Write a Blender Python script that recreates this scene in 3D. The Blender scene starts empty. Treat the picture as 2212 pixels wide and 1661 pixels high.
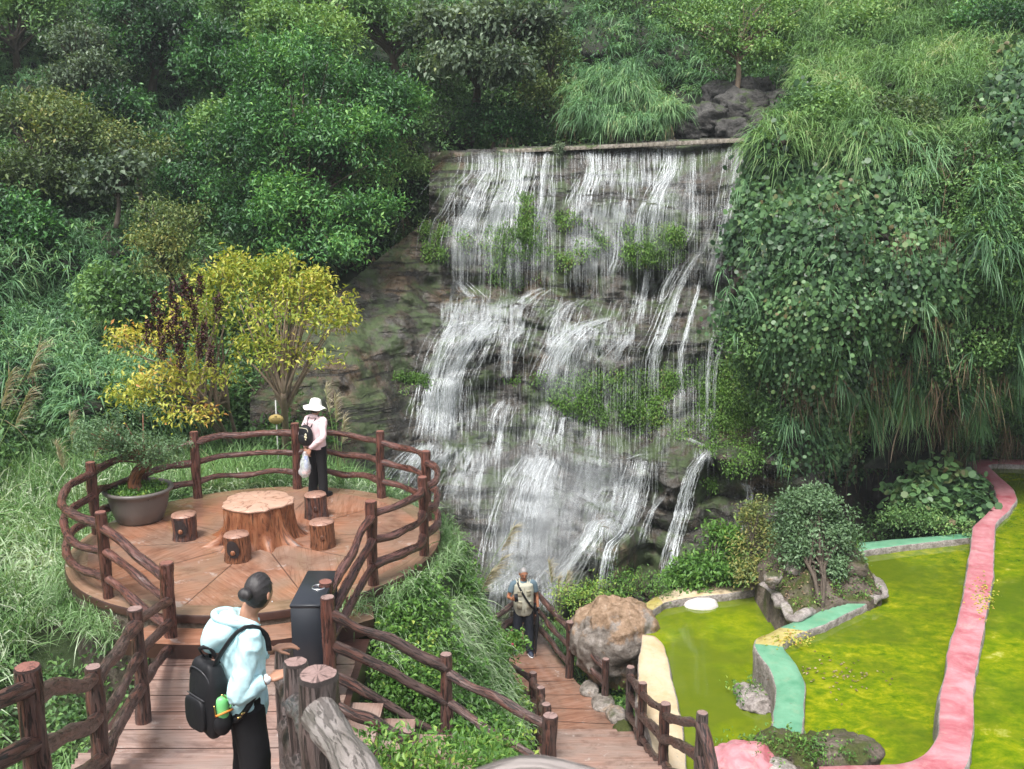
import bpy, math, random
import numpy as np
from mathutils import Vector, Matrix

rng = np.random.default_rng(7)
random.seed(7)
SC = bpy.context.scene
COL = SC.collection
PI = math.pi

# ------------------------------------------------------------------ survey of the place
# The gorge was measured from one standpoint (4.9 m above the round terrace, 35 mm lens, tilted down
# 11.3 degrees): W() and G() turn a sighting into a real point in metres.
F = 2150.0
TH = math.radians(11.3)
HC = 4.9
CT, ST = math.cos(TH), math.sin(TH)

def W(px, py, d):
    px = np.asarray(px, float); py = np.asarray(py, float); d = np.asarray(d, float)
    u = (px - 1106.0) / F; v = (py - 830.5) / F
    return np.stack([u * d, (CT - v * ST) * d, HC - (ST + v * CT) * d], -1)

def G(px, py, z):
    u = (px - 1106.0) / F; v = (py - 830.5) / F
    d = (HC - z) / (ST + v * CT)
    return np.array([u * d, (CT - v * ST) * d, z])

# ------------------------------------------------------------------ noise
def _h(ix, iy, iz, seed):
    n = (ix * 73856093) ^ (iy * 19349663) ^ (iz * 83492791) ^ (seed * 2654435)
    n = (n ^ (n >> 13)) * 1274126177
    n = n ^ (n >> 16)
    return (n & 0xffff) / 65535.0

def vn(P, seed=0):
    P = np.asarray(P, float)
    i = np.floor(P).astype(np.int64); f = P - i
    f = f * f * (3 - 2 * f)
    x, y, z = i[..., 0], i[..., 1], i[..., 2]
    fx, fy, fz = f[..., 0], f[..., 1], f[..., 2]
    r = 0
    for dx in (0, 1):
        wx = fx if dx else 1 - fx
        for dy in (0, 1):
            wy = fy if dy else 1 - fy
            for dz in (0, 1):
                wz = fz if dz else 1 - fz
                r = r + wx * wy * wz * _h(x + dx, y + dy, z + dz, seed)
    return r * 2 - 1

def fbm(P, oct=4, seed=0, lac=2.03, gain=.5):
    P = np.asarray(P, float); a = 1; s = 0; t = 0
    for o in range(oct):
        s = s + a * vn(P, seed + o * 17); t += a
        P = P * lac + 11.7; a *= gain
    return s / t

def unit(a):
    a = np.asarray(a, float)
    return a / np.maximum(np.linalg.norm(a, axis=-1, keepdims=True), 1e-9)

# ------------------------------------------------------------------ meshes
def build(name, V, faces, mats=(), parent=None, smooth=True, attrs=None, midx=None, loc=None):
    """faces: one (m,k) array or a list of such arrays; midx: material index per face array"""
    V = np.asarray(V, np.float32)
    if isinstance(faces, np.ndarray): faces = [faces]
    faces = [np.asarray(f, np.int32) for f in faces if len(f)]
    me = bpy.data.meshes.new(name)
    me.vertices.add(len(V)); me.vertices.foreach_set('co', V.ravel())
    li = np.concatenate([f.ravel() for f in faces])
    tot = np.concatenate([np.full(len(f), f.shape[1], np.int32) for f in faces])
    st = np.concatenate([[0], np.cumsum(tot)[:-1]]).astype(np.int32)
    me.loops.add(len(li)); me.loops.foreach_set('vertex_index', li)
    me.polygons.add(len(tot)); me.polygons.foreach_set('loop_start', st)
    for m in (mats if isinstance(mats, (list, tuple)) else [mats]):
        if m is not None: me.materials.append(m)
    if midx is not None:
        mi = np.concatenate([np.full(len(f), k, np.int32) if np.isscalar(k) else np.asarray(k, np.int32) for f, k in zip(faces, midx)])
        me.polygons.foreach_set('material_index', mi)
    me.update(calc_edges=True)
    if smooth: me.polygons.foreach_set('use_smooth', np.ones(len(tot), bool))
    for k, a in (attrs or {}).items():
        a = np.asarray(a, np.float32)
        if a.ndim == 1:
            at = me.attributes.new(k, 'FLOAT', 'POINT'); at.data.foreach_set('value', a)
        else:
            at = me.attributes.new(k, 'FLOAT_VECTOR', 'POINT'); at.data.foreach_set('vector', a.ravel())
    o = bpy.data.objects.new(name, me)
    COL.objects.link(o)
    if parent is not None: o.parent = parent
    if loc is not None: o.location = loc
    return o

def tag(o, label=None, cat=None, group=None, kind=None):
    if label: o['label'] = label
    if cat: o['category'] = cat
    if group: o['group'] = group
    if kind: o['kind'] = kind
    return o

def empty(name, label, cat, loc=(0, 0, 0), group=None, rz=0):
    o = bpy.data.objects.new(name, None); COL.objects.link(o)
    o.location = loc; o.rotation_euler = (0, 0, rz)
    o.empty_display_size = .2
    return tag(o, label, cat, group)

class MB:
    """collects pieces into one mesh"""
    def __init__(s): s.V = []; s.F = []; s.M = []; s.R = []; s.n = 0
    def add(s, V, F, m=0, rest=None):
        V = np.asarray(V, float)
        if isinstance(F, np.ndarray): F = [F]
        for f in F:
            f = np.asarray(f)
            if len(f): s.F.append(f + s.n); s.M.append(m)
        s.V.append(V); s.R.append(V if rest is None else rest); s.n += len(V)
        return s
    def build(s, name, mats, parent=None, smooth=True, origin=None):
        V = np.concatenate(s.V)
        o = build(name, V if origin is None else V - np.asarray(origin), s.F, mats, parent, smooth,
                  {'rest': np.concatenate(s.R)}, s.M)
        if origin is not None and parent is None: o.location = origin
        return o

def catmull(P, step):
    P = np.asarray(P, float)
    if len(P) == 2:
        n = max(2, int(np.linalg.norm(P[1] - P[0]) / step) + 1)
        t = np.linspace(0, 1, n)[:, None]
        return P[0] * (1 - t) + P[1] * t, t[:, 0]
    Q = np.vstack([2 * P[0] - P[1], P, 2 * P[-1] - P[-2]])
    out = []; par = []
    for i in range(len(P) - 1):
        p0, p1, p2, p3 = Q[i:i + 4]
        n = max(1, int(np.linalg.norm(p2 - p1) / step))
        for k in range(n):
            t = k / n
            out.append(.5 * ((2 * p1) + (-p0 + p2) * t + (2 * p0 - 5 * p1 + 4 * p2 - p3) * t * t + (-p0 + 3 * p1 - 3 * p2 + p3) * t ** 3))
            par.append((i + t) / (len(P) - 1))
    out.append(P[-1]); par.append(1.0)
    return np.array(out), np.array(par)

def frames(C, up=None):
    T = np.gradient(C, axis=0); T = unit(T)
    a = np.array([1, 0, 0.]) if up is None else np.asarray(up, float)
    if abs(T[0] @ a) > .9: a = np.array([0, 1., 0])
    n = unit(a - T[0] * (T[0] @ a)); Ns = [n]
    for i in range(1, len(C)):
        n = n - T[i] * (T[i] @ n); n = unit(n); Ns.append(n)
    N = np.array(Ns); B = np.cross(T, N)
    return T, N, B

def tube(P, rad, ns=14, step=.05, bark=0., seed=0, aspect=1.0, cap=(True, True), up=None, lump=0.):
    """returns V, quads, cap faces, straightened coordinates"""
    C, t = catmull(P, step)
    rad = np.atleast_1d(np.asarray(rad, float))
    R = np.interp(t, np.linspace(0, 1, len(rad)), rad) if len(rad) > 1 else np.full(len(C), rad[0])
    T, N, B = frames(C, up)
    th = np.linspace(0, 2 * PI, ns, endpoint=False)
    s = np.concatenate([[0], np.cumsum(np.linalg.norm(np.diff(C, axis=0), axis=1))])
    c, sn = np.cos(th), np.sin(th)
    rest = np.stack([c[None] * R[:, None], sn[None] * R[:, None], np.repeat(s[:, None], ns, 1)], -1)
    rr = np.repeat(R[:, None], ns, 1)
    if bark:
        q = rest * np.array([28, 28, 5.]) + seed * 3.1
        rr = rr + bark * (fbm(q, 3, seed) - .3 * np.abs(vn(rest * np.array([55, 55, 7.]) + seed, seed + 5)))
    if lump:
        rr = rr + lump * fbm(rest * np.array([5, 5, 3.5]) + seed * 1.7, 2, seed + 9)
    V = C[:, None] + N[:, None] * (c[None, :, None] * rr[..., None]) + B[:, None] * (sn[None, :, None] * rr[..., None] * aspect)
    n = len(C)
    i = np.arange(n - 1)[:, None] * ns; j = np.arange(ns)[None]; j2 = (j + 1) % ns
    Q = np.stack([i + j, i + j2, i + ns + j2, i + ns + j], -1).reshape(-1, 4)
    caps = []
    if cap[0]: caps.append(np.arange(ns)[::-1][None])
    if cap[1]: caps.append(((n - 1) * ns + np.arange(ns))[None])
    return V.reshape(-1, 3), Q, caps, rest.reshape(-1, 3)

def box(c, s, rz=0., bev=0.0):
    """box centred at c with full sizes s, edges chamfered"""
    x, y, z = np.array(s) / 2.
    b = min(bev, x * .9, y * .9, z * .9)
    if b <= 0:
        V = np.array([[sx * x, sy * y, sz * z] for sz in (-1, 1) for sy in (-1, 1) for sx in (-1, 1)])
        Fc = [np.array([[0, 2, 3, 1], [4, 5, 7, 6], [0, 1, 5, 4], [2, 6, 7, 3], [0, 4, 6, 2], [1, 3, 7, 5]])]
    else:
        ring = lambda k: [[x - k, -y, 0], [x, -y + k, 0], [x, y - k, 0], [x - k, y, 0], [-x + k, y, 0], [-x, y - k, 0], [-x, -y + k, 0], [-x + k, -y, 0]]
        r0 = np.array(ring(b)); inn = r0 * np.array([(x - b) / x, (y - b) / y, 1])
        L = []
        for rr_, zz in ((inn, -z), (r0, -z + b), (r0, z - b), (inn, z)):
            q = rr_.copy(); q[:, 2] = zz; L.append(q)
        V = np.concatenate(L)
        Q = []
        for k in range(3):
            for j in range(8):
                Q.append([k * 8 + j, k * 8 + (j + 1) % 8, k * 8 + 8 + (j + 1) % 8, k * 8 + 8 + j])
        Fc = [np.array(Q), np.arange(8)[::-1][None], (24 + np.arange(8))[None]]
    ca, sa = math.cos(rz), math.sin(rz)
    V = V @ np.array([[ca, sa, 0], [-sa, ca, 0], [0, 0, 1]]) + np.asarray(c, float)
    return V, Fc

def lathe(prof, ns=40, c=(0, 0, 0)):
    prof = np.asarray(prof, float)
    th = np.linspace(0, 2 * PI, ns, endpoint=False)
    V = np.stack([prof[:, None, 0] * np.cos(th), prof[:, None, 0] * np.sin(th), np.repeat(prof[:, 1:2], ns, 1)], -1)
    n = len(prof)
    i = np.arange(n - 1)[:, None] * ns; j = np.arange(ns)[None]; j2 = (j + 1) % ns
    Q = np.stack([i + j, i + j2, i + ns + j2, i + ns + j], -1).reshape(-1, 4)
    return V.reshape(-1, 3) + np.asarray(c, float), Q

def ellipsoid(c, r, nu=16, nv=10, R=None):
    th = np.linspace(0, 2 * PI, nu, endpoint=False); ph = np.linspace(.001, PI - .001, nv)
    V = np.stack([np.sin(ph)[:, None] * np.cos(th), np.sin(ph)[:, None] * np.sin(th), np.repeat(np.cos(ph)[:, None], nu, 1)], -1).reshape(-1, 3) * np.asarray(r, float)
    if R is not None: V = V @ np.asarray(R).T
    i = np.arange(nv - 1)[:, None] * nu; j = np.arange(nu)[None]; j2 = (j + 1) % nu
    Q = np.stack([i + j, i + nu + j, i + nu + j2, i + j2], -1).reshape(-1, 4)
    return V + np.asarray(c, float), Q

def remesh(V, F, voxel, smooth=4, name='tmp'):
    """fuse overlapping closed pieces into one continuous skin"""
    o = build(name, V, F, (), None, True)
    m = o.modifiers.new('r', 'REMESH'); m.mode = 'VOXEL'; m.voxel_size = voxel
    if smooth:
        s = o.modifiers.new('s', 'SMOOTH'); s.factor = .5; s.iterations = smooth
    dg = bpy.context.evaluated_depsgraph_get()
    me = bpy.data.meshes.new_from_object(o.evaluated_get(dg))
    n = len(me.vertices); co = np.empty(n * 3, np.float32); me.vertices.foreach_get('co', co)
    nl = len(me.loops); li = np.empty(nl, np.int32); me.loops.foreach_get('vertex_index', li)
    tt = np.empty(len(me.polygons), np.int32); me.polygons.foreach_get('loop_total', tt)
    st = np.empty(len(me.polygons), np.int32); me.polygons.foreach_get('loop_start', st)
    out = []
    for k in np.unique(tt):
        s_ = st[tt == k]; out.append(li[s_[:, None] + np.arange(k)[None]])
    bpy.data.objects.remove(o); bpy.data.meshes.remove(me)
    return co.reshape(-1, 3).astype(float), out

# ------------------------------------------------------------------ materials
def srgb(h):
    h = h.lstrip('#'); c = [int(h[i:i + 2], 16) / 255 for i in (0, 2, 4)]
    return tuple(x / 12.92 if x <= .04045 else ((x + .055) / 1.055) ** 2.4 for x in c)

class NT:
    def __init__(s, name):
        s.m = bpy.data.materials.new(name); s.m.use_nodes = True
        s.t = s.m.node_tree; s.t.nodes.clear()
        s.out = s.n('ShaderNodeOutputMaterial')
    def n(s, ty, **k):
        x = s.t.nodes.new(ty)
        for a, b in k.items(): setattr(x, a, b)
        return x
    def l(s, a, b): s.t.links.new(a, b)
    def put(s, sock, v):
        if hasattr(v, 'is_output'): s.l(v, sock)
        elif isinstance(v, (tuple, list)) and len(v) == 3 and sock.type == 'RGBA': sock.default_value = (*v, 1)
        else: sock.default_value = v
    def attr(s, name, vec=False):
        a = s.n('ShaderNodeAttribute', attribute_name=name); return a.outputs['Vector' if vec else 'Fac']
    def obj(s): return s.n('ShaderNodeTexCoord').outputs['Object']
    def pos(s): return s.n('ShaderNodeNewGeometry').outputs['Position']
    def map(s, v, sc=(1, 1, 1), loc=(0, 0, 0), rot=(0, 0, 0)):
        m = s.n('ShaderNodeMapping'); s.l(v, m.inputs[0])
        m.inputs['Scale'].default_value = sc; m.inputs['Location'].default_value = loc; m.inputs['Rotation'].default_value = rot
        return m.outputs[0]
    def noise(s, v, scale=5, detail=4, rough=.55, dist=0.):
        x = s.n('ShaderNodeTexNoise'); s.l(v, x.inputs['Vector'])
        x.inputs['Scale'].default_value = scale; x.inputs['Detail'].default_value = detail
        x.inputs['Roughness'].default_value = rough; x.inputs['Distortion'].default_value = dist
        return x.outputs['Fac']
    def voro(s, v, scale=5, feature='F1', out='Distance'):
        x = s.n('ShaderNodeTexVoronoi', feature=feature); s.l(v, x.inputs['Vector']); x.inputs['Scale'].default_value = scale
        return x.outputs[out]
    def ramp(s, f, stops, interp='LINEAR'):
        r = s.n('ShaderNodeValToRGB'); s.l(f, r.inputs[0]); r.color_ramp.interpolation = interp
        e = r.color_ramp.elements
        while len(e) < len(stops): e.new(.5)
        for k, (p, c) in enumerate(stops):
            e[k].position = p
            if not isinstance(c, (tuple, list)): c = (c, c, c)
            e[k].color = (*c[:3], 1)
        return r.outputs[0]
    def mix(s, f, a, b, mode='MIX'):
        x = s.n('ShaderNodeMix', data_type='RGBA', blend_type=mode)
        s.put(x.inputs[0], f); s.put(x.inputs[6], a); s.put(x.inputs[7], b)
        return x.outputs[2]
    def math(s, op, a, b=0., c=None, clamp=False):
        x = s.n('ShaderNodeMath', operation=op, use_clamp=clamp)
        s.put(x.inputs[0], a); s.put(x.inputs[1], b)
        if c is not None: s.put(x.inputs[2], c)
        return x.outputs[0]
    def bump(s, h, strength=.5, dist=.02, nrm=None):
        b = s.n('ShaderNodeBump'); s.l(h, b.inputs['Height'])
        b.inputs['Strength'].default_value = strength; b.inputs['Distance'].default_value = dist
        if nrm is not None: s.l(nrm, b.inputs['Normal'])
        return b.outputs[0]
    def bsdf(s, col, rough=.5, spec=.5, metal=0., nrm=None, coat=0., alpha=None, trans=0., sss=0.):
        b = s.n('ShaderNodeBsdfPrincipled')
        s.put(b.inputs['Base Color'], col); s.put(b.inputs['Roughness'], rough)
        s.put(b.inputs['Specular IOR Level'], spec); s.put(b.inputs['Metallic'], metal)
        if nrm is not None: s.l(nrm, b.inputs['Normal'])
        if coat:
            b.inputs['Coat Weight'].default_value = coat; b.inputs['Coat Roughness'].default_value = .12
        if alpha is not None: s.put(b.inputs['Alpha'], alpha)
        if trans: b.inputs['Transmission Weight'].default_value = trans
        if sss: b.inputs['Subsurface Weight'].default_value = sss; b.inputs['Subsurface Radius'].default_value = (.02, .01, .006); 
        return b.outputs[0]
    def done(s, sh):
        s.l(sh, s.out.inputs['Surface']); return s.m

def leafmat(name, cols, rough=.45, trans=.3, spec=.4):
    """cols: stops for the per-leaf tint attribute"""
    n = NT(name)
    t = n.attr('tint')
    c = n.ramp(t, [(i / (len(cols) - 1), c) for i, c in enumerate(cols)])
    b = n.bsdf(c, rough, spec)
    tr = n.n('ShaderNodeBsdfTranslucent')
    c2 = n.mix(1.0, c, (1.0, 1.0, .45), 'MULTIPLY'); n.l(c2, tr.inputs[0])
    mx = n.n('ShaderNodeMixShader'); mx.inputs[0].default_value = trans
    n.l(b, mx.inputs[1]); n.l(tr.outputs[0], mx.inputs[2])
    return n.done(mx.outputs[0])

def plain(name, col, rough=.5, spec=.5, metal=0., var=.12, scale=8, bump=0., bscale=30, coat=0., sss=0.):
    n = NT(name); o = n.obj()
    f = n.noise(o, scale, 3)
    c = n.mix(f, tuple(x * (1 - var) for x in col), tuple(min(1, x * (1 + var)) for x in col))
    nb = n.bump(n.noise(o, bscale, 3), bump, .01) if bump else None
    return n.done(n.bsdf(c, rough, spec, metal, nb, coat, sss=sss))

def bark_mat(name, dark, mid, red, grey, wet=.35, redness=.5):
    n = NT(name); r = n.attr('rest', True)
    q = n.map(r, (30, 30, 4.5))
    f1 = n.noise(q, 1.0, 5, .62, .6)
    f2 = n.noise(n.map(r, (9, 9, 3)), 1.0, 3)
    base = n.ramp(f1, [(.30, dark), (.45, mid), (.62, mid), (.80, grey)])
    redm = n.ramp(n.noise(n.map(r, (16, 16, 1.6), (3, 1, 7)), 1.0, 3), [(.5 - .12 * redness, 0.), (.62, 1.)])
    c = n.mix(n.math('MULTIPLY', redm, redness), base, red)
    c = n.mix(n.math('MULTIPLY', n.ramp(f2, [(.35, 1.), (.5, 0.)]), .45), c, dark)
    crack = n.ramp(n.noise(n.map(r, (60, 60, 5), (9, 2, 1)), 1.0, 2, .5, 1.2), [(.40, 0.), (.47, 1.)])
    c = n.mix(crack, dark, c)
    h = n.math('ADD', f1, n.math('MULTIPLY', crack, .35))
    rg = n.ramp(f2, [(.3, wet * .7), (.7, wet * 1.5)])
    return n.done(n.bsdf(c, rg, .5, 0, n.bump(h, .9, .02)))

def cut_mat(name, a, b, line):
    n = NT(name); r = n.attr('rest', True)
    ln = n.n('ShaderNodeVectorMath', operation='LENGTH'); n.l(n.map(r, (1, 1, 0)), ln.inputs[0])
    wob = n.math('ADD', ln.outputs['Value'], n.math('MULTIPLY', n.noise(r, 12, 3), .03))
    ring = n.math('SINE', n.math('MULTIPLY', wob, 330.))
    f = n.noise(r, 14, 4)
    c = n.mix(f, a, b)
    c = n.mix(n.math('MULTIPLY', n.ramp(ring, [(.5, 0.), (1., 1.)]), .18), c, line)
    nv = n.n('ShaderNodeVectorMath', operation='NORMALIZE'); n.l(n.map(r, (1, 1, 0)), nv.inputs[0])
    ad = n.n('ShaderNodeVectorMath', operation='ADD'); n.l(nv.outputs[0], ad.inputs[0]); n.l(n.map(r, (2.5, 2.5, 9)), ad.inputs[1])
    cr = n.ramp(n.noise(ad.outputs[0], 1.7, 1, .5, .3), [(.470, 0.), (.490, 1.), (.505, 1.), (.525, 0.)])
    c = n.mix(n.math('MULTIPLY', cr, .8), c, line)
    return n.done(n.bsdf(c, n.ramp(f, [(.3, .25), (.7, .5)]), .5, 0, n.bump(f, .3, .01)))

M = {}
M['bark'] = bark_mat('wet_bark_concrete', (.024, .018, .017), (.115, .075, .067), (.16, .050, .028), (.32, .26, .25))  # grey tone lifted, so wet sheen on the rails is partly painted in
M['bark_red'] = bark_mat('red_bark_concrete', (.034, .017, .015), (.135, .064, .054), (.15, .052, .034), (.27, .18, .165), .28, .7)
M['bark_grey'] = bark_mat('weathered_bark_concrete', (.035, .028, .026), (.13, .105, .10), (.16, .075, .055), (.38, .34, .33), .4, .2)
M['bark_pale'] = bark_mat('pale_worn_log', (.15, .13, .12), (.31, .275, .26), (.30, .23, .20), (.52, .49, .475), .4, .15)
M['cut'] = cut_mat('painted_cut_top', (.22, .13, .11), (.38, .27, .25), (.05, .03, .025))
M['cut_red'] = cut_mat('red_cut_top', (.20, .075, .055), (.30, .14, .11), (.05, .02, .015))
# ------------------------------------------------------------------ surfaces measured as depth fields
class DS:
    def __init__(s, ctrl, x0, x1, y0, y1, step, disp=None):
        A = np.array(ctrl, float); P = A[:, :2] / 400.; d = A[:, 2]
        n = len(P)
        def phi(r): return r
        K = phi(np.linalg.norm(P[:, None] - P[None], axis=-1)) + np.eye(n) * .01
        X = np.c_[np.ones(n), P]
        L = np.block([[K, X], [X.T, np.zeros((3, 3))]])
        w = np.linalg.solve(L, np.r_[d, 0, 0, 0])
        s.gx = np.arange(x0, x1 + step, step); s.gy = np.arange(y0, y1 + step, step)
        gx, gy = np.meshgrid(s.gx, s.gy); q = np.stack([gx, gy], -1) / 400.
        D = np.full(gx.shape, 0.)
        for k in range(n): D += w[k] * phi(np.linalg.norm(q - P[k], axis=-1))
        D += w[n] + w[n + 1] * q[..., 0] + w[n + 2] * q[..., 1]
        s.x0, s.y0, s.step = x0, y0, step
        s.D0 = D.copy()
        if disp is not None:
            D = D + disp(W(gx, gy, D), gx, gy)
        s.D = D; s.PX, s.PY = gx, gy
        s.V = W(gx, gy, D)
        s.N = s._normals(s.V)
    def _normals(s, V):
        du = np.gradient(V, axis=1); dv = np.gradient(V, axis=0)
        N = unit(np.cross(dv, du))
        flip = (N * (V - np.array([0, 0, HC]))).sum(-1) > 0
        N[flip] *= -1
        return N
    def samp(s, A, px, py):
        fx = np.clip((px - s.x0) / s.step, 0, A.shape[1] - 1.001); fy = np.clip((py - s.y0) / s.step, 0, A.shape[0] - 1.001)
        i = fx.astype(int); j = fy.astype(int); a = fx - i; b = fy - j
        if A.ndim == 3: a = a[..., None]; b = b[..., None]
        return A[j, i] * (1 - a) * (1 - b) + A[j, i + 1] * a * (1 - b) + A[j + 1, i] * (1 - a) * b + A[j + 1, i + 1] * a * b
    def pt(s, px, py, smooth=False):
        d = s.samp(s.D0 if smooth else s.D, px, py); return W(px, py, d)
    def nrm(s, px, py): return unit(s.samp(s.N, px, py))
    def mesh(s, name, mat, mask=None, parent=None):
        h, w = s.D.shape
        i = np.arange(h - 1)[:, None] * w; j = np.arange(w - 1)[None]
        Q = np.stack([i + j, i + w + j, i + w + j + 1, i + j + 1], -1).reshape(-1, 4)
        if mask is not None: Q = Q[mask[:-1, :-1].ravel()]
        return build(name, s.V.reshape(-1, 3), Q, mat, parent, True, {'rest': s.V.reshape(-1, 3)})

def inpoly(px, py, poly):
    r = np.zeros(np.shape(px), bool); n = len(poly)
    for k in range(n):
        x1, y1 = poly[k]; x2, y2 = poly[(k + 1) % n]
        c = ((y1 > py) != (y2 > py)) & (px < (x2 - x1) * (py - y1) / (y2 - y1 + 1e-9) + x1)
        r ^= c
    return r

# ------------------------------------------------------------------ rock, soil, ground materials
def rock_mat(name, cols, moss, moss_amt, wet, scale=1.0, bump=.8, strata=0.):
    n = NT(name); p = n.pos()
    f = n.noise(n.map(p, (scale, scale, scale * (1 + strata))), 1.6, 8, .62, .5)
    g = n.noise(p, 9 * scale, 6, .65)
    c = n.ramp(f, [(.28 + .44 * k / (len(cols) - 1), cc) for k, cc in enumerate(cols)])
    c = n.mix(n.ramp(g, [(.35, .55), (.6, 0.)]), c, tuple(x * .45 for x in cols[0]))
    geo = n.n('ShaderNodeNewGeometry'); sep = n.n('ShaderNodeSeparateXYZ'); n.l(geo.outputs['Normal'], sep.inputs[0])
    up = n.math('MULTIPLY_ADD', sep.outputs['Z'], .22, n.noise(n.map(p, (1, 1, .7), (5, 2, 8)), 1.3, 6, .6))
    mm = n.ramp(up, [(.76 - moss_amt * .26, 0.), (.86 - moss_amt * .26, 1.)])
    mg = n.mix(n.noise(p, 25, 4), tuple(x * .5 for x in moss), tuple(x * 1.5 for x in moss))
    c = n.mix(mm, c, mg)
    h = n.math('ADD', f, n.math('MULTIPLY', g, .35))
    r = n.mix(mm, n.ramp(f, [(.3, wet), (.7, wet + .25)]), (.7, .7, .7))
    return n.done(n.bsdf(c, r, .5, 0, n.bump(h, bump, .08)))

M['wet_rock'] = rock_mat('wet_fall_rock', [(.040, .030, .022), (.12, .085, .055), (.115, .11, .105), (.20, .185, .18), (.13, .09, .055)], (.045, .070, .020), .85, .22, 1.3, 1.0, 1.5)
n = NT('fall_rock'); p = n.pos()
f = n.noise(n.map(p, (.8, .8, 1.9)), 1.6, 9, .66, .4); g2 = n.noise(p, 7, 7, .7); f3 = n.noise(n.map(p, (2.6, 2.6, .45), (4, 1, 2)), 1.2, 5, .6)
c = n.ramp(f, [(.30, (.016, .014, .012)), (.42, (.045, .036, .026)), (.52, (.068, .064, .058)), (.62, (.066, .048, .032)), (.74, (.13, .125, .12))])
clay = n.ramp(g2, [(.3, (.035, .024, .014)), (.5, (.09, .060, .034)), (.7, (.15, .105, .065))]); c = n.mix(n.math('MULTIPLY', n.attr('clay'), n.ramp(f3, [(.35, .3), (.6, 1.)])), c, clay)
ms = n.ramp(n.noise(n.map(p, (1.3, 1.3, .8), (8, 3, 1)), 1.1, 7, .68), [(.46, 0.), (.56, .85)]); c = n.mix(ms, c, n.mix(g2, (.018, .036, .010), (.080, .125, .038)))
vein = n.ramp(f3, [(.36, .8), (.46, 0.)]); c = n.mix(vein, c, (.018, .016, .013))
bed = n.noise(n.map(p, (.5, .5, 6.5), (2, 7, 1)), 1.0, 5, .6, .4); ck = n.ramp(bed, [(.40, .85), (.46, 0.)]); c = n.mix(ck, c, (.014, .012, .010))
h = n.math('ADD', n.math('ADD', f, n.math('MULTIPLY', g2, .45)), n.math('MULTIPLY', ck, -.35))
M['fall_rock'] = n.done(n.bsdf(c, n.mix(ms, n.ramp(g2, [(.35, .12), (.65, .42)]), (.7, .7, .7)), .55, 0, n.bump(h, 1., .12)))
M['cliff_soil'] = rock_mat('cliff_soil', [(.014, .011, .008), (.032, .024, .017), (.06, .04, .028)], (.02, .035, .01), .5, .6)
M['hill_soil'] = rock_mat('hill_soil', [(.010, .012, .007), (.02, .022, .012), (.035, .03, .018)], (.02, .035, .012), .6, .8)
M['grey_rock'] = rock_mat('grey_limestone', [(.10, .085, .07), (.24, .21, .18), (.38, .34, .31), (.30, .21, .13)], (.05, .06, .015), .12, .6, 2.2, 1.0)
M['orange_rock'] = rock_mat('crumbly_orange_rock', [(.13, .075, .035), (.30, .20, .13), (.42, .33, .27)], (.06, .065, .02), .1, .7, 3.5, 1.0)
M['moss_rock'] = rock_mat('mossy_rockwork', [(.05, .04, .03), (.13, .10, .075), (.22, .18, .15)], (.05, .062, .008), .55, .6, 2.5, 1.0)
M['concrete'] = rock_mat('rough_grey_concrete', [(.16, .13, .115), (.36, .32, .30), (.52, .47, .44)], (.10, .10, .03), .1, .6, 3.0, .8)
M['ground'] = rock_mat('leafy_ground', [(.018, .016, .009), (.035, .032, .016), (.06, .045, .028)], (.03, .055, .012), .7, .8, 2.0)

# ------------------------------------------------------------------ near ground
GC = [(-14, 30, 1), (-14, 20, .8), (-10, 17, .2), (-7.5, 17, -.3), (-6.5, 14.5, -.5), (-6.6, 12, -.9), (-5.9, 10.6, -1.7), (-5.2, 9.6, -1.7), (-8, 10, -1.1),
      (-5, 8, -.9), (-5, 6, -.3), (-4.5, 4, .9), (-5, 0, 3), (-12, 6, -.4), (-12, 0, 1.5), (-9, 13, -.5),
      (-3.5, 13.4, -.7), (-3.5, 11, -.9), (-3.5, 16.6, -.25), (-5.2, 16.3, -.2), (-1.6, 16.3, -.5), (-.75, 15, -.8), (-.75, 13.3, -.3), (-1.05, 12, -.2), (-1.6, 11.2, -.3),
      (0, 12.6, -2.5), (-.2, 14.2, -3.0), (-.4, 15.6, -3.9), (-.9, 17, -3.4), (-.9, 19, -3.8), (-1.3, 15.6, -1.9), (-3, 19, -1.0), (0.2, 20, -4.4), (2, 20, -4.5), (2, 24, -4.6), (-2, 22, -3.0),
      (-1.8, 10.1, -.9), (-.7, 10.4, -1.5), (.2, 9.9, -1.9), (.0, 11.2, -2.3), (-.9, 11.2, -1.0), (-1.2, 10.5, -1.0),
      (-3, 9.4, -.9), (-2.5, 7, -.6), (-1.5, 4, .6), (0, 1, 2.6), (.5, 3.5, 1.5), (-.4, 6.5, .0), (.8, 7, -.9), (1.5, 5, 0), (3, 4, .5), (3, 0, 3), (-2, 0, 3),
      (.6, 9, -2.0), (1.5, 9.3, -2.0), (1.2, 11, -3.0), (1.2, 13, -3.9), (1, 15, -4.1), (.6, 17.5, -4.1), (1.4, 18.5, -4.1), (2.6, 17, -4.0), (2.1, 18.6, -4.0),
      (3, 12, -4.2), (6, 12, -4.2), (10, 12, -4.2), (4, 17, -4.2), (8, 18, -4.0), (12, 18, -4), (3.2, 19.6, -4.0), (5.5, 20.5, -3.6), (8, 22.5, -3.6), (12, 24, -3.6), (6, 24, -4), (12, 30, -4.2), (7, 23, -4.1), (9, 24, -4.1), (5.5, 22, -4.1), (8, 26, -4.3), (4, 7, -1), (8, 5, 0), (12, 0, 2)]
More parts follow.
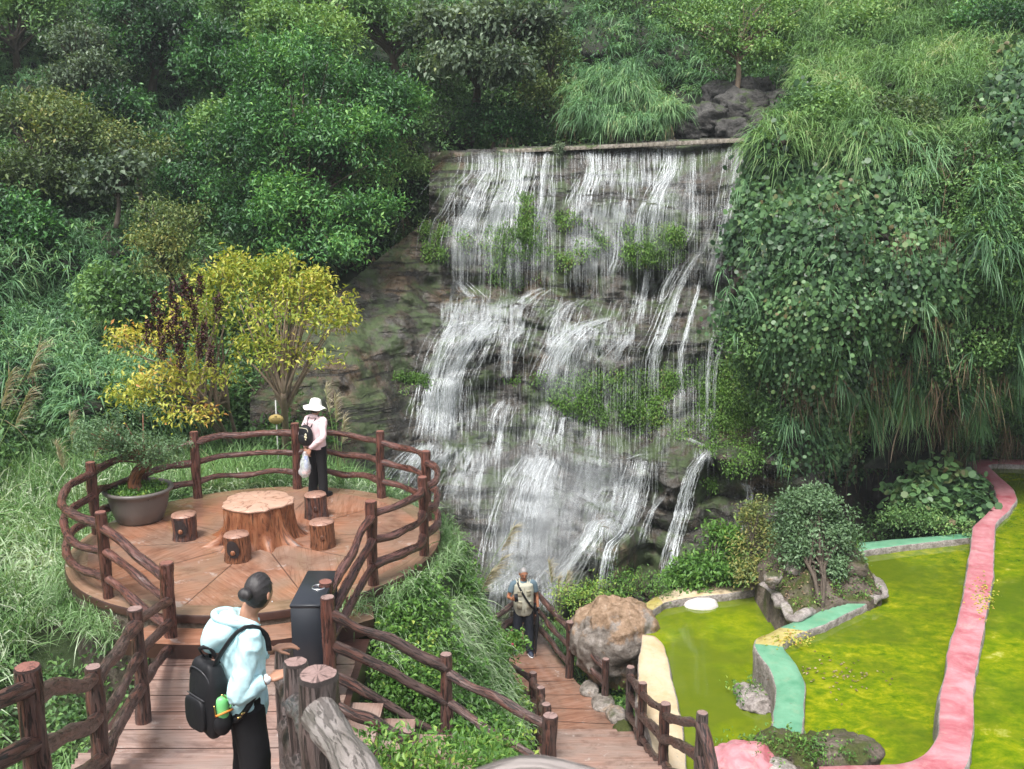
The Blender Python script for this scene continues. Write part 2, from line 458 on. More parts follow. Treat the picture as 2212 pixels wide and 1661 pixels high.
def _rbf2(ctrl):
    A = np.array(ctrl, float); P = A[:, :2]; n = len(P)
    K = np.linalg.norm(P[:, None] - P[None], axis=-1); X = np.c_[np.ones(n), P]
    w = np.linalg.solve(np.block([[K, X], [X.T, np.zeros((3, 3))]]), np.r_[A[:, 2], 0, 0, 0])
    def f(x, y):
        x = np.asarray(x, float); y = np.asarray(y, float)
        r = w[n] + w[n + 1] * x + w[n + 2] * y
        for k in range(n): r = r + w[k] * np.hypot(x - P[k, 0], y - P[k, 1])
        return r
    return f
_gz = _rbf2(GC)
def gz(x, y):
    x = np.asarray(x, float); y = np.asarray(y, float)
    q = np.stack([x, y, x * 0], -1)
    z = _gz(x, y) + .10 * fbm(q * 1.1, 3, 31)
    z = np.where(np.hypot(x + 3.55, y - 13.36) < 2.62, np.minimum(z, -.30), z)
    z = np.where((x > -4.1) & (x < -1.6) & (y > 8.1) & (y < 11.4), np.minimum(z, -.62), z)
    z = np.where((x > -1.75) & (x < .45) & (y > 8.3) & (y < 9.75), np.minimum(z, -.75 - .34 * (x + 1.75)), z)
    z = np.where((x > .2) & (x < 2.15) & (y > 9.3) & (y < 14.9), np.minimum(z, -1.62 - .46 * (y - 9.3)), z)
    return z
def make_ground():
    xs = np.arange(-30, 30.01, .12); ys = np.arange(-4, 32.01, .12)
    X, Y = np.meshgrid(xs, ys); Z = gz(X, Y)
    Z = Z - .0
    V = np.stack([X, Y, Z], -1).reshape(-1, 3); w = len(xs); h = len(ys)
    i = np.arange(h - 1)[:, None] * w; j = np.arange(w - 1)[None]
    Q = np.stack([i + j, i + j + 1, i + w + j + 1, i + w + j], -1).reshape(-1, 4)
    o = build('ground', V, Q, M['ground']); tag(o, kind='structure')
make_ground()

# ------------------------------------------------------------------ left and rear hillside
HILL = [(-500, 1000, 14), (-300, 1000, 15.5), (0, 960, 17.5), (150, 960, 18.5), (300, 970, 19.5), (500, 985, 20.3), (700, 960, 20.5), (850, 1000, 22),
        (-500, 700, 19.5), (-300, 700, 21), (0, 700, 22), (300, 700, 23), (550, 700, 23.6), (700, 740, 23.5), (900, 700, 27.5), (860, 560, 27.3),
        (-500, 400, 26), (-300, 400, 27), (0, 400, 28), (300, 400, 29), (600, 400, 27), (850, 400, 27.2), (920, 330, 28.5),
        (-500, 100, 33), (-300, 100, 34), (0, 100, 35), (400, 100, 37), (800, 100, 33), (1000, 100, 31.5), (1000, 250, 30),
        (1000, 350, 30), (1300, 350, 29.5), (1600, 320, 27), (1900, 320, 26), (1200, 100, 32), (1450, 200, 30.5), (1500, 100, 31.5), (1600, 200, 29), (1750, 100, 30.5), (1700, 250, 27.5),
        (-500, -400, 46), (300, -400, 48), (1000, -400, 44), (1600, -400, 42), (2000, -400, 40), (2000, 100, 29),
        (1100, 700, 33), (1500, 700, 32)]
def hd(P, gx, gy):
    a = fbm(P / 2.6, 3, 3) * 2.6 + fbm(P / .9, 3, 4) * 1.1
    k = np.clip((gx - 1420) / 120, 0, 1) * np.clip((1740 - gx) / 60, 0, 1) * np.clip((gy - 190) / 40, 0, 1)
    return a * (1 - k) + k * (fbm(P / .7, 5, 8) * .9)
HS = DS(HILL, -520, 2040, -420, 1010, 8, hd)
hill = HS.mesh('hillside', M['hill_soil']); tag(hill, kind='structure')

# ------------------------------------------------------------------ cliff carrying the fall
# sighting frames of the survey: r8 upper fall, r9 lower fall
def r8(x, y): return 864 + .3906 * x, 270 + .3906 * y
def r9(x, y): return 810 + .3906 * x, 810 + .3906 * y
prof = [(300, 26.0), (330, 25.6), (380, 25.4), (415, 24.9), (440, 24.7), (490, 24.7), (540, 24.5), (575, 24.6), (600, 25.2), (632, 25.3), (655, 24.4), (690, 23.9), (735, 23.3), (755, 23.2), (785, 23.6), (850, 23.6),
        (900, 23.4), (948, 23.3), (972, 22.4), (1000, 22.25), (1060, 22.1), (1150, 21.7), (1230, 21.3), (1300, 21.0), (1360, 20.8)]
FC = []
for x, off in ((980, .35), (1120, .25), (1250, .0), (1400, -.3), (1540, -.75)):
    for y, d in prof: FC.append((x, y, d + off * (1 + (700 - y) / 900)))
FC += [(930, 325, 27.0), (920, 480, 26.2), (925, 600, 25.5), (880, 620, 24.7), (860, 700, 23.6), (820, 800, 22.6), (860, 850, 22.8), (900, 940, 22.3), (880, 1000, 21.6), (880, 1100, 20.9),
       (800, 560, 25.5), (760, 700, 23.0), (700, 800, 21.6), (640, 900, 20.4), (700, 950, 20.6), (780, 980, 20.7), (560, 960, 20.0), (560, 800, 22.5), (560, 1100, 18.8), (760, 1100, 19.3), (1000, 1300, 19.9), (880, 1300, 19),
       (1640, 295, 24.0), (1640, 420, 23.4), (1640, 600, 22.8), (1640, 800, 22.3), (1640, 950, 21.8), (1640, 1060, 21.4), (1640, 1250, 20.7), (1760, 500, 22.5), (1760, 1000, 21.5), (1760, 300, 23.8), (1760, 1300, 20.6),
       (1560, 990, 20.9), (1520, 980, 21.0), (1450, 1080, 20.7), (1560, 1180, 20.4), (1300, 1150, 19.9), (1270, 1200, 19.8), (1330, 1250, 19.8), (1240, 1180, 20.7), (1450, 1250, 20.0), (1240, 1290, 20.5)]
def fd(P, gx, gy):
    z = P[..., 2]; x = P[..., 0]
    # bedding: ledges of uneven height that wander along the face
    wob = fbm(np.stack([x * .45, z * 0 + 3, z * .25], -1), 2, 12) * .6
    zz = (z + wob + x * .06) * 2.1
    lay = _h(np.floor(zz).astype(np.int64), np.zeros(zz.shape, np.int64), np.zeros(zz.shape, np.int64), 5)
    lay2 = _h(np.floor(zz).astype(np.int64) + 1, np.zeros(zz.shape, np.int64), np.zeros(zz.shape, np.int64), 5)
    fr = zz - np.floor(zz); s = np.clip((fr - .78) / .22, 0, 1); s = s * s * (3 - 2 * s)
    led = (lay * (1 - s) + lay2 * s - .5) * .30 - .10 * np.sin(fr * PI)
    # blocks in each bed
    bx = x * 1.6 + np.floor(zz) * .37
    bf = bx - np.floor(bx)
    blk = (_h(np.floor(bx).astype(np.int64), np.floor(zz).astype(np.int64), np.zeros(zz.shape, np.int64), 9) - .5) * .16
    joint = .07 * np.exp(-((bf - .5) ** 2 - .25) ** 2 / .002)
    low = np.clip((gy - 900) / 150, 0, 1) * np.clip((gx - 1180) / 100, 0, 1)
    amp = 1.0 + .7 * low
    slab = np.clip((900 - gx) / 80, 0, 1)
    dam = np.clip((400 - gy) / 40, 0, 1) * (1 - slab)
    base = led * amp + blk * (.8 + .8 * low) + joint * low
    base = base * (1 - .8 * slab) * (1 - .9 * dam)
    big = fbm(P / .9, 3, 21) * .55 * (1 - .85 * dam)
    fine = fbm(P * 3.2, 4, 22) * (.15 - .09 * dam)
    ridge = -np.abs(vn(np.stack([x * 1.5, z * .25, z * 0], -1), 23)) * .25 * (1 - dam)
    return base + big + fine + ridge
FS = DS(FC, 540, 1780, 292, 1372, 3, fd)
# dam crest: cut the sheet along the crest line
crest_y = lambda px: np.interp(px, [540, 930, 1120, 1640, 1780], [345, 328, 318, 294, 288])
mask = (FS.PY > crest_y(FS.PX) - 2) & ~((FS.PX < 925) & (FS.PY < 470 + (925 - FS.PX) * .8))
fall = FS.mesh('waterfall_cliff', M['fall_rock'], mask)
br = np.zeros(FS.PX.shape)
for cx, cy, rx, ry in ((1190, 612, 150, 38), (1000, 640, 90, 22), (700, 850, 170, 190), (860, 540, 60, 160), (1340, 1220, 90, 60), (1160, 790, 90, 30), (960, 345, 60, 40), (1640, 1040, 60, 60), (1290, 1160, 40, 60), (1600, 930, 60, 40)):
    br = np.maximum(br, np.clip(1.5 * (1 - ((FS.PX - cx) / rx) ** 2 - ((FS.PY - cy) / ry) ** 2), 0, 1))
at = fall.data.attributes.new('clay', 'FLOAT', 'POINT'); at.data.foreach_set('value', br.astype(np.float32).ravel())
tag(fall, kind='structure')
# crest wall: a straight concrete weir along the top
UPZ = np.array([0, 0, 1.])
m = MB(); pts = []
for px in np.arange(925, 1665, 12): pts.append(W(px, crest_y(px) + 3, FS.samp(FS.D0, np.array([px * 1.]), np.array([crest_y(px) + 14.]))[0] + .12))
pts = np.array(pts)
pts = np.stack([np.linspace(pts[0, k], pts[-1, k], len(pts)) * .75 + pts[:, k] * .25 for k in range(3)], -1)
for k_ in range(len(pts) - 1):
    a_, b_ = pts[k_], pts[k_ + 1]; dd_ = b_ - a_; nn_ = unit(np.array([dd_[1], -dd_[0], 0]))
    j0 = .0; V = np.array([p + nn_ * s_ * .17 + UPZ * z_ for p in (a_, b_) for s_, z_ in ((1, -.10), (1, .0 + j0), (-1, .0 + j0), (-1, -.10))])
    m.add(V, [np.array([[0, 1, 5, 4], [1, 2, 6, 5], [2, 3, 7, 6]]), np.array([[0, 3, 2, 1]]), np.array([[4, 5, 6, 7]])], 0)
M['weir'] = rock_mat('stained_weir_concrete', [(.10, .085, .065), (.22, .19, .15), (.34, .31, .27)], (.07, .10, .03), .3, .35, 3)
o = m.build('weir_wall', M['weir']); tag(o, 'long straight concrete weir wall along the top of the waterfall', 'weir')

# ------------------------------------------------------------------ cliff on the right
RC = [(1640, 290, 22.6), (1700, 220, 23.4), (1600, 420, 21.6), (1570, 560, 20.9), (1545, 640, 20.4), (1560, 740, 20.6), (1600, 820, 21.0), (1640, 900, 21.3), (1690, 1000, 21.2), (1700, 1150, 21.2),
      (1720, 60, 27), (1800, 0, 28.5), (2200, 0, 26), (2500, 0, 24), (1740, -300, 33), (2500, -300, 31), (1900, 300, 21.6), (2200, 300, 20.6), (2500, 400, 19.5), (1750, 480, 20.1), (1800, 660, 19.3), (1900, 660, 19.5), (1880, 560, 19.9),
      (2100, 700, 20.2), (2300, 700, 19.8), (2500, 700, 19.5), (1750, 760, 20.2), (1900, 800, 21.0), (2100, 860, 22.0), (1760, 950, 21.4), (1850, 950, 23.0), (1950, 1000, 24.6), (2050, 960, 24.8), (2200, 960, 25.3), (2400, 960, 25.6), (2500, 1000, 25.6),
      (1800, 1150, 22.3), (1950, 1150, 23.5), (2100, 1080, 25.2), (2300, 1080, 25.4), (2500, 1100, 25.4)]
RS = DS(RC, 1530, 2520, -320, 1170, 8, lambda P, gx, gy: fbm(P / 1.9, 3, 41) * 1.3 + fbm(P / .6, 3, 42) * .8)
left_edge = lambda py: np.interp(py, [-320, 0, 60, 200, 300, 420, 560, 640, 740, 820, 900, 1000, 1170], [1790, 1770, 1745, 1710, 1650, 1612, 1580, 1552, 1572, 1615, 1655, 1695, 1700])
mk = RS.PX > left_edge(RS.PY) + 18
cl = RS.mesh('right_cliff', M['cliff_soil'], mk); tag(cl, kind='structure')
# ------------------------------------------------------------------ leaves and blades
class Leaves:
    def __init__(s): s.V = []; s.F = []; s.T = []; s.n = 0
    def _push(s, V, F, tint):
        N, k = V.shape[:2]
        s.V.append(V.reshape(-1, 3))
        s.F.append((F[None] + (np.arange(N) * k)[:, None, None]).reshape(-1, F.shape[1]) + s.n)
        s.T.append(np.repeat(tint, k)); s.n += N * k
    def leaf(s, P, D, N, L, Wd, tint, fold=.25):
        D = unit(D); S = unit(np.cross(D, N)); N = np.cross(S, D)
        L = np.broadcast_to(L, (len(P),))[:, None]; Wd = np.broadcast_to(Wd, (len(P),))[:, None]
        a = P; t = P + D * L - N * L * .12; m = P + D * L * .45
        l = m + S * Wd * .5 + N * Wd * fold; r = m - S * Wd * .5 + N * Wd * fold
        s._push(np.stack([a, l, t, r], 1), np.array([[0, 2, 1], [0, 3, 2]]), tint)
    def round(s, P, D, N, R, tint):
        D = unit(D); S = unit(np.cross(D, N)); N = np.cross(S, D)
        R = np.broadcast_to(R, (len(P),))[:, None]
        c = P + D * R
        V = [P + N * R * .0]
        for a in (.9, 1.75, 2.6, PI, -2.6, -1.75, -.9):
            q = c - D * R * math.cos(a) * 1.0 + S * R * math.sin(a) - N * R * .18 * (1 - math.cos(a))
            V.append(q)
        s._push(np.stack([V[0], *V[1:]], 1), np.array([[0, 1, 2], [0, 2, 3], [0, 3, 4], [0, 4, 5], [0, 5, 6], [0, 6, 7]])[:, ::-1], tint)
    def blade(s, P, D, L, Wd, tint, droop=.6, up=None):
        """long blade that bends over under its own weight"""
        D = unit(D); n = len(P)
        L = np.broadcast_to(L, (n,))[:, None]; Wd = np.broadcast_to(Wd, (n,))[:, None]; dr = np.broadcast_to(droop, (n,))[:, None]
        z = np.array([0, 0, 1.])
        S = unit(np.cross(D, z) + rng.normal(0, .3, (n, 3)))
        pts = []
        for t in (0, .3, .65, 1.):
            pts.append(P + D * L * t - z * L * dr * t * t)
        V = []
        for k, w in zip((0, 1, 2), (.45, 1., .7)):
            V += [pts[k] + S * Wd * w * .5, pts[k] - S * Wd * w * .5]
        V.append(pts[3])
        s._push(np.stack(V, 1), np.array([[0, 1, 3], [0, 3, 2], [2, 3, 5], [2, 5, 4], [4, 5, 6]]), tint)
    def build(s, name, mat, parent=None, origin=None):
        V = np.concatenate(s.V); F_ = np.concatenate(s.F)
        if origin is not None: V = V - np.asarray(origin)
        o = build(name, V, F_, mat, parent, False, {'tint': np.clip(np.concatenate(s.T), 0, 1)})
        if origin is not None and parent is None: o.location = origin
        return o

g = lambda *a: tuple(a)
M['leaf_dark'] = leafmat('dark_glossy_leaf', [(0.015, 0.037, 0.019), (0.032, 0.088, 0.036), (0.058, 0.160, 0.055), (0.109, 0.288, 0.077), (0.238, 0.439, 0.109)], .42)
M['leaf_mid'] = leafmat('mid_green_leaf', [(0.036, 0.075, 0.032), (0.076, 0.158, 0.058), (0.125, 0.250, 0.081), (0.213, 0.372, 0.116), (0.344, 0.483, 0.154)], .5)
M['leaf_olive'] = leafmat('olive_leaf', [(0.033, 0.055, 0.028), (0.067, 0.107, 0.043), (0.116, 0.179, 0.066), (0.194, 0.253, 0.078), (0.329, 0.309, 0.094)], .5)
M['leaf_pale'] = leafmat('pale_grey_green_leaf', [(0.033, 0.057, 0.033), (0.099, 0.149, 0.088), (0.176, 0.241, 0.154), (0.286, 0.368, 0.253), (0.396, 0.460, 0.132)], .45)
M['leaf_round'] = leafmat('round_vine_leaf', [(0.025, 0.057, 0.028), (0.056, 0.122, 0.053), (0.097, 0.194, 0.081), (0.161, 0.299, 0.109), (0.193, 0.150, 0.077)], .4)
M['blade'] = leafmat('bamboo_grass_blade', [(0.044, 0.093, 0.049), (0.092, 0.207, 0.093), (0.160, 0.315, 0.146), (0.282, 0.467, 0.206), (0.563, 0.539, 0.299)], .45)
M['blade_yellow'] = leafmat('yellow_green_grass_blade', [(0.036, 0.083, 0.031), (0.092, 0.186, 0.062), (0.160, 0.302, 0.101), (0.259, 0.426, 0.156), (0.469, 0.468, 0.266)], .45)  # yellow-green is the blade's own colour
M['blade_silver'] = leafmat('silver_striped_grass', [(.06, .14, .035), (.13, .26, .08), (.26, .40, .19), (.46, .57, .38), (.64, .70, .55)], .4)
M['leaf_fresh'] = leafmat('fresh_green_leaf', [(0.034, 0.089, 0.018), (0.069, 0.168, 0.034), (0.115, 0.252, 0.048), (0.196, 0.357, 0.072), (0.391, 0.483, 0.096)], .42)
M['fern'] = leafmat('wet_fern', [(0.031, 0.069, 0.015), (0.062, 0.138, 0.025), (0.106, 0.225, 0.037), (0.175, 0.325, 0.062), (0.175, 0.138, 0.050)], .45)
M['leaf_gold'] = leafmat('golden_leaf', [(.16, .26, .045), (.33, .40, .06), (.52, .52, .09), (.64, .54, .13), (.66, .30, .11)], .45, .35)
M['leaf_purple'] = leafmat('withered_purple_leaf', [(.03, .008, .008), (.055, .014, .014), (.09, .025, .022)], .6, .1)
M['leaf_bonsai'] = leafmat('small_grey_green_leaf', [(0.036, 0.072, 0.036), (0.084, 0.156, 0.072), (0.156, 0.264, 0.132), (0.264, 0.384, 0.216)], .45)
M['dry'] = leafmat('dry_straw', [(.05, .03, .02), (.12, .075, .045), (.24, .17, .10), (.38, .30, .19)], .7, .1)
M['plume'] = leafmat('grass_plume', [(.30, .26, .17), (.45, .40, .28), (.58, .53, .40)], .8, .3)
M['wood'] = plain('tree_bark', (.09, .07, .055), .8, .3, 0, .5, 12, .6, 40)
M['wood_pale'] = plain('pale_tree_bark', (.24, .18, .13), .7, .3, 0, .35, 14, .5, 40)

def rep(a, k): return np.repeat(a, k, 0)
def rn(n, s=1.): return rng.normal(0, s, (n, 3))

def tuft_blades(lv, P, Nrm, k, L, Wd, tint, spread=.7, droop=.55, down=0., tj=.14):
    """k blades from each base point; Nrm the way the tuft leans"""
    n = len(P); t = rep(np.broadcast_to(tint, (n,)), k)
    D = rep(unit(Nrm), k) + rn(n * k, spread) + np.array([0, 0, -down])
    Lr = np.broadcast_to(L, (n,)); Ls = rep(Lr, k) * rng.uniform(.55, 1.15, n * k)
    lv.blade(rep(P, k) + rn(n * k, .03), D, Ls, Ls * 0 + Wd * 1., t + rng.normal(0, tj, n * k), np.clip(rng.normal(droop, .15, n * k), .05, 1.2))

def cluster_leaves(lv, P, O, k, r, L, asp, tint, droop=.35, kind='leaf', tj=.16, fan=.8):
    n = len(P); t = rep(np.broadcast_to(tint, (n,)), k) + rng.normal(0, tj, n * k)
    o = rep(unit(O), k)
    off = rn(n * k, 1.) * np.broadcast_to(r, (n,)).repeat(k)[:, None] * .6
    C = rep(P, k) + off
    D = unit(o * .6 + rn(n * k, fan) + np.array([0, 0, -droop]))
    N = unit(np.array([0, 0, .9]) + o * .45 + rn(n * k, .42))
    Ls = L * rng.uniform(.6, 1.25, n * k)
    if kind == 'leaf': lv.leaf(C, D, N, Ls, Ls * asp, t)
    else: lv.round(C, D, N, Ls * .5, t)

def scatter(S, n, poly=None, box_=None, keep=None):
    if poly is not None:
        a = np.array(poly, float); x0, y0 = a.min(0); x1, y1 = a.max(0)
    else: x0, y0, x1, y1 = box_
    px = rng.uniform(x0, x1, n); py = rng.uniform(y0, y1, n)
    k = np.ones(n, bool)
    if poly is not None: k &= inpoly(px, py, poly)
    if keep is not None: k &= keep(px, py)
    return px[k], py[k]

UP = np.array([0, 0, 1.])
# ------------------------------------------------------------------ hillside undergrowth
def in_fall(px, py): return (py > crest_y(px) + 4) & (px > 905) & (px < 1650)
def hill_cover():
    px, py = scatter(HS, 26000, box_=(-480, -330, 1960, 1000), keep=lambda x, y: ~in_fall(x, y) & ~((x > 1780) & (y > 60)))
    rock = (px > 1440) & (px < 1710) & (py > 190)
    k = ~rock | (rng.random(len(px)) < .12); px, py = px[k], py[k]
    edge = (px > 690) & (py > 560); k = ~edge; px, py = px[k], py[k]
    P = HS.pt(px, py); N = HS.nrm(px, py); n = len(px)
    z1 = fbm(P / 2.2, 2, 50); z2 = fbm(P / 1.0, 2, 51); far = np.clip((HS.samp(HS.D, px, py) - 20) / 16, 0, 1)
    # image zones of long bamboo grass on the left slope
    zone = np.zeros(n)
    for cx, cy, rx, ry in ((90, 640, 240, 190), (380, 260, 150, 90), (520, 60, 130, 90), (60, 170, 110, 60), (430, 320, 130, 60), (1400, 120, 150, 120), (200, 800, 260, 120), (-200, 500, 200, 400), (1250, 40, 60, 60), (640, 600, 80, 60)):
        zone = np.maximum(zone, 1 - ((px - cx) / rx) ** 2 - ((py - cy) / ry) ** 2)
    isb = zone + z1 * .9 > .18
    lift = .12 + .35 * rng.random(n)[:, None]
    Pb = P + N * lift
    tintc = .42 + z2 * .38 + z1 * .15
    b = Leaves()
    i = np.where(isb)[0]
    tuft_blades(b, Pb[i], N[i] * .55 + UP * .8, 14, .55, .030, tintc[i], .55, .75)
    o = b.build('bamboo_grass', M['blade']); tag(o, 'feathery blue green bamboo grass hanging over the slopes', 'undergrowth', kind='stuff')
    d = Leaves()
    j = np.where(~isb)[0]
    half = z2[j] + z1[j] * .5 > 0
    cluster_leaves(d, Pb[j], N[j] * .7 + UP * .6, 24, .26, .13, .5, .34 + z2[j] * .35 - z1[j] * .15, tj=.12)
    o = d.build('undergrowth', M['leaf_mid']); tag(o, 'mixed dark green undergrowth covering the hillside', 'undergrowth', kind='stuff')
    f_ = Leaves(); fx, fy = scatter(HS, 9000, box_=(-300, -200, 1800, 1000), keep=lambda x, y: ~in_fall(x, y) & ~((x > 1440) & (x < 1710) & (y > 200)) & ~((x > 690) & (y > 560)))
    Pf = HS.pt(fx, fy) + HS.nrm(fx, fy) * .12
    cluster_leaves(f_, Pf, HS.nrm(fx, fy) * .6 + UP * .6, 16, .26, .14, .5, .36 + .3 * vn(Pf * .9, 12))
    o = f_.build('slope_creepers', M['leaf_dark']); tag(o, 'dark creepers filling the shaded folds of the slope', 'undergrowth', kind='stuff')
    q = Leaves()
    px, py = scatter(HS, 1300, box_=(-300, 150, 1500, 980), keep=lambda x, y: ~in_fall(x, y) & ~((x > 690) & (y > 560)))
    P = HS.pt(px, py) + HS.nrm(px, py) * .35
    w = fbm(P / 1.5, 2, 60) > .12; P = P[w]
    tuft_blades(q, P, np.tile([[0, -.4, -.6]], (len(P), 1)), 12, .8, .014, .35, .45, .35, tj=.25)
    o = q.build('dry_stems', M['dry']); tag(o, 'brown dead stems hanging through the undergrowth', 'undergrowth', kind='stuff')
hill_cover()

# ------------------------------------------------------------------ trees
def limb(mb, pts, r0, r1, ns=8, seed=0, step=.12):
    V, Q, c, r = tube(pts, [r0, (r0 + r1) / 2, r1], ns, step, .0, seed, lump=min(r0 * .35, .02)); mb.add(V, [Q, *c], 0, r)

def tree(name, label, cat, base, lobes, leafm, trunk_r, wood='wood', nclus=160, k=26, L=.13, asp=.48, cr=.30, tint=.45, tv=.3, group=None, stems=1, inner=.35,
         kind='leaf', droop=.35, twigs=True, blades=False, shell=.55, tj=.16, fan=.8, stemtop=None, sat=4):
    """lobes: (x, y, z, rx, ry, rz) ellipsoids in metres; every limb runs from the trunk to a leaf clump"""
    base = np.asarray(base, float)
    root = empty(name, label, cat, tuple(base), group)
    lobes = np.array(lobes, float)
    if sat:
        ex = []
        for lb in lobes:
            for q in range(sat):
                dd = unit(rn(1))[0]; dd[2] = abs(dd[2]) * .8 - .15; f_ = rng.uniform(.28, .55)
                ex.append(np.r_[lb[:3] + dd * lb[3:] * rng.uniform(.8, 1.12), lb[3:] * f_ * rng.uniform(.7, 1.3, 3)])
        lobes = np.concatenate([lobes * np.array([1, 1, 1, .88, .88, .88]), ex])
    vol = lobes[:, 3] * lobes[:, 5] + .05
    cnt = np.maximum(3, (nclus * vol / vol.sum()).astype(int))
    C = []; O = []; TI = []
    for lb, c_ in zip(lobes, cnt):
        d = unit(rn(c_)); d[:, 2] = np.where(d[:, 2] < -.55, -d[:, 2] * .5, d[:, 2])
        rr = rng.uniform(shell, 1.0, c_) ** .7
        rr = np.where(rng.random(c_) < .18, rr * inner * 1.6, rr) * (1 + .30 * vn(d * 2.2 + lb[:3], 3) + .22 * vn(d * 5.5 + lb[:3], 4))
        C.append(lb[:3] + d * rr[:, None] * lb[3:]); O.append(d)
    C = np.concatenate(C); O = np.concatenate(O)
    lv = Leaves()
    tc = tint + tv * vn(C * 1.1, 7) + tv * .4 * vn(C * 3., 8)
    if blades: tuft_blades(lv, C, O + UP * .5, k, L, asp, tc, .55, droop)
    else: cluster_leaves(lv, C, O + UP * .25, k, cr, L, asp, tc, droop, kind, tj, fan)
    lv.build('crown', M[leafm], root, base)
    tb = MB()
    ctr = lobes[:, :3].mean(0)
    top = base + (ctr - base) * .72 if stemtop is None else np.asarray(stemtop, float)
    forks = []
    for s_ in range(stems):
        a = rng.uniform(0, 2 * PI)
        off = np.array([math.cos(a), math.sin(a), 0]) * (.0 if stems == 1 else .25 * np.linalg.norm(top - base))
        e = top + off; mid = base * .55 + e * .45 + rn(1, .05)[0]
        b0 = base + off * .12 - UP * .15
        limb(tb, [b0, mid, e], trunk_r / math.sqrt(stems) * 1.1, trunk_r / math.sqrt(stems) * .55, 9, s_)
        forks.append((b0, mid, e))
    idx = rng.permutation(len(C))[:min(len(C), 46)]
    for q_, i in enumerate(idx):
        b0, mid, e = forks[q_ % len(forks)]
        t = rng.uniform(.35, 1.); st = (mid * (1 - t) + e * t)
        m1 = st * .5 + C[i] * .5 + UP * .06 * np.linalg.norm(C[i] - st) + rn(1, .05)[0]
        limb(tb, [st, m1, C[i]], trunk_r * .34, trunk_r * .07, 6, q_, .18)
    tb.build('trunk', [M[wood]], root, True, base)
    return root

def lobe(px, py, d, rx, ry, deep=.8):
    """an ellipsoid sighted at (px, py), depth d, radii in survey units"""
    c = W(px, py, d); s = d / F
    return (*c, rx * s, max(rx, ry) * s * deep, ry * s)

HG = 'trees and bushes on the gorge slopes'
tree('broadleaf_tree', 'big dense dark green tree leaning out left of the waterfall', 'tree', W(640, 640, 26), [lobe(620, 170, 26, 120, 110), lobe(740, 200, 25.5, 120, 110), lobe(600, 320, 24.6, 120, 100), lobe(740, 340, 24.4, 130, 110),
      lobe(640, 450, 23.6, 120, 80), lobe(770, 470, 23.8, 80, 60), lobe(560, 500, 23.6, 80, 60), lobe(700, 540, 23.4, 110, 40), lobe(850, 230, 25.5, 60, 90)], 'leaf_dark', .16, nclus=1150, k=34, L=.13, asp=.42, cr=.26, tint=.50, tv=.34, group=HG)
tree('young_tree', 'small light yellow green tree on the left slope above the golden trees', 'tree', W(398, 668, 21.8), [lobe(345, 470, 21.4, 62, 45), lobe(320, 530, 21.3, 48, 45), lobe(385, 530, 21.3, 45, 45), lobe(360, 590, 21.4, 60, 32)], 'leaf_olive', .06, 'wood', 230, 22, .09, .45, .2, .68, .22, group=HG, stems=3)
tree('broadleaf_tree', 'wide grey green tree at the left edge halfway up the slope', 'tree', W(90, 460, 28), [lobe(60, 260, 27, 90, 60), lobe(150, 300, 26.5, 80, 60), lobe(60, 380, 26, 90, 60), lobe(170, 400, 26.5, 60, 50)], 'leaf_olive', .14, nclus=420, k=26, L=.14, tint=.45, group=HG)
tree('broadleaf_tree', 'pale rounded tree high on the left slope', 'tree', W(190, 260, 32), [lobe(170, 100, 31, 60, 45), lobe(200, 160, 30, 62, 45), lobe(120, 180, 31, 40, 30)], 'leaf_pale', .12, nclus=220, k=24, L=.15, tint=.22, tv=.18, group=HG)
tree('broadleaf_tree', 'dark tree crown at the top left of the gorge', 'tree', W(330, 220, 34), [lobe(300, 30, 33, 120, 60), lobe(390, 70, 32.5, 90, 60), lobe(290, 120, 32.5, 60, 50), lobe(420, 140, 32, 70, 40)], 'leaf_dark', .16, nclus=360, k=28, L=.17, asp=.5, tint=.30, group=HG)
tree('broadleaf_tree', 'dark tree in the top left corner of the gorge', 'tree', W(40, 180, 34), [lobe(40, 40, 33, 90, 60), lobe(110, 20, 33, 60, 50), lobe(-60, 90, 32, 70, 80)], 'leaf_mid', .16, nclus=260, k=26, L=.17, tint=.32, group=HG)
tree('bush', 'brownish olive bush in the middle of the left slope', 'bush', W(310, 440, 26.5), [lobe(270, 310, 26.5, 55, 40), lobe(330, 350, 26, 60, 40)], 'leaf_olive', .07, nclus=150, k=24, L=.11, tint=.62, group=HG)
tree('bush', 'dark dense bush right of the olive bush on the left slope', 'bush', W(420, 470, 26), [lobe(400, 390, 25.5, 75, 40), lobe(460, 420, 25, 60, 40)], 'leaf_dark', .07, nclus=190, k=26, L=.11, tint=.42, group=HG)
tree('bush', 'bush with large bluish leaves beside the young yellow green tree', 'bush', W(250, 480, 24.5), [lobe(240, 400, 24.5, 60, 36), lobe(280, 370, 24.5, 36, 30)], 'leaf_pale', .06, nclus=90, k=18, L=.17, asp=.7, tint=.2, tv=.2, group=HG)
tree('broadleaf_tree', 'tree with pale grey drooping leaves above the left end of the weir', 'tree', W(1010, 300, 29.5), [lobe(960, 60, 27.5, 70, 50), lobe(1060, 60, 27.3, 80, 55), lobe(1000, 130, 27, 70, 40), lobe(1110, 150, 26.8, 60, 45), lobe(1160, 60, 27.5, 60, 50)], 'leaf_pale', .16, nclus=420, k=22, L=.17, asp=.55, cr=.3, tint=.34, tv=.26, droop=.7, group=HG)
tree('broadleaf_tree', 'mid green leafy tree behind the pale grey tree at the top', 'tree', W(880, 200, 31), [lobe(820, 40, 30, 90, 60), lobe(920, 90, 29.5, 60, 80), lobe(700, 20, 31, 80, 50)], 'leaf_mid', .16, nclus=330, k=26, L=.16, tint=.42, group=HG)
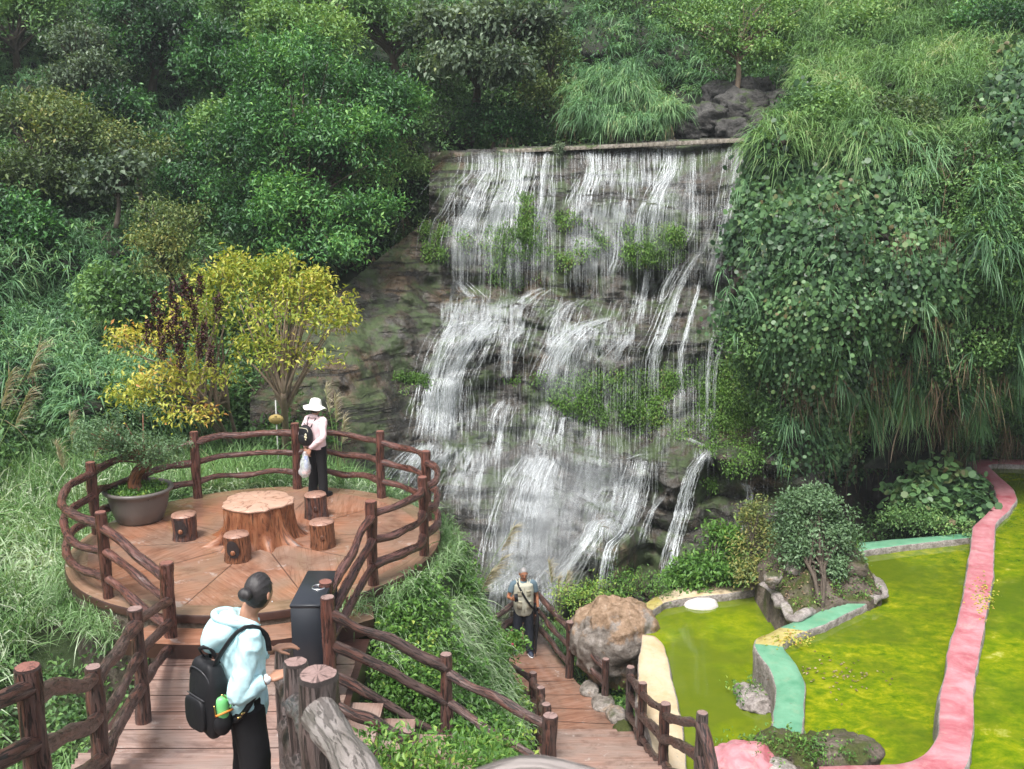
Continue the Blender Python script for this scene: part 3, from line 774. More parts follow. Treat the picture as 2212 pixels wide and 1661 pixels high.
tree('spreading_tree', 'flat topped tree with a bare trunk above the grey rock by the weir', 'tree', W(1586, 216, 26.8), [lobe(1530, 55, 26.5, 70, 18), lobe(1620, 20, 27, 110, 18), lobe(1560, 95, 26.3, 45, 12), lobe(1680, 60, 26.5, 60, 18), lobe(1640, 110, 26, 50, 12), lobe(1480, 25, 27, 60, 16)], 'leaf_mid', .085, 'wood_pale', 330, 24, .12, .45, .2, .62, .2, group=HG, stemtop=W(1592, 96, 26.6), droop=.15)
tree('bamboo_clump', 'feathery bamboo clump drooping over the middle of the weir', 'bamboo', W(1330, 292, 26.6), [lobe(1330, 190, 26.2, 90, 60), lobe(1270, 250, 25.9, 70, 45), lobe(1400, 240, 26, 75, 50), lobe(1350, 270, 25.7, 80, 25)], 'blade', .04, 'wood', 1000, 14, .36, .018, .2, .48, .28, group=HG, stems=5, blades=True, droop=.95)
tree('bush', 'ivy like bush with yellowing leaves right of the pale grey tree', 'bush', W(1200, 250, 28.5), [lobe(1200, 120, 27.5, 55, 50), lobe(1160, 200, 27.5, 50, 40)], 'leaf_olive', .06, nclus=170, k=24, L=.12, tint=.5, group=HG)
tree('hanging_vine', 'locust like fronds hanging left of the weir end', 'vine', W(885, 200, 27.4), [lobe(870, 240, 26.8, 40, 40), lobe(850, 330, 26.4, 50, 50), lobe(900, 360, 26.3, 28, 30), lobe(800, 380, 25.5, 60, 40)], 'leaf_mid', .04, nclus=330, k=26, L=.075, asp=.6, cr=.2, tint=.72, tv=.2, droop=.9, group=HG)
tree('bush', 'little green shrub growing on the weir crest', 'bush', W(1207, 322, 25.5), [lobe(1207, 322, 25.3, 12, 17)], 'leaf_pale', .012, nclus=22, k=18, L=.07, cr=.08, tint=.45, group=HG)
tree('bush', 'dark bush behind the left end of the weir', 'bush', W(1060, 330, 28.5), [lobe(1040, 270, 28.3, 60, 45), lobe(1120, 280, 28.3, 60, 40)], 'leaf_dark', .06, nclus=170, k=26, L=.11, tint=.40, group=HG)

MORE = [('grey green bush near the top of the right cliff, above the grass', 1880, 60, 26, 70, 40, 'leaf_mid', .5), ('dark bush in the grass at the top right corner', 2150, 60, 24.5, 80, 50, 'leaf_dark', .5), ('light leafy bush in the grass between the weir and the vines', 1760, 240, 21.8, 60, 40, 'leaf_mid', .62),
        ('small bush in the long grass above the round leaved vine', 1960, 260, 21.4, 70, 34, 'leaf_olive', .55), ('dark bush hanging over the bare soil at the right edge', 2190, 450, 19.6, 50, 60, 'leaf_dark', .5)]
for lb, x, y, d, rx, ry, mt, tn in MORE: tree('bush', lb, 'bush', W(x, y + ry * .7, d + .6), [lobe(x, y, d, rx, ry)], mt, .04, nclus=170, k=24, L=.11, tint=tn, group='bushes on the right cliff')
FOR = [('tall dark tree in front of the big dense tree, at its upper left', 500, 150, 29, 80, 100, 'leaf_dark', .42), ('tall tree crown at the top edge between two dark crowns', 530, 30, 31, 90, 70, 'leaf_mid', .45), ('pale leafy tree crown left of the big dense tree', 480, 290, 26.5, 60, 60, 'leaf_mid', .55),
       ('dark tree low on the left slope at the picture edge', 20, 480, 24.5, 110, 60, 'leaf_dark', .38), ('brownish bush below the pale rounded tree', 110, 250, 28, 80, 40, 'leaf_olive', .6), ('tree crown between the olive bush and the big dense tree', 410, 310, 27, 70, 50, 'leaf_dark', .46),
       ('tree with drooping leaves above the big dense tree', 660, 70, 27.5, 110, 60, 'leaf_mid', .58), ('shaded bush under the dark top left trees', 240, 230, 30, 80, 40, 'leaf_dark', .36), ('shrub at the foot of the left slope behind the golden trees', 250, 640, 21.5, 60, 45, 'leaf_mid', .45)]
for lb, x, y, d, rx, ry, mt, tn in FOR: tree('broadleaf_tree', lb, 'tree', W(x + 5, y + ry * 1.5, d + 1.), [lobe(x, y, d, rx, ry), lobe(x + rx * .4, y + ry * .5, d - .4, rx * .6, ry * .6)], mt, .09, nclus=260, k=26, L=.15, tint=tn, group=HG)
# ------------------------------------------------------------------ cover of the right cliff
def right_cover():
    le = left_edge
    kudzu = [(1590, 380), (1700, 335), (1850, 330), (1930, 420), (1990, 500), (2080, 560), (2090, 700), (2000, 790), (1900, 780), (1880, 830), (1790, 760), (1700, 740), (1560, 700), (1530, 640), (1570, 520), (1600, 440)]
    kudzu2 = [(1690, 740), (1760, 760), (1800, 900), (1830, 1060), (1700, 1090), (1680, 980), (1720, 900)]
    kudzu3 = [(2130, 130), (2260, 90), (2260, 330), (2180, 330), (2100, 240)]
    def inside(x, y): return x > le(y)
    px, py = scatter(RS, 30000, box_=(1530, -260, 2480, 1010), keep=inside)
    P0 = RS.pt(px, py); z = fbm(P0 / 1.3, 2, 71)
    kz = inpoly(px, py, kudzu) | inpoly(px, py, kudzu2) | inpoly(px, py, kudzu3)
    low = (py > 790) & ~kz
    dark = low & (px > 1830) & (py > 900) & (rng.random(len(px)) < .7)
    # round leaved vine
    i = np.where(kz | ((z > .35) & (py > 200) & (py < 820)))[0]
    gap = fbm(P0[i] * np.array([1.6, 1.6, 1.1]), 3, 73); i = i[(gap > -.16) & (rng.random(len(i)) < .95)]
    N = RS.nrm(px[i], py[i]); P = P0[i] + N * rng.uniform(.05, .35, len(i))[:, None]
    big = 1.05 - .35 * np.clip((py[i] - 420) / 300, 0, 1)
    lv = Leaves()
    k = 10; n = len(i)
    C = rep(P, k) + rn(n * k, .16); O = rep(N, k)
    D = unit(O * .35 + rn(n * k, .35) + np.array([0, 0, -.85])); NN = unit(O * .8 + UP * .75 + rn(n * k, .33))
    R = .050 * rep(big, k) * rng.uniform(.45, 1.45, n * k)
    lv.round(C, D, NN, R, np.clip(.42 + .30 * rep(vn(P * 1.3, 5), k) + rng.normal(0, .18, n * k), 0, .99))
    o = lv.build('round_leaf_vine', M['leaf_round']); tag(o, 'thick curtain of round leaved vine on the right cliff', 'vine', kind='stuff')
    # long grass and reed like blades hanging down
    colm = fbm(np.stack([px / 55., py / 230., px * 0], -1), 3, 78)
    j = np.where(~dark & ((z > -.5) | (py < 300)) & np.where(kz, rng.random(len(px)) < .14, ((py < 330) | (colm > -.02)) & ((px > 1690) | (py < 690))))[0]
    N = RS.nrm(px[j], py[j]); P = P0[j] + N * rng.uniform(.05, .45, len(j))[:, None]
    top = py[j] < 330
    a = Leaves(); b = Leaves()
    jt = np.where(top)[0]; jb = np.where(~top)[0]; jb = jb[rng.random(len(jb)) < .45]
    tt = .50 + .3 * vn(P * .8, 6)
    tuft_blades(a, P[jt], N[jt] * .7 + UP * .7 + np.array([-.3, -.1, 0]) + .9 * np.stack([vn(P[jt] * 1.1, q) for q in (1, 2, 3)], -1), 12, .45 + .3 * rng.random(len(jt)), .018, tt[jt] - .04 + .3 * vn(P[jt] * 1.6, 9), .62, .8)
    tuft_blades(b, P[jb], N[jb] * .5 + UP * .1 + .8 * np.stack([vn(P[jb] * 1.3, q) for q in (1, 2, 3)], -1), 10, .28 + .25 * rng.random(len(jb)), .020, tt[jb] - .08 + .2 * vn(P[jb] * 2, 9), .5, .85)
    o = a.build('cliff_top_grass', M['blade_yellow']); tag(o, 'long light green grass draped over the top of the right cliff', 'grass', kind='stuff')
    o = b.build('hanging_grass', M['blade']); tag(o, 'narrow leaved grass hanging down the right cliff', 'grass', kind='stuff')
    # small leaf fill
    q = np.where(~kz)[0]; q = q[rng.random(len(q)) < np.where(py[q] > 330, .75, .25)]
    N = RS.nrm(px[q], py[q]); P = P0[q] + N * rng.uniform(.0, .2, len(q))[:, None]
    c = Leaves(); cluster_leaves(c, P, N + UP * .5, 20, .2, .095, .55, .40 + .35 * vn(P, 9))
    o = c.build('cliff_undergrowth', M['leaf_mid']); tag(o, 'small leaved creepers and ferns on the right cliff', 'undergrowth', kind='stuff')
    # dry hanging roots and stems
    px2, py2 = scatter(RS, 700, box_=(1650, 200, 2300, 980), keep=lambda x, y: inside(x, y) & (fbm(np.stack([x / 140., y / 90., y * 0], -1), 2, 77) + .35 * ((x > 1930) & (x < 2100)) + .2 * (y > 760) > .18))
    P = RS.pt(px2, py2) + RS.nrm(px2, py2) * .38
    e = Leaves(); tuft_blades(e, P, np.tile([[0, -.15, -1.]], (len(P), 1)), 9, .5 + .5 * rng.random(len(P)), .012, .38, .3, .1, tj=.25)
    o = e.build('dead_vine_stems', M['dry']); tag(o, 'brown dead vine stems hanging on the right cliff', 'undergrowth', kind='stuff')
right_cover()
# a few separate bare lianas in front of the dark hollow
for k, (x0, y0, x1, y1, d) in enumerate(((1965, 760, 1935, 1000, 21.5), (1865, 800, 1842, 960, 20.8), (2060, 780, 2045, 930, 22.5), (1990, 690, 2000, 900, 21.3))):
    a = W(x0, y0, d); b = W(x1, y1, d); m = MB()
    pts = [a * (1 - t) + b * t + np.array([math.sin(t * 5 + k) * .12, 0, 0]) for t in np.linspace(0, 1, 6)]
    limb(m, pts, .016, .011, 6, k)
    o = m.build('liana', [M['wood_pale']])
    tag(o, ['pale bare liana hanging in front of the dark hollow, the longest one', 'thin liana hanging nearest the waterfall', 'thin liana hanging closest to the pink pond wall', 'liana hanging from the middle of the right cliff'][k], 'liana', 'lianas on the right cliff')

# ferns and moss tufts on the fall
def fall_ferns():
    lv = Leaves()
    zones = [([r8(*p) for p in ((120, 520), (290, 560), (280, 830), (130, 800))], 420, .5), ([r8(*p) for p in ((300, 600), (960, 480), (1180, 640), (900, 800), (660, 900), (560, 900), (400, 780))], 1300, .55),
             ([r8(*p) for p in ((650, 380), (740, 400), (740, 640), (640, 640))], 160, .6), ([r8(*p) for p in ((1220, 560), (1560, 560), (1560, 760), (1250, 760))], 420, .55),
             ([r8(*p) for p in ((560, 1400), (1800, 1310), (1830, 1660), (1100, 1660), (620, 1480))], 1400, .5), ([r8(*p) for p in ((1640, 1300), (2240, 1200), (2240, 1660), (1640, 1660))], 1500, .5),
             ([r9(*p) for p in ((1100, 0), (2210, 0), (2300, 560), (1950, 540), (1700, 330), (1400, 330), (1160, 160))], 1900, .5), ([r8(*p) for p in ((0, 1380), (160, 1400), (150, 1480), (0, 1470))], 120, .5),
             ([r9(*p) for p in ((1780, 560), (1940, 560), (1920, 640), (1790, 640))], 110, .6), ([r9(*p) for p in ((100, 0), (290, 0), (290, 60), (110, 60))], 70, .5)]
    for poly, n, t in zones:
        px, py = scatter(FS, int(n * 2.2), poly)
        P = FS.pt(px, py); w = fbm(P * np.array([2.2, 2.2, 1.4]), 3, 81) > -.10; px, py, P = px[w], py[w], P[w]
        N = FS.nrm(px, py); P = P + N * .03
        cluster_leaves(lv, P, N + UP * .1, 11, .12, .062, .5, t + .25 * vn(P * 2., 3), .8, tj=.15)
    o = lv.build('wet_ferns', M['fern']); tag(o, 'bright green ferns and moss clinging to the waterfall rock', 'fern', kind='stuff')
fall_ferns()
# ------------------------------------------------------------------ terrace, walkway, stairs, path
PC = np.array([-3.55, 13.36]); PR = 2.54
def wood_floor(name, a, b, c3, seam, wet=.12):
    n = NT(name); r = n.attr('rest', True); p = n.pos()
    gr = n.noise(n.map(r, (1.2, 16, 1)), 1.0, 6, .65, 1.2)
    big = n.noise(p, .9, 4, .6, .3)
    c = n.ramp(gr, [(.28, a), (.5, b), (.76, c3)])
    c = n.mix(n.ramp(big, [(.38, 0.), (.60, .8)]), c, seam)
    ln = n.ramp(n.noise(n.map(r, (1.0, 26, 1), (3, 3, 3)), 1.0, 3, .5, 2.0), [(.36, 1.), (.42, 0.)])
    c = n.mix(n.math('MULTIPLY', ln, .35), c, tuple(x * .35 for x in a))
    dm = n.ramp(n.noise(n.map(p, (1, 1, 1), (6, 6, 6)), 1.7, 6, .7, .6), [(.50, 0.), (.66, .6)]); c = n.mix(dm, c, tuple(x * .45 for x in a))
    st = n.ramp(n.noise(p, 2.6, 6, .75, .4), [(.60, 0.), (.66, .6)])
    c = n.mix(st, c, (.42, .36, .33))
    rg = n.ramp(n.noise(p, 1.3, 4, .6), [(.35, wet * .6), (.55, wet * 1.3), (.75, wet * 2.6)])
    return n.done(n.bsdf(c, rg, .5, 0, n.bump(gr, .10, .01)))
M['floor'] = wood_floor('stained_wet_terrace', (.215, .085, .048), (.325, .15, .09), (.42, .25, .18), (.235, .165, .125))
M['deck'] = wood_floor('wet_brown_deck', (.20, .105, .078), (.31, .185, .145), (.44, .31, .26), (.27, .205, .175))
M['path'] = wood_floor('wet_brown_path', (.17, .08, .052), (.28, .145, .098), (.36, .235, .18), (.21, .145, .112))
M['border'] = wood_floor('muddy_terrace_border', (.20, .115, .07), (.30, .17, .11), (.38, .25, .18), (.16, .125, .08), .2)
M['riser'] = plain('dark_brown_riser', (.055, .026, .020), .35, .5, 0, .45, 9, .4, 20)

def terrace():
    m = MB(); ns = 10; gap = .005
    for k in range(ns):
        a0 = 2 * PI * k / ns + .16; a1 = 2 * PI * (k + 1) / ns + .16; am = (a0 + a1) / 2
        V = []; n = 14; R = PR - .28
        th = np.linspace(a0 + gap / R, a1 - gap / R, n)
        V.append([.02 * math.cos(am), .02 * math.sin(am), 0])
        for t in th: V.append([R * math.cos(t), R * math.sin(t), 0])
        V = np.array(V)
        # boards change direction from wedge to wedge
        ca, sa = math.cos(am + (.55 if k % 2 else -.55)), math.sin(am + (.55 if k % 2 else -.55))
        rest = np.stack([V[:, 0] * ca + V[:, 1] * sa, -V[:, 0] * sa + V[:, 1] * ca + k * 3, V[:, 2] + k], -1)
        Fc = np.array([[0, i, i + 1] for i in range(1, n)])
        m.add(V + np.array([*PC, 0]), Fc, 0, rest)
    th = np.linspace(0, 2 * PI, 97)[:-1]
    def ring(r, z): return np.stack([PC[0] + r * np.cos(th), PC[1] + r * np.sin(th), th * 0 + z], -1)
    n = len(th); j = np.arange(n); j2 = (j + 1) % n
    V = np.concatenate([ring(PR - .278, -.001), ring(PR - .012, -.003), ring(PR, -.02), ring(PR, -.10)])
    rr = np.concatenate([np.stack([th * 2.4, th * 0 + i * .3, th * 0], -1) for i in range(4)])
    m.add(V, np.stack([j, n + j, n + j2, j2], -1), 1, rr)
    m.add(V, np.concatenate([np.stack([k * n + j, (k + 1) * n + j, (k + 1) * n + j2, k * n + j2], -1) for k in (1, 2)]), 2, rr)
    V = np.concatenate([ring(PR - .28, -.012), [[PC[0], PC[1], -.012]]])
    m.add(V, np.stack([j, j2, j * 0 + n], -1), 2)
    # retaining drum below
    V = np.concatenate([ring(PR - .02, -.098), ring(PR - .10, -2.6)]); m.add(V, np.stack([j, n + j, n + j2, j2], -1), 3)
    o = m.build('terrace', [M['floor'], M['border'], M['riser'], M['moss_rock']], None, False); tag(o, kind='structure')
terrace()

def slab(m, poly, z0, z1, top, side, restrot=0.):
    """flat polygon slab with vertical sides"""
    P = np.array(poly, float); n = len(P)
    V = np.concatenate([np.c_[P, np.full(n, z1)], np.c_[P, np.full(n, z0)]])
    ca, sa = math.cos(restrot), math.sin(restrot)
    R = np.stack([V[:, 0] * ca + V[:, 1] * sa, -V[:, 0] * sa + V[:, 1] * ca + rng.uniform(0, 50), V[:, 2]], -1)
    m.add(V, np.arange(n)[None], top, R)
    j = np.arange(n); j2 = (j + 1) % n
    m.add(V, np.stack([j, n + j, n + j2, j2], -1), side, R)

WZ = -.35
def arc_pts(r, x0, x1, n=14):
    a0 = math.acos(max(-1, min(1, (x0 - PC[0]) / r))); a1 = math.acos(max(-1, min(1, (x1 - PC[0]) / r)))
    a = np.linspace(a0, a1, n); return [(PC[0] + r * math.cos(t), PC[1] - r * math.sin(t)) for t in a]
m = MB()
step_in = arc_pts(PR - .06, -4.25, -1.75); step_out = arc_pts(PR + .40, -4.45, -1.65)
slab(m, step_out + step_in[::-1], -.36, -.175, 0, 1, .1)
o = m.build('entrance_step', [M['floor'], M['riser']], None, False); tag(o, kind='structure')
# walkway boards, laid across, ending against the step
m = MB(); y = 8.30; yt = 10.55; xs_l = lambda y: -3.98 + .03 * (y - 8); xs_r = lambda y: -1.72 - .02 * (y - 8)
ys = np.arange(8.28, 10.8, .335)
for k in range(len(ys) - 1):
    a, b = ys[k] + .008, ys[k + 1] - .008; w = .05 * math.sin(k * 2.1)
    n = 12; X = np.linspace(xs_l(a), xs_r(a), n)
    low = [(x, a + .045 * math.sin(x * 1.1 + .3) + .05 * (x + 3)) for x in X]; hi = [(x, b + .045 * math.sin(x * 1.1 + .3) + .05 * (x + 3)) for x in X[::-1]]
    slab(m, low + hi, WZ - .05, WZ, 0, 1, 0)
slab(m, [(-4.02, 8.2), (-1.68, 8.2), (-1.68, 10.95), (-4.02, 11.0)], WZ - .3, WZ - .007, 1, 1)
o = m.build('walkway', [M['deck'], M['riser']], None, False); tag(o, kind='structure')
# main stair climbing towards the viewpoint
m = MB()
n_st = 24; y0 = 8.28; y1 = .2; z0 = WZ; z1 = 3.35
for k in range(n_st):
    ya = y0 + (y1 - y0) * k / n_st; yb = y0 + (y1 - y0) * (k + 1) / n_st; z = z0 + (z1 - z0) * (k + 1) / n_st
    xr = lambda y: -1.66 + (8.3 - y) * .215; xl = lambda y: -3.98 + (8.3 - y) * .38
    slab(m, [(xl(ya), ya), (xr(ya), ya), (xr(yb), yb), (xl(yb), yb)], z - .5, z, 0, 1, 0)
slab(m, [(-1.2, -1.5), (1.5, -1.5), (1.5, .3), (-1.2, .3)], 2.9, z1 + .004, 0, 1)
o = m.build('main_stair', [M['deck'], M['riser']], None, False); tag(o, kind='structure')
# side stair going down right to the landing
m = MB()
for k in range(6):
    xa = -1.70 + k * .34; z = WZ - .17 * (k + .5)
    slab(m, [(xa, 8.45 + k * .02), (xa + .35, 8.47 + k * .02), (xa + .35, 9.60 - k * .02), (xa, 9.62 - k * .02)], z - .5, z, 0, 1, PI / 2)
o = m.build('side_stair', [M['deck'], M['riser']], None, False); tag(o, kind='structure')
# landing and stair down to the lower path
m = MB()
slab(m, [(.34, 8.0), (2.1, 8.0), (2.05, 9.5), (.40, 9.5)], -2.2, -1.40, 0, 1)
ny = 16
for k in range(ny):
    ya = 9.5 + k * .335; z = -1.40 - (2.42 / ny) * (k + 1) 
    slab(m, [(.36, ya), (1.98, ya), (1.98, ya + .345), (.36, ya + .345)], z - .6, z, 0, 1)
o = m.build('lower_stair', [M['deck'], M['riser']], None, False); tag(o, kind='structure')
LZ = -3.9
m = MB()
pl = [(.30, 14.7), (-.05, 15.2), (-.30, 15.9), (-.50, 17.1), (-.2, 18.2), (.12, 19.15), (.42, 19.15), (.75, 18.0), (1.16, 16.6), (1.5, 15.9), (1.85, 15.4), (2.05, 14.7)]
slab(m, pl, LZ - .4, LZ, 0, 1, .3)
for k, yy in enumerate(np.arange(14.72, 18.9, .48)):   # joints between the stamped boards
    xl = np.interp(yy, [14.7, 15.2, 15.9, 17.1, 18.2, 19.15], [.30, -.05, -.30, -.50, -.2, .12]); xr = np.interp(yy, [14.7, 15.4, 15.9, 16.6, 18, 19.15], [2.05, 1.85, 1.5, 1.16, .75, .42])
    X = np.linspace(xl + .02, xr - .02, 10); yv = yy + .05 * np.sin(X * 2 + k)
    V = np.stack([np.r_[X, X[::-1]], np.r_[yv, (yv + .014)[::-1]], np.full(20, LZ + .004)], -1); m.add(V, np.arange(20)[None], 1)
o = m.build('lower_path', [M['path'], M['riser']], None, False); tag(o, kind='structure')

# ------------------------------------------------------------------ log fences
fence_n = [0]
def fence(label, posts, rails, group='rustic log fences', barkm='bark', cutm='cut', rr=.053, bulge=None, name='log_fence', pr=.068, drop=(.17, .50, .83), seed0=0, nobulge=()):
    """posts: (x, y, zbase, ztop[, radius[, bark[, cut]]]); rails: list of (i, j[, drops])"""
    root = empty(name, label, 'fence', (posts[0][0], posts[0][1], posts[0][2]), group)
    org = np.array(posts[0][:3], float)
    for k, p in enumerate(posts):
        fence_n[0] += 1; sd = fence_n[0]
        x, y, zb, zt = p[:4]; r = p[4] if len(p) > 4 else pr
        bm = p[5] if len(p) > 5 else barkm; cm = p[6] if len(p) > 6 else cutm
        lx, ly = rng.normal(0, .008, 2)
        m = MB()
        h = zt - zb
        V, Q, c, rs = tube([(x, y, zb - .15), (x + lx, y + ly, zb + h * .5), (x + lx * .5, y - ly, zt - .012)], [r * 1.08, r * 1.0, r * 1.03, r], 30, .022, r * .16, sd, lump=r * .22)
        m.add(V, Q, 0, rs)
        ring = V[-30:]; cen = ring.mean(0)                          # rounded rim and sawn top
        r2 = cen + (ring - cen) * .90 + np.array([0, 0, .014]); rc = rs[-30:] * np.array([.9, .9, 0]) + np.array([0, 0, sd])
        nn = np.arange(30); V2 = np.concatenate([ring, r2, [cen + np.array([0, 0, .015])]])
        R2 = np.concatenate([rs[-30:], rc, [[0, 0, sd]]])
        m.add(V2, np.stack([nn, (nn + 1) % 30, 30 + (nn + 1) % 30, 30 + nn], -1), 0, R2)
        m.add(V2, np.stack([30 + nn, 30 + (nn + 1) % 30, nn * 0 + 60], -1), 1, R2)
        m.build('post', [M[bm], M[cm]], root, True, org)
    for rl in rails:
        i, j = rl[0], rl[1]; dd = rl[2] if len(rl) > 2 else drop
        a = np.array([posts[i][0], posts[i][1], posts[i][3]]); b = np.array([posts[j][0], posts[j][1], posts[j][3]])
        for q, d_ in enumerate(dd):
            da, db = d_ if isinstance(d_, tuple) else (d_, d_)
            fence_n[0] += 1; sd = fence_n[0]
            A = a - np.array([0, 0, da]); B = b - np.array([0, 0, db]); L = np.linalg.norm(B - A)
            mid = []
            for t in (.25, .5, .75):
                p = A * (1 - t) + B * t + np.array([0, 0, rng.normal(0, .013)])
                if bulge is not None and i not in nobulge:
                    c = np.array([bulge[0], bulge[1], p[2]]); u = p - c
                    p = c + u / np.linalg.norm(u[:2]) * (bulge[2] if np.isscalar(bulge[2]) else bulge[2][0])
                    pm = A * (1 - t) + B * t; p = pm + (p - pm) * 1.0 + np.array([0, 0, rng.normal(0, .01)])
                else: p = p + rn(1, .010)[0]
                mid.append(p)
            k = rng.uniform(.88, 1.12)
            V, Q, c, rs = tube([A, *mid, B], [rr * k * 1.12, rr * k * .95, rr * k * rng.uniform(.95, 1.08), rr * k * .97, rr * k * 1.1], 18, .03, rr * .20, sd, lump=rr * .30)
            m = MB(); m.add(V, [Q, *c], 0, rs)
            m.build('rail', [M[rl[3] if len(rl) > 3 else barkm]], root, True, org)
    return root
def onring(px, py, z=0., r=PR - .11):
    p = G(px, py, z)[:2] - PC; p = p / np.linalg.norm(p) * r + PC; return p
def post(p, zb, zt, *a): return (p[0], p[1], zb, zt, *a)
H = 1.06
rp = [onring(240, 1288), onring(172, 1180), onring(245, 1085), onring(415, 1066), onring(645, 1050), onring(828, 1073), onring(938, 1135), onring(930, 1200), onring(815, 1265)]
rp[1] = onring(163, 1150); rp[6] = onring(945, 1120)
endl = G(373, 1405, WZ)[:2]; endr = G(712, 1440, WZ)[:2]
ps = [post(endl, WZ, .72, .075)] + [post(p, -.05, H + dz) for p, dz in zip(rp, (.03, .0, .0, .02, .04, .03, .0, .04, .03))] + [post(endr, WZ, .66, .07)]
fence('round log railing of the terrace with curved red brown rails', ps,
      [(0, 1, ((.20, .20), (.46, .50), (.78, .84))), *[(k, k + 1) for k in range(1, 9)], (9, 10, ((.2, .18), (.5, .45), (.83, .72)))], barkm='bark_red', cutm='cut_red', bulge=(PC[0], PC[1], PR - .04), nobulge=(0, len(ps) - 2))
# walkway railing, left
pa = W(60, 1440, 5.6); pb = W(200, 1440, 7.8); pc = W(292, 1314, 9.7); pd = W(-230, 1560, 4.4)
ps = [(*endl, WZ, .72 - .02, .01), (pc[0], pc[1], WZ, pc[2], .068), (pb[0], pb[1], -.05, pb[2], .068), (pa[0], pa[1], pa[2] - 1.15, pa[2], .070, 'bark', 'cut_red'), (pd[0], pd[1], pd[2] - 1.1, pd[2], .07)]
fence('log railing along the left of the walkway running down from the lower left corner', ps[1:], [(0, 1, ((.17, .17), (.5, .52), (.83, .85))), (1, 2, ((.10, .2), (.44, .52), (.8, .83))), (2, 3, ((.13, .1), (.47, .45), (.85, .8)))], seed0=40)
org = np.array([*endl, WZ]); root = empty('log_rails', 'three sloping log rails between the walkway railing and the corner post of the terrace', 'fence', tuple(org), 'rustic log fences')
for d0, d1 in ((.46, .14), (.72, .48), (1.0, .82)):
    A = np.array([endl[0], endl[1], .72 - d0 - .0]); B = np.array([pc[0], pc[1], pc[2] - d1])
    V, Q, c, rs = tube([A, (A + B) / 2 + rn(1, .01)[0], B], [.052, .05, .052], 18, .03, .01, int(d0 * 100), lump=.012); m = MB(); m.add(V, [Q, *c], 0, rs); m.build('rail', [M['bark']], root, True, org)
# main stair railing, right (three posts in line, close to the camera)
A_ = W(612, 1397, 6.9); B_ = W(636, 1430, 5.1); C_ = W(686, 1456, 3.05)
D_ = W(1000, 1990, 1.6)
ps = [(A_[0], A_[1], A_[2] - 1.15, A_[2], .063, 'bark_grey'), (B_[0], B_[1], B_[2] - 1.12, B_[2], .064, 'bark_grey'), (C_[0], C_[1], C_[2] - 1.12, C_[2], .0655, 'bark_grey'), (D_[0], D_[1], D_[2] - 1.0, D_[2] + .12, .06, 'bark_grey')]
fence('weathered grey log railing right of the main stair with three thick posts in line', ps, [(0, 1, ((.25, .28), (.6, .6), (.9, .9))), (1, 2, ((.24, .22), (.58, .58), (.9, .9))), (2, 3, ((.125, .12), (.50, .50), (.85, .85)), 'bark_pale')], rr=.060, barkm='bark_grey')
# side stair railing, far side
e1 = W(706, 1290, 10.2); e2 = W(965, 1413, 10.7); e3 = W(1188, 1545, 10.0)
ps = [(e1[0], e1[1], WZ, e1[2], .07, 'bark_red', 'cut'), (e2[0], e2[1], e2[2] - 1.25, e2[2], .066), (e3[0], e3[1], e3[2] - 1.25, e3[2], .072)]
fence('log railing sloping down from the litter bin to the landing', ps, [(0, 1, ((.15, .16), (.50, .56), (.84, .98))), (1, 2, ((.22, .12), (.56, .60), (.95, 1.0)))], rr=.052)
A = np.array([e1[0], e1[1], e1[2] - .12]); org = A - UP * .9; root = empty('log_rails', 'short log rails joining the two posts beside the litter bin', 'fence', tuple(org), 'rustic log fences'); B = np.array([endr[0], endr[1], .66 - .16])
for d0, d1 in ((0, 0), (.36, .36), (.7, .7)):
    V, Q, c, rs = tube([A - UP * d0, (A + B) / 2 - UP * (d0 + .01), B - UP * d1], [.045, .042, .045], 16, .03, .009, int(d0 * 10), lump=.01); m = MB(); m.add(V, [Q, *c], 0, rs); m.build('rail', [M['bark_grey']], root, True, org)
# side stair railing, near side
f0 = A_.copy(); f1 = W(885, 1578, 8.7)
ps = [(-1.55, 7.9, -.3, .72, .06), (f1[0], f1[1], f1[2] - 1.05, f1[2], .062), (.35, 7.6, -1.5, -.42, .066)]
fence('log railing on the near side of the side stair, half hidden by weeds', ps, [(0, 1, ((.2, .1), (.5, .42), (.85, .8))), (1, 2, ((.12, .15), (.5, .5), (.9, .85)))], rr=.05)
# lower stair railing, left
ql = [W(1179, 1521, 12.9), W(1168, 1485, 14.2), W(1151, 1453, 15.8)]; g1 = G(1078, 1402, -2.80); g2 = G(1052, 1330, -2.82); g3 = G(1140, 1266, -2.80)
ps = [(e3[0] + .02, e3[1] + .1, e3[2] - 1.2, e3[2] - .04, .02)] + [(q[0], q[1], q[2] - 1.1, q[2], .062) for q in ql] + [(g1[0], g1[1], LZ, g1[2], .062), (g2[0], g2[1], LZ, g2[2], .068), (g3[0], g3[1], LZ, g3[2], .068)]
fence('log railing left of the lower path, ending behind the man with the umbrella', ps[1:], [(k, k + 1, ((.14, .14), (.47, .47), (.8, .8))) for k in range(5)], rr=.052)
# lower path railing, right, far part by the boulder
h1 = G(1231, 1343, -2.82)
ps = [(g3[0] + .14, g3[1] - .02, LZ, g3[2] - .02, .03), (h1[0], h1[1], LZ, h1[2], .075), (1.62, 15.9, LZ, -3.1, .06)]
fence('log railing right of the lower path between the man and the big boulder', ps, [(0, 1, ((.06, .14), (.42, .47), (.76, .8))), (1, 2, ((.14, .2), (.47, .45)))], rr=.052)
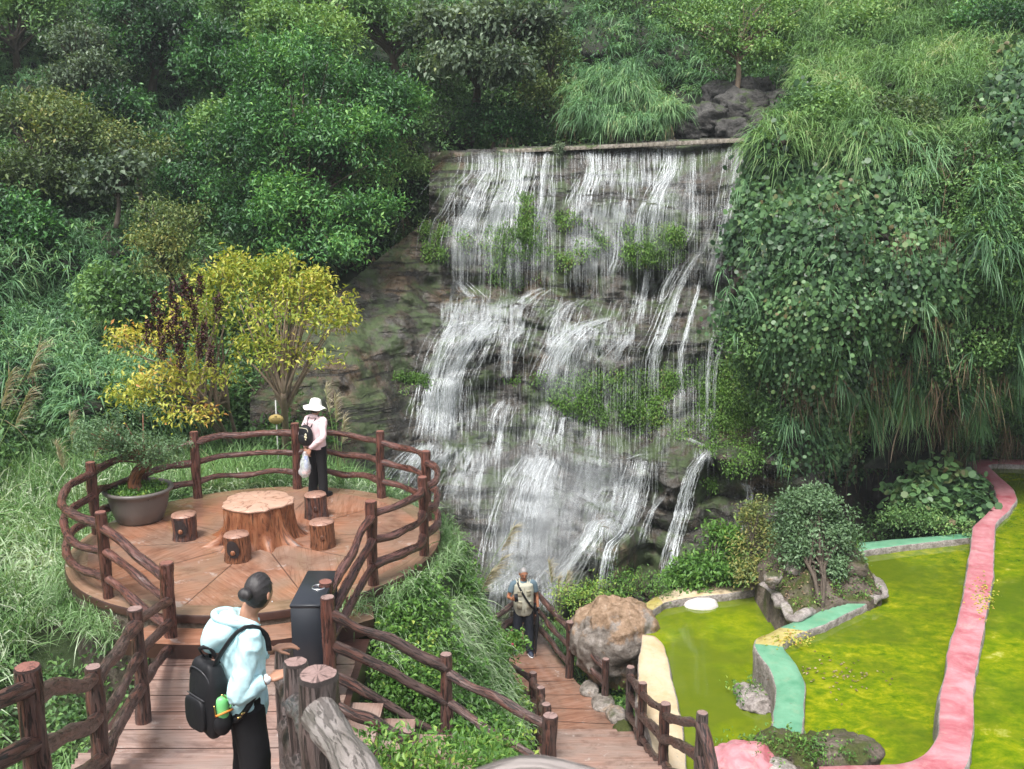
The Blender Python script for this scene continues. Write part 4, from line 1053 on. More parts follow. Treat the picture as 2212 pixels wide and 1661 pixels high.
# lower stair railing, right
qr = [W(1362, 1440, 16.3), W(1389, 1476, 14.3), W(1437, 1519, 12.4), W(1517, 1539, 10.2), W(1600, 1690, 8.3)]
ps = [(q[0], q[1], q[2] - 1.12, q[2], .066, 'bark_grey' if k in (0, 3) else 'bark') for k, q in enumerate(qr)]
ps[4] = (qr[4][0], qr[4][1], -1.4, -.9, .066)
fence('log railing right of the lower stair beside the cream pond wall', ps, [(k, k + 1, ((.17, .15), (.50, .50), (.86, .86))) for k in range(3)] + [(3, 4, ((.14, .0), (.5, .3)))], rr=.056)
# blurred round log end close to the camera
bb = W(1145, 1722, 1.25)
m = MB(); V, Q, c, rs = tube([bb + np.array([-.25, -.02, -.10]), bb + np.array([-.05, 0, -.012]), bb + np.array([.06, 0, -.01]), bb + np.array([.30, .02, -.14])], [.05, .05, .05, .05], 18, .02, .01, 3, lump=.01); m.add(V, [Q, *c], 0, rs)
o = m.build('log_handrail', [M['bark_pale']]); tag(o, 'out of focus pale log rail just below the viewpoint', 'fence')

# ------------------------------------------------------------------ terrace furniture
n = NT('stump_side'); r = n.attr('rest', True)
f = n.noise(n.map(r, (9, 9, 2.2)), 1., 6, .65, 1.0)
c = n.ramp(f, [(.28, (.06, .022, .012)), (.45, (.21, .075, .035)), (.6, (.30, .125, .06)), (.75, (.36, .24, .18))])
cr = n.ramp(n.noise(n.map(r, (34, 34, 3.)), 1., 3, .5, 1.), [(.36, .75), (.44, 0.)]); c = n.mix(cr, c, (.03, .014, .01))
M['stump'] = n.done(n.bsdf(c, n.ramp(f, [(.3, .2), (.7, .45)]), .5, 0, n.bump(f, .8, .03)))
M['stump_top'] = cut_mat('pink_table_top', (.40, .22, .15), (.56, .38, .29), (.16, .06, .035))
M['stool_dark'] = bark_mat('dark_stool_bark', (.02, .014, .014), (.09, .058, .056), (.24, .075, .03), (.30, .22, .21), .3, .6)
M['stool_brown'] = bark_mat('brown_stool_bark', (.05, .02, .012), (.20, .082, .042), (.26, .10, .045), (.34, .20, .14), .3, .5)
M['stool_top'] = cut_mat('stool_top', (.26, .13, .09), (.40, .24, .18), (.10, .04, .03))

tc = G(565, 1160, 0.)
def stump_table():
    c = np.array([tc[0] - .03, tc[1], 0.]); root = empty('stump_table', 'large table shaped like a tree stump with spreading roots', 'table', tuple(c))
    th = np.linspace(0, 2 * PI, 120, endpoint=False); zs = np.array([-.02, .03, .09, .16, .24, .34, .45, .56, .63, .665])
    roots = [(-2.62, 1.0, .085), (-2.1, .55, .10), (-1.57, .45, .12), (-1.1, .55, .10), (-.50, .92, .09), (.2, .4, .15), (1.2, .4, .15), (2.2, .4, .15), (3.0, .5, .1)]
    rest = []; V = []
    for z in zs:
        r = .475 + .015 * np.sin(th * 3 + 1) + .018 * np.sin(th * 5 + z * 3) + .010 * np.sin(th * 13 + z * 5)
        fl = math.exp(-z / .13)
        for a, amp, w in roots:
            d = (th - a + PI) % (2 * PI) - PI; r = r + amp * .32 * fl * np.exp(-(d / (w * (1.25 - .4 * fl) * 1.4)) ** 2)
        r = r + .06 * fl
        q = np.stack([np.cos(th) * 2.2, np.sin(th) * 2.2, th * 0 + z * 1.4], -1); r = r + .035 * fbm(q * 2, 4, 4) + .0
        for a, zz, s in ((-2.05, .50, .05), (-1.15, .50, .05), (-1.55, .25, .045)):
            d = (th - a + PI) % (2 * PI) - PI; r = r + s * np.exp(-(d / .11) ** 2 - ((z - zz) / .06) ** 2)
        V.append(np.stack([np.cos(th) * r * 1.0, np.sin(th) * r * .98, th * 0 + z], -1)); rest.append(np.stack([np.cos(th) * .55, np.sin(th) * .55, th * 0 + z], -1))
    nn = len(th); V = np.concatenate(V) * np.array([1, 1, .77]); R = np.concatenate(rest)
    i = np.arange(len(zs) - 1)[:, None] * nn; j = np.arange(nn)[None]; j2 = (j + 1) % nn
    m = MB(); m.add(V, np.stack([i + j, i + j2, i + nn + j2, i + nn + j], -1).reshape(-1, 4), 0, R); m.build('stump', [M['stump']], root)
    top = V[-nn:]; cen = top.mean(0); t2 = cen + (top - cen) * 1.02; rings = []; RR = []
    for k, (s, dz) in enumerate(((1.0, 0), (1.03, .012), (1.02, .03), (.985, .038), (0.5, .038))):
        rings.append(cen + (top - cen) * s + np.array([0, 0, dz])); RR.append(rings[-1] - cen)
    VV = np.concatenate(rings + [[cen + np.array([0, 0, .038])]]); RR = np.concatenate(RR + [[[0, 0, 0]]])
    i = np.arange(4)[:, None] * nn; jj = np.arange(nn)
    m = MB(); m.add(VV, [np.stack([i + j, i + j2, i + nn + j2, i + nn + j], -1).reshape(-1, 4), np.stack([4 * nn + jj, 4 * nn + (jj + 1) % nn, jj * 0 + 5 * nn], -1)], 0, RR)
    m.build('tabletop', [M['stump_top']], root)
stump_table()
for px, py, mt, lb in ((401, 1176, 'stool_dark', 'stump stool with a dark knot patch left of the stump table'), (513, 1222, 'stool_brown', 'stump stool with a black hollow in front of the stump table'),
                       (697, 1193, 'stool_brown', 'brown stump stool at the right of the stump table, nearest the bin'), (683, 1130, 'stool_dark', 'dark grey stump stool at the feet of the woman in pink')):
    p = G(px, py - 14, 0.); root = empty('stump_stool', lb, 'stool', (p[0], p[1], 0), 'stump stools round the table')
    m = MB(); sd = int(px)
    V, Q, c, rs = tube([(0, 0, -.02), (0.005, 0, .17), (0, 0, .345)], [.185, .172, .17, .172], 36, .02, .014, sd, lump=.016); m.add(V, Q, 0, rs); 
    # knot
    kv, kq = ellipsoid((.03, -.165, .17), (.035, .022, .045), 12, 8); m.add(kv, kq, 0)
    m.build('stump', [M[mt]], root)
    ring = V[-36:]; cen = ring.mean(0); nn = np.arange(36)
    V2 = np.concatenate([ring, cen + (ring - cen) * .94 + np.array([0, 0, .02]), [cen + np.array([0, 0, .021])]]); R2 = np.concatenate([V2 - cen])
    m = MB(); m.add(V2, [np.stack([nn, (nn + 1) % 36, 36 + (nn + 1) % 36, 36 + nn], -1), np.stack([36 + nn, 36 + (nn + 1) % 36, nn * 0 + 72], -1)], 0, R2); m.build('seat', [M['stool_top']], root)
    if px in (401, 513):
        th = np.linspace(0, 2 * PI, 24, endpoint=False)
        P2 = np.stack([.085 * np.cos(th), .12 * np.sin(th) + .05 * np.abs(np.sin(th * .5))], -1)
        a = -PI / 2 + P2[:, 0] / .19; V3 = np.stack([.197 * np.cos(a), .197 * np.sin(a), .17 + P2[:, 1]], -1)
        m = MB(); m.add(np.concatenate([V3, [[0, -.205, .20]]]), np.stack([np.arange(24), (np.arange(24) + 1) % 24, np.full(24, 24)], -1), 0); m.build('bark_patch', [plain('black_bark_patch', (.025, .018, .018), .5, .4, 0, .5, 30, .8, 60)], root)
        kv, kq = ellipsoid((.0, -.20, .16), (.035, .02, .035), 12, 8); m = MB(); m.add(kv, kq, 0); m.build('knot', [M['stump']], root)

# plant pot with a bonsai
pp = G(297, 1128, 0.); pp[1] += .12
root = empty('plant_pot', 'big grey round plant pot with a rolled rim at the left of the terrace', 'pot', (pp[0], pp[1], 0))
M['pot'] = plain('grey_pot_plastic', (.13, .115, .105), .42, .5, 0, .12, 6, .1, 30)
m = MB(); prof = [(.02, .0), (.30, .0), (.335, .03), (.40, .2), (.435, .38), (.445, .44), (.49, .455), (.505, .48), (.50, .505), (.475, .515), (.445, .50), (.43, .44), (.40, .38)]
V, Q = lathe(prof, 56); m.add(V, Q, 0); m.build('bowl', [M['pot']], root)
m = MB(); xs = np.linspace(-.43, .43, 24); X, Y = np.meshgrid(xs, xs); Z = .44 + .05 * fbm(np.stack([X * 5, Y * 5, X * 0], -1), 3, 5) + .05 * (1 - (X ** 2 + Y ** 2) / .18)
k = (X ** 2 + Y ** 2) < .435 ** 2; i = np.arange(23)[:, None] * 24; j = np.arange(23)[None]; Q = np.stack([i + j, i + j + 1, i + 25 + j, i + 24 + j], -1).reshape(-1, 4); Q = Q[k[:-1, :-1].ravel()]
m.add(np.stack([X, Y, Z], -1).reshape(-1, 3), Q, 0); m.build('soil', [M['ground']], root)
lv = Leaves(); a = rng.uniform(0, 2 * PI, 420); rr_ = np.sqrt(rng.uniform(0, 1, 420)) * .40; P = np.stack([rr_ * np.cos(a), rr_ * np.sin(a), a * 0 + .48], -1)
cluster_leaves(lv, P, np.tile(UP, (420, 1)), 5, .03, .045, .6, .55 + .3 * vn(P * 6, 3)); lv.build('moss_cover', M['leaf_fresh'], root)
b0 = np.array([pp[0] - .02, pp[1], .46])
root = empty('bonsai_tree', 'leaning thick trunked bonsai with small grey green leaves in the grey pot', 'bonsai', tuple(b0))
m = MB(); V, Q, c, rs = tube([b0 + np.array(q) for q in ((0, 0, -.05), (-.03, 0, .12), (.04, 0, .28), (.16, .0, .40), (.22, .02, .50))], [.10, .085, .08, .075, .05], 20, .02, .014, 6, lump=.025); m.add(V, [Q, *c], 0, rs)
tips = []
for k in range(26):
    e = b0 + np.array([rng.uniform(-.62, .62), rng.uniform(-.4, .4), 0])
    e[2] = b0[2] + .55 + .62 * rng.random() - .35 * abs(e[0] - b0[0]); s = b0 + np.array([.14, 0, .42])
    limb(m, [s, s * .5 + e * .5 + UP * .04, e], .017, .004, 6, k, .08); tips.append(e)
m.build('trunk', [M['stool_brown']], root, True, b0)
tips = np.array(tips); C = rep(tips, 9) + rn(len(tips) * 9, .10) * np.array([1.2, 1, .7]); lv = Leaves()
cluster_leaves(lv, C, np.tile(UP, (len(C), 1)), 26, .085, .048, .55, .55 + .3 * vn(C * 4, 4)); lv.build('crown', M['leaf_bonsai'], root, b0)

# litter bin
bt0 = W(624, 1308, 10.2); bt1 = W(697, 1308, 10.2); bz = .62
c1 = G(625, 1306, bz); c2 = G(695, 1306, bz); c3 = G(640, 1220, bz); c4 = G(708, 1222, bz)
cx = (c1[0] + c2[0] + c3[0] + c4[0]) / 4; w_ = c2[0] - c1[0]; dy = (c3[1] + c4[1]) / 2 - c1[1]; dyy = min(dy, .95); cy = c1[1] + dyy / 2
cx = (c1[0] + c2[0]) / 2
root = empty('litter_bin', 'tall black metal litter bin with a round ashtray in its top', 'bin', (cx, cy, WZ))
M['bin'] = plain('charcoal_powder_coat', (.020, .023, .030), .34, .5, 0, .1, 5, .05, 60)
M['steel'] = plain('steel', (.62, .62, .62), .25, .5, 1., .05)
m = MB(); V, Q = box((0, 0, (bz - WZ) / 2 - .02), (w_ - .012, dyy - .012, bz - WZ - .04), 0, .006); m.add(V, Q, 0); m.build('body', [M['bin']], root, False)
m = MB(); V, Q = box((0, 0, bz - WZ - .022), (w_, dyy, .036), 0, .006); m.add(V, Q, 0); m.build('lid', [M['bin']], root, False)
m = MB(); V, Q = lathe([(.0, -.02), (.058, -.02), (.062, .0), (.066, .010), (.074, .010), (.078, .0)], 36, (.05, -.02, bz - WZ + .0)); m.add(V, Q, 0); m.build('ashtray', [M['steel']], root)

# ------------------------------------------------------------------ tree name plate
sp = W(597, 905, 18.2); gb = G(588, 1000, -.4)
root = empty('plant_sign', 'oval golden plant name plate on a thin white pole behind the fence', 'sign', (sp[0], sp[1], -.5))
M['white_pole'] = plain('white_painted_pole', (.5, .5, .48), .5, .5); M['gold'] = plain('golden_plate', (.36, .27, .10), .75, .3, 0); M['ink'] = plain('plate_lettering', (.10, .07, .02), .6, .3)
zc = sp[2] + .5
m = MB(); V, Q, c, rs = tube([(0, 0, 0), (0, 0, zc + .35)], [.013], 10, .3); m.add(V, [Q, *c], 0, rs); m.build('pole', [M['white_pole']], root)
m = MB(); th = np.linspace(0, 2 * PI, 60, endpoint=False); sc = 1 + .03 * np.cos(th * 14); V = np.concatenate([np.stack([.135 * sc * np.cos(th), th * 0 + y, .092 * sc * np.sin(th) + zc], -1) for y in (-.03, -.018)])
jj = np.arange(60); m.add(V, [np.arange(60)[None], (60 + np.arange(60))[::-1][None], np.stack([jj, 60 + jj, 60 + (jj + 1) % 60, (jj + 1) % 60], -1)], 0); m.build('plate', [M['gold']], root, False)
m = MB()
def stroke(x0, z0, x1, z1, t=.004):
    V, Q = box(((x0 + x1) / 2, -.0325, zc + (z0 + z1) / 2), (abs(x1 - x0) + t, .003, abs(z1 - z0) + t)); m.add(V, Q, 0)
for ox in (-.014, .010):       # the two heading characters
    stroke(ox - .008, .058, ox + .008, .058); stroke(ox, .064, ox, .040); stroke(ox - .008, .048, ox + .008, .048, .003); stroke(ox - .007, .040, ox + .007, .040, .003)
for k, z in enumerate((.024, .010, -.006, -.021, -.037)):   # the small running text
    x = -.095 + .012 * abs(k - 2)
    while x < .092 - .012 * abs(k - 2):
        w = rng.uniform(.008, .028); stroke(x, z, x + w, z, .0028); x += w + .010
m.build('lettering', [M['ink']], root, False)
# ------------------------------------------------------------------ painted ponds
def paint(name, a, b, wear, dirt=.35):
    n = NT(name); p = n.pos()
    f = n.noise(p, 1.7, 8, .72, .6); f2 = n.noise(n.map(p, (1, 1, 1), (4, 4, 4)), 7, 5, .7)
    c = n.mix(n.ramp(f, [(.35, 0.), (.65, 1.)]), a, b)
    c = n.mix(n.ramp(f2, [(.54, 0.), (.66, dirt)]), c, wear)
    f3 = n.noise(n.map(p, (1, 1, 1), (2, 9, 3)), 22, 5, .75); c = n.mix(n.ramp(f3, [(.60, 0.), (.66, .55)]), c, tuple(x * .45 for x in wear))
    return n.done(n.bsdf(c, n.ramp(f, [(.3, .35), (.7, .6)]), .45, 0, n.bump(f2, .25, .02)))
M['pink'] = paint('faded_pink_paint', (.36, .085, .105), (.54, .27, .295), (.46, .34, .30))
M['green_paint'] = paint('faded_green_paint', (.085, .255, .15), (.175, .37, .24), (.25, .33, .21))
M['cream'] = paint('worn_cream_paint', (.50, .36, .20), (.62, .52, .38), (.48, .44, .37))
M['mossy_yellow'] = paint('moss_stained_paint', (.34, .27, .05), (.50, .44, .22), (.16, .09, .02), .7)

def resamp(P, n):
    P = np.array(P, float); s = np.r_[0, np.cumsum(np.linalg.norm(np.diff(P, axis=0), axis=1))]; t = np.linspace(0, s[-1], n)
    return np.stack([np.interp(t, s, P[:, 0]), np.interp(t, s, P[:, 1])], -1)
def smooth1(P, k=2):
    for _ in range(k): P[1:-1] = P[:-2] * .25 + P[1:-1] * .5 + P[2:] * .25
    return P
def wall_from(L, R, z, zb, mats, n=90, split=None, name='pond_wall', label='', closed=False):
    """a low wall whose top is bounded by edge lines L and R (survey sightings at height z)"""
    L = np.array([G(x, y, z)[:2] for x, y in L]); R = np.array([G(x, y, z)[:2] for x, y in R])
    L = smooth1(resamp(L, n), 3); R = smooth1(resamp(R, n), 3)
    wig = .012 * np.stack([vn(np.stack([np.arange(n) * .35, np.arange(n) * 0., np.arange(n) * 0.], -1), s) for s in (3, 4)], -1)
    L = L + wig; R = R - wig
    m = MB(); k = 5
    rows = []
    def at(t, dz): return np.c_[L * (1 - t) + R * t, np.full(n, z + dz)]
    prof = [(-.01, zb - z), (0.0, -.30), (-.015, -.10), (.0, -.02), (.035, .0), (.3, .004), (.7, .004), (.965, .0), (1., -.02), (1.015, -.10), (1.0, -.3), (1.01, zb - z)]
    for t, dz in prof: rows.append(at(t, dz))
    V = np.stack(rows, 1)                      # n, prof, 3
    rough = np.array([1, 1, .7, .2, 0, 0, 0, 0, .2, .7, 1, 1])[None, :, None]
    V = V + rough * .05 * np.stack([fbm(V * 3.5, 3, s) for s in (1, 2, 3)], -1) * np.array([1, 1, .3])
    V[..., 2] += .006 * fbm(V * 1.2, 2, 8) + .004 * fbm(V * 9, 3, 9) 
    K = len(prof); V = V.reshape(-1, 3)
    i = np.arange(n - 1)[:, None] * K; j = np.arange(K - 1)[None]
    Q = np.stack([i + j, i + K + j, i + K + j + 1, i + j + 1], -1)
    for jj in range(K - 1):
        top = 4 <= jj <= 6
        q = Q[:, jj]
        if top:
            if split:
                fr = np.arange(n - 1) / (n - 1); sel = (fr > split[0]) & (fr < split[1])
                m.F.append(q[~sel]); m.M.append(0); m.F.append(q[sel]); m.M.append(2)
            else: m.F.append(q); m.M.append(0)
        else: m.F.append(q); m.M.append(1)
    m.F.append(np.arange(K)[None]); m.M.append(1); m.F.append(((n - 1) * K + np.arange(K))[::-1][None]); m.M.append(1)
    m.V.append(V); m.R.append(V); m.n = len(V)
    org = V[K * (n // 2)].copy(); org[2] = zb
    return tag(m.build(name, mats, None, True, org), label, 'wall', 'painted pond walls')
def p4(l): return [(1620 + .2676 * x, 945 + .2676 * y) for x, y in l]
def p3(l): return [(1566 + .292 * x, 1215 + .292 * y) for x, y in l]
def p6(l): return [(1188 + .4629 * x, 972 + .4629 * y) for x, y in l]
Z1, Z2, Z3 = -2.70, -2.25, -1.80
pinkL = p4([(2900, 195), (2212, 178), (1850, 172), (1755, 195), (1790, 245), (1900, 330), (1965, 400), (1985, 470), (1960, 560), (1870, 650), (1795, 720), (1778, 850), (1762, 1000), (1735, 1150)]) + p3([(1765, 200), (1740, 330), (1700, 480), (1640, 640), (1632, 800), (1592, 950), (1578, 1100), (1590, 1230), (1560, 1330), (1480, 1420), (1350, 1482), (1000, 1496), (700, 1500)])
pinkR = p4([(2900, 250), (2212, 222), (1980, 212), (1905, 222), (1960, 265), (2045, 340), (2140, 420), (2165, 500), (2100, 590), (1985, 690), (1972, 850), (1976, 1000), (1970, 1100)]) + p3([(1978, 180), (1960, 250), (1930, 460), (1910, 560), (1880, 720), (1850, 900), (1842, 1050), (1845, 1200), (1830, 1350), (1800, 1500), (1700, 1640), (1400, 1700), (1000, 1720), (700, 1720)])
wall_from(pinkL, pinkR, Z3, -4.2, [M['pink'], M['concrete']], 170, label='winding pink painted wall round the highest pond')
gL = p3([(960, 228), (800, 300), (640, 360), (500, 440), (420, 470), (300, 530), (222, 560), (205, 610), (260, 700), (320, 770), (360, 860), (372, 950), (360, 1060), (350, 1200), (335, 1400), (330, 1520)])
gR = p3([(1110, 250), (1050, 310), (900, 380), (740, 460), (620, 500), (560, 522), (480, 562), (432, 600), (450, 650), (530, 750), (580, 850), (602, 940), (592, 1050), (582, 1180), (560, 1400), (555, 1520)])
wall_from(gL, gR, Z2, -4.2, [M['green_paint'], M['concrete'], M['mossy_yellow']], 120, (.335, .46), label='bent green painted wall between the two lower ponds')
wall_from(p4([(880, 850), (1200, 818), (1500, 796), (1830, 762)]), p4([(850, 925), (1100, 888), (1400, 850), (1830, 806)]), Z2, -4.2, [M['green_paint'], M['concrete']], 40, label='straight green painted wall at the far end of the middle pond')
wall_from(p6([(408, 735), (480, 690), (600, 640), (750, 620), (850, 615), (945, 603), (1010, 622)]), p6([(450, 775), (530, 712), (640, 690), (800, 675), (900, 662), (975, 645), (1015, 632)]), Z1, -4.2, [M['cream'], M['concrete'], M['mossy_yellow']], 60, (0, .22), label='cream painted wall at the far end of the lowest pond')
wall_from(p6([(428, 862), (424, 900), (415, 960), (408, 1040), (402, 1170), (450, 1300), (500, 1500), (520, 1700)]), p6([(492, 868), (538, 910), (550, 980), (580, 1100), (602, 1200), (625, 1300), (642, 1500), (655, 1700)]), Z1, -4.2, [M['cream'], M['concrete']], 70, label='cream painted wall beside the lower stair railing')

def algae(name, cols, scale, glare=.06):
    n = NT(name); p = n.pos()
    f = n.noise(n.map(p, (1, 1.25, 1)), scale, 9, .74, .3); g_ = n.noise(n.map(p, (1, 1, 1), (7, 3, 1)), .55, 4, .6, .3)
    c = n.ramp(f, [(.30, cols[0]), (.46, cols[1]), (.58, cols[2]), (.70, cols[3])])
    c = n.mix(n.ramp(g_, [(.42, .85), (.60, 0.)]), c, cols[4])
    sp = n.ramp(n.voro(p, 7), [(.03, .8), (.06, 0.)]); sp = n.math('MULTIPLY', sp, n.ramp(n.noise(p, .8, 3), [(.5, 0.), (.62, 1.)])); c = n.mix(sp, c, (.30, .28, .18))
    rip = n.noise(n.map(p, (1, 2.2, 1)), 5, 3, .5)
    return n.done(n.bsdf(c, glare, .5, 0, n.bump(rip, .02, .02)))
M['algae'] = algae('algae_water', [(.05, .11, .004), (.12, .185, .004), (.225, .255, .006), (.37, .36, .03), (.085, .125, .008)], 4.2)
M['algae_low'] = algae('algae_water_low', [(.07, .135, .004), (.14, .20, .004), (.20, .245, .006), (.28, .30, .02), (.10, .135, .010)], 2.6)
M['algae_high'] = algae('algae_water_high', [(.045, .11, .003), (.12, .185, .004), (.22, .25, .006), (.42, .42, .11), (.075, .12, .008)], 3.0)
def sheet(name, P, z, mat):
    P = np.array(P, float)
    o = build(name, np.c_[P, np.full(len(P), z)], np.arange(len(P))[None], mat, None, False); tag(o, kind='structure'); return o
def mid(L, R, z):
    L = resamp([G(x, y, z)[:2] for x, y in L], 60); R = resamp([G(x, y, z)[:2] for x, y in R], 60); return (L + R) / 2
pk = mid(pinkL, pinkR, Z3); gr = mid(gL, gR, Z2)
farg = [G(*p4([(1700, 800)])[0], Z2)[:2], G(*p4([(1000, 868)])[0], Z2)[:2], G(*p4([(860, 885)])[0], Z2)[:2]]
cut = [p for p in pk if p[1] < farg[0][1] + .3]
sheet('middle_pond', [*cut, *[tuple(p) for p in gr[::-1]], (gr[0][0] - .6, gr[0][1] + .3), farg[2], farg[1], farg[0]], Z2 - .13, M['algae'])
cf = mid(p6([(408, 735), (480, 690), (600, 640), (750, 620), (850, 615), (945, 603), (1010, 622)]), p6([(450, 775), (530, 712), (640, 690), (800, 675), (900, 662), (975, 645), (1015, 632)]), Z1)
cn = mid(p6([(428, 862), (424, 900), (415, 960), (408, 1040), (402, 1170), (450, 1300), (500, 1500), (520, 1700)]), p6([(492, 868), (538, 910), (550, 980), (580, 1100), (602, 1200), (625, 1300), (642, 1500), (655, 1700)]), Z1)
sheet('lower_pond', [*[tuple(p) for p in cf], (cf[-1][0] + 1.3, cf[-1][1] - .6), *[tuple(p) for p in gr[8:]], *[tuple(p) for p in cn[::-1]]], Z1 - .14, M['algae_low'])
sheet('upper_pond', [*[tuple(p) for p in pk[1:]], (16, 9), (16, pk[0][1])], Z3 - .11, M['algae_high'])

# rockwork
def rock(name, label, c, r, mat, seed, cat='rock', group=None, amp=.28, sc=1.6, n=64, facet=.0, zcut=None):
    V, Q = ellipsoid((0, 0, 0), (1, 1, 1), n, n // 2)
    d = unit(V); q = d * sc + seed * 7.3
    rr_ = 1 + amp * fbm(q, 3, seed) - amp * .55 * np.abs(vn(q * 2.3, seed + 3)) + amp * .25 * fbm(q * 5, 3, seed + 4) + amp * .10 * fbm(q * 14, 2, seed + 6)
    V = d * rr_[:, None]
    V = np.sign(V) * np.abs(V) ** .9 * np.asarray(r, float)
    o = build(name, V, Q, mat, None, True, loc=tuple(c)); tag(o, label, cat, group); return o
b = G(1326, 1497, LZ)
n = NT('boulder_stone'); p = n.pos(); ob = n.obj(); f = n.noise(p, 2.2, 7, .65, .4); g2 = n.noise(p, 10, 6, .7)
sepz = n.n('ShaderNodeSeparateXYZ'); n.l(ob, sepz.inputs[0])
grey = n.ramp(g2, [(.3, (.10, .08, .065)), (.5, (.21, .18, .155)), (.7, (.33, .30, .275))]); tan = n.ramp(g2, [(.3, (.13, .08, .04)), (.55, (.30, .20, .13)), (.75, (.45, .35, .27))])
sel = n.math('MULTIPLY_ADD', sepz.outputs['Z'], .55, f)
c = n.mix(n.ramp(sel, [(.20, 1.), (.30, 0.)]), grey, tan); c = n.mix(n.ramp(sel, [(.70, 0.), (.78, 1.)]), c, tan)
mo = n.ramp(n.noise(n.map(p, (1, 1, 1), (3, 9, 2)), 1.8, 5, .6), [(.58, 0.), (.70, .7)]); c = n.mix(mo, c, (.07, .07, .018))
M['boulder'] = n.done(n.bsdf(c, .6, .4, 0, n.bump(n.math('ADD', f, n.math('MULTIPLY', g2, .6)), 1., .06)))
rock('boulder', 'huge grey and tan boulder between the lower path and the lowest pond', (b[0] + .03, b[1] + .50, LZ + .74), (.80, .66, .84), M['boulder'], 5, 'boulder', None, .32, 1.25, 110)
s = G(1488 + 25, 1305, Z1 - .14); rock('pale_stone', 'smooth white stone standing in the lowest pond', (s[0], s[1], Z1 - .14), (.33, .28, .12), plain('pale_stone', (.60, .57, .55), .6, .4, 0, .1, 5, .3, 12), 2, 'stone', None, .12, 1.0, 48)
M['outcrop'] = rock_mat('dark_grey_outcrop', [(.03, .028, .025), (.07, .066, .062), (.14, .135, .13)], (.04, .06, .02), .35, .5, 2.2, 1.2)
for k, (x, y, d, r_) in enumerate(((1530, 262, 26.2, .62), (1600, 235, 26.6, .75), (1650, 262, 26.2, .6), (1580, 285, 25.8, .5), (1490, 285, 26.2, .45), (1685, 225, 26.6, .6), (1560, 205, 27.2, .6), (1625, 200, 27.2, .6))):
    q = W(x, y, d); rock('outcrop_rock', ['broad grey rock left of the bare trunk above the weir', 'biggest grey rock under the bare trunk above the weir', 'grey rock right of the bare trunk near the weir', 'low grey rock right behind the weir', 'small grey rock beside the bamboo clump', 'grey rock nearest the right cliff above the weir', 'dark grey rock up the slope left of the bare trunk', 'dark grey rock up the slope right of the bare trunk'][k], q, (r_, r_ * .7, r_ * .7), M['outcrop'], 60 + k, 'rock', 'grey rocks above the weir', .45, 1.5, 56)
# rock island under the shrub
ip = [G(x, y, Z2)[:2] for x, y in p6([(955, 560), (1000, 505), (1200, 470), (1430, 480), (1500, 570), (1562, 690), (1500, 720), (1400, 720), (1200, 780), (1130, 792), (1060, 700), (1000, 635)])]
def island():
    P = np.array(ip); cx, cy = P.mean(0); xs = np.arange(P[:, 0].min() - .3, P[:, 0].max() + .3, .05); ys = np.arange(P[:, 1].min() - .3, P[:, 1].max() + .3, .05)
    X, Y = np.meshgrid(xs, ys); ins = inpoly(X, Y, [tuple(p) for p in P])
    dmin = np.full(X.shape, 9.)
    for k in range(len(P)):
        a = P[k]; b_ = P[(k + 1) % len(P)]; ab = b_ - a; t = np.clip(((X - a[0]) * ab[0] + (Y - a[1]) * ab[1]) / (ab @ ab), 0, 1)
        dmin = np.minimum(dmin, np.hypot(X - a[0] - t * ab[0], Y - a[1] - t * ab[1]))
    sd = np.where(ins, dmin, -dmin); q = np.stack([X, Y, X * 0], -1)
    h = np.clip(sd / .12, 0, 1) * .10 + .16 * np.clip(sd / .3, 0, 1) * -np.abs(vn(q * 2.6, 11)) + np.clip((sd - .15) / .5, 0, 1) * (.34 + .25 * fbm(q * 1.5, 3, 3)) + .09 * np.clip(sd / .2, 0, 1) * fbm(q * 5, 4, 6)
    back = np.clip((Y - cy) * .5 + .2, 0, .6) * np.clip(sd / .3, 0, 1)
    Z = Z2 + .0 + h + back * .6; Z = np.where(sd < .02, -4.0, Z)
    w = len(xs); V = np.stack([X, Y, Z], -1).reshape(-1, 3); i = np.arange(len(ys) - 1)[:, None] * w; j = np.arange(w - 1)[None]
    Q = np.stack([i + j, i + j + 1, i + w + j + 1, i + w + j], -1).reshape(-1, 4); keep = (sd > -.08); Q = Q[(keep[:-1, :-1] & keep[1:, 1:]).ravel()]
    org = np.array([cx, cy, Z2 - .3]); o = build('rock_island', V - org, Q, M['moss_rock'], None, True, loc=tuple(org)); tag(o, 'mossy rockwork mound with leaf litter under the round shrub', 'rockwork')
    return X, Y, Z, sd
IX, IY, IZ, ISD = island()
m = MB(); P = [np.array([*G(x, y, Z2 + .02)]) for x, y in p6([(1000, 632), (1060, 690), (1105, 740), (1135, 785), (1185, 775), (1222, 752)])]
V, Q, c, rs = tube(P, [.07, .09, .10, .10, .09], 16, .03, .035, 2, aspect=.8, lump=.09); m.add(V, [Q, *c], 0, rs); o = m.build('kerb_stones', [M['concrete']]); tag(o, 'rough pale concrete kerb at the foot of the rock island', 'kerb')
m = MB(); P = [np.array([*G(x, y, Z2 + .0)]) for x, y in p6([(1455, 520), (1500, 580), (1545, 640), (1562, 682), (1500, 700)])]
V, Q, c, rs = tube(P, [.05, .08, .09, .09, .08], 16, .03, .035, 4, aspect=.8, lump=.09); m.add(V, [Q, *c], 0, rs); o = m.build('kerb_stones', [M['concrete']]); tag(o, 'rough concrete kerb between the rock island and the middle pond', 'kerb')
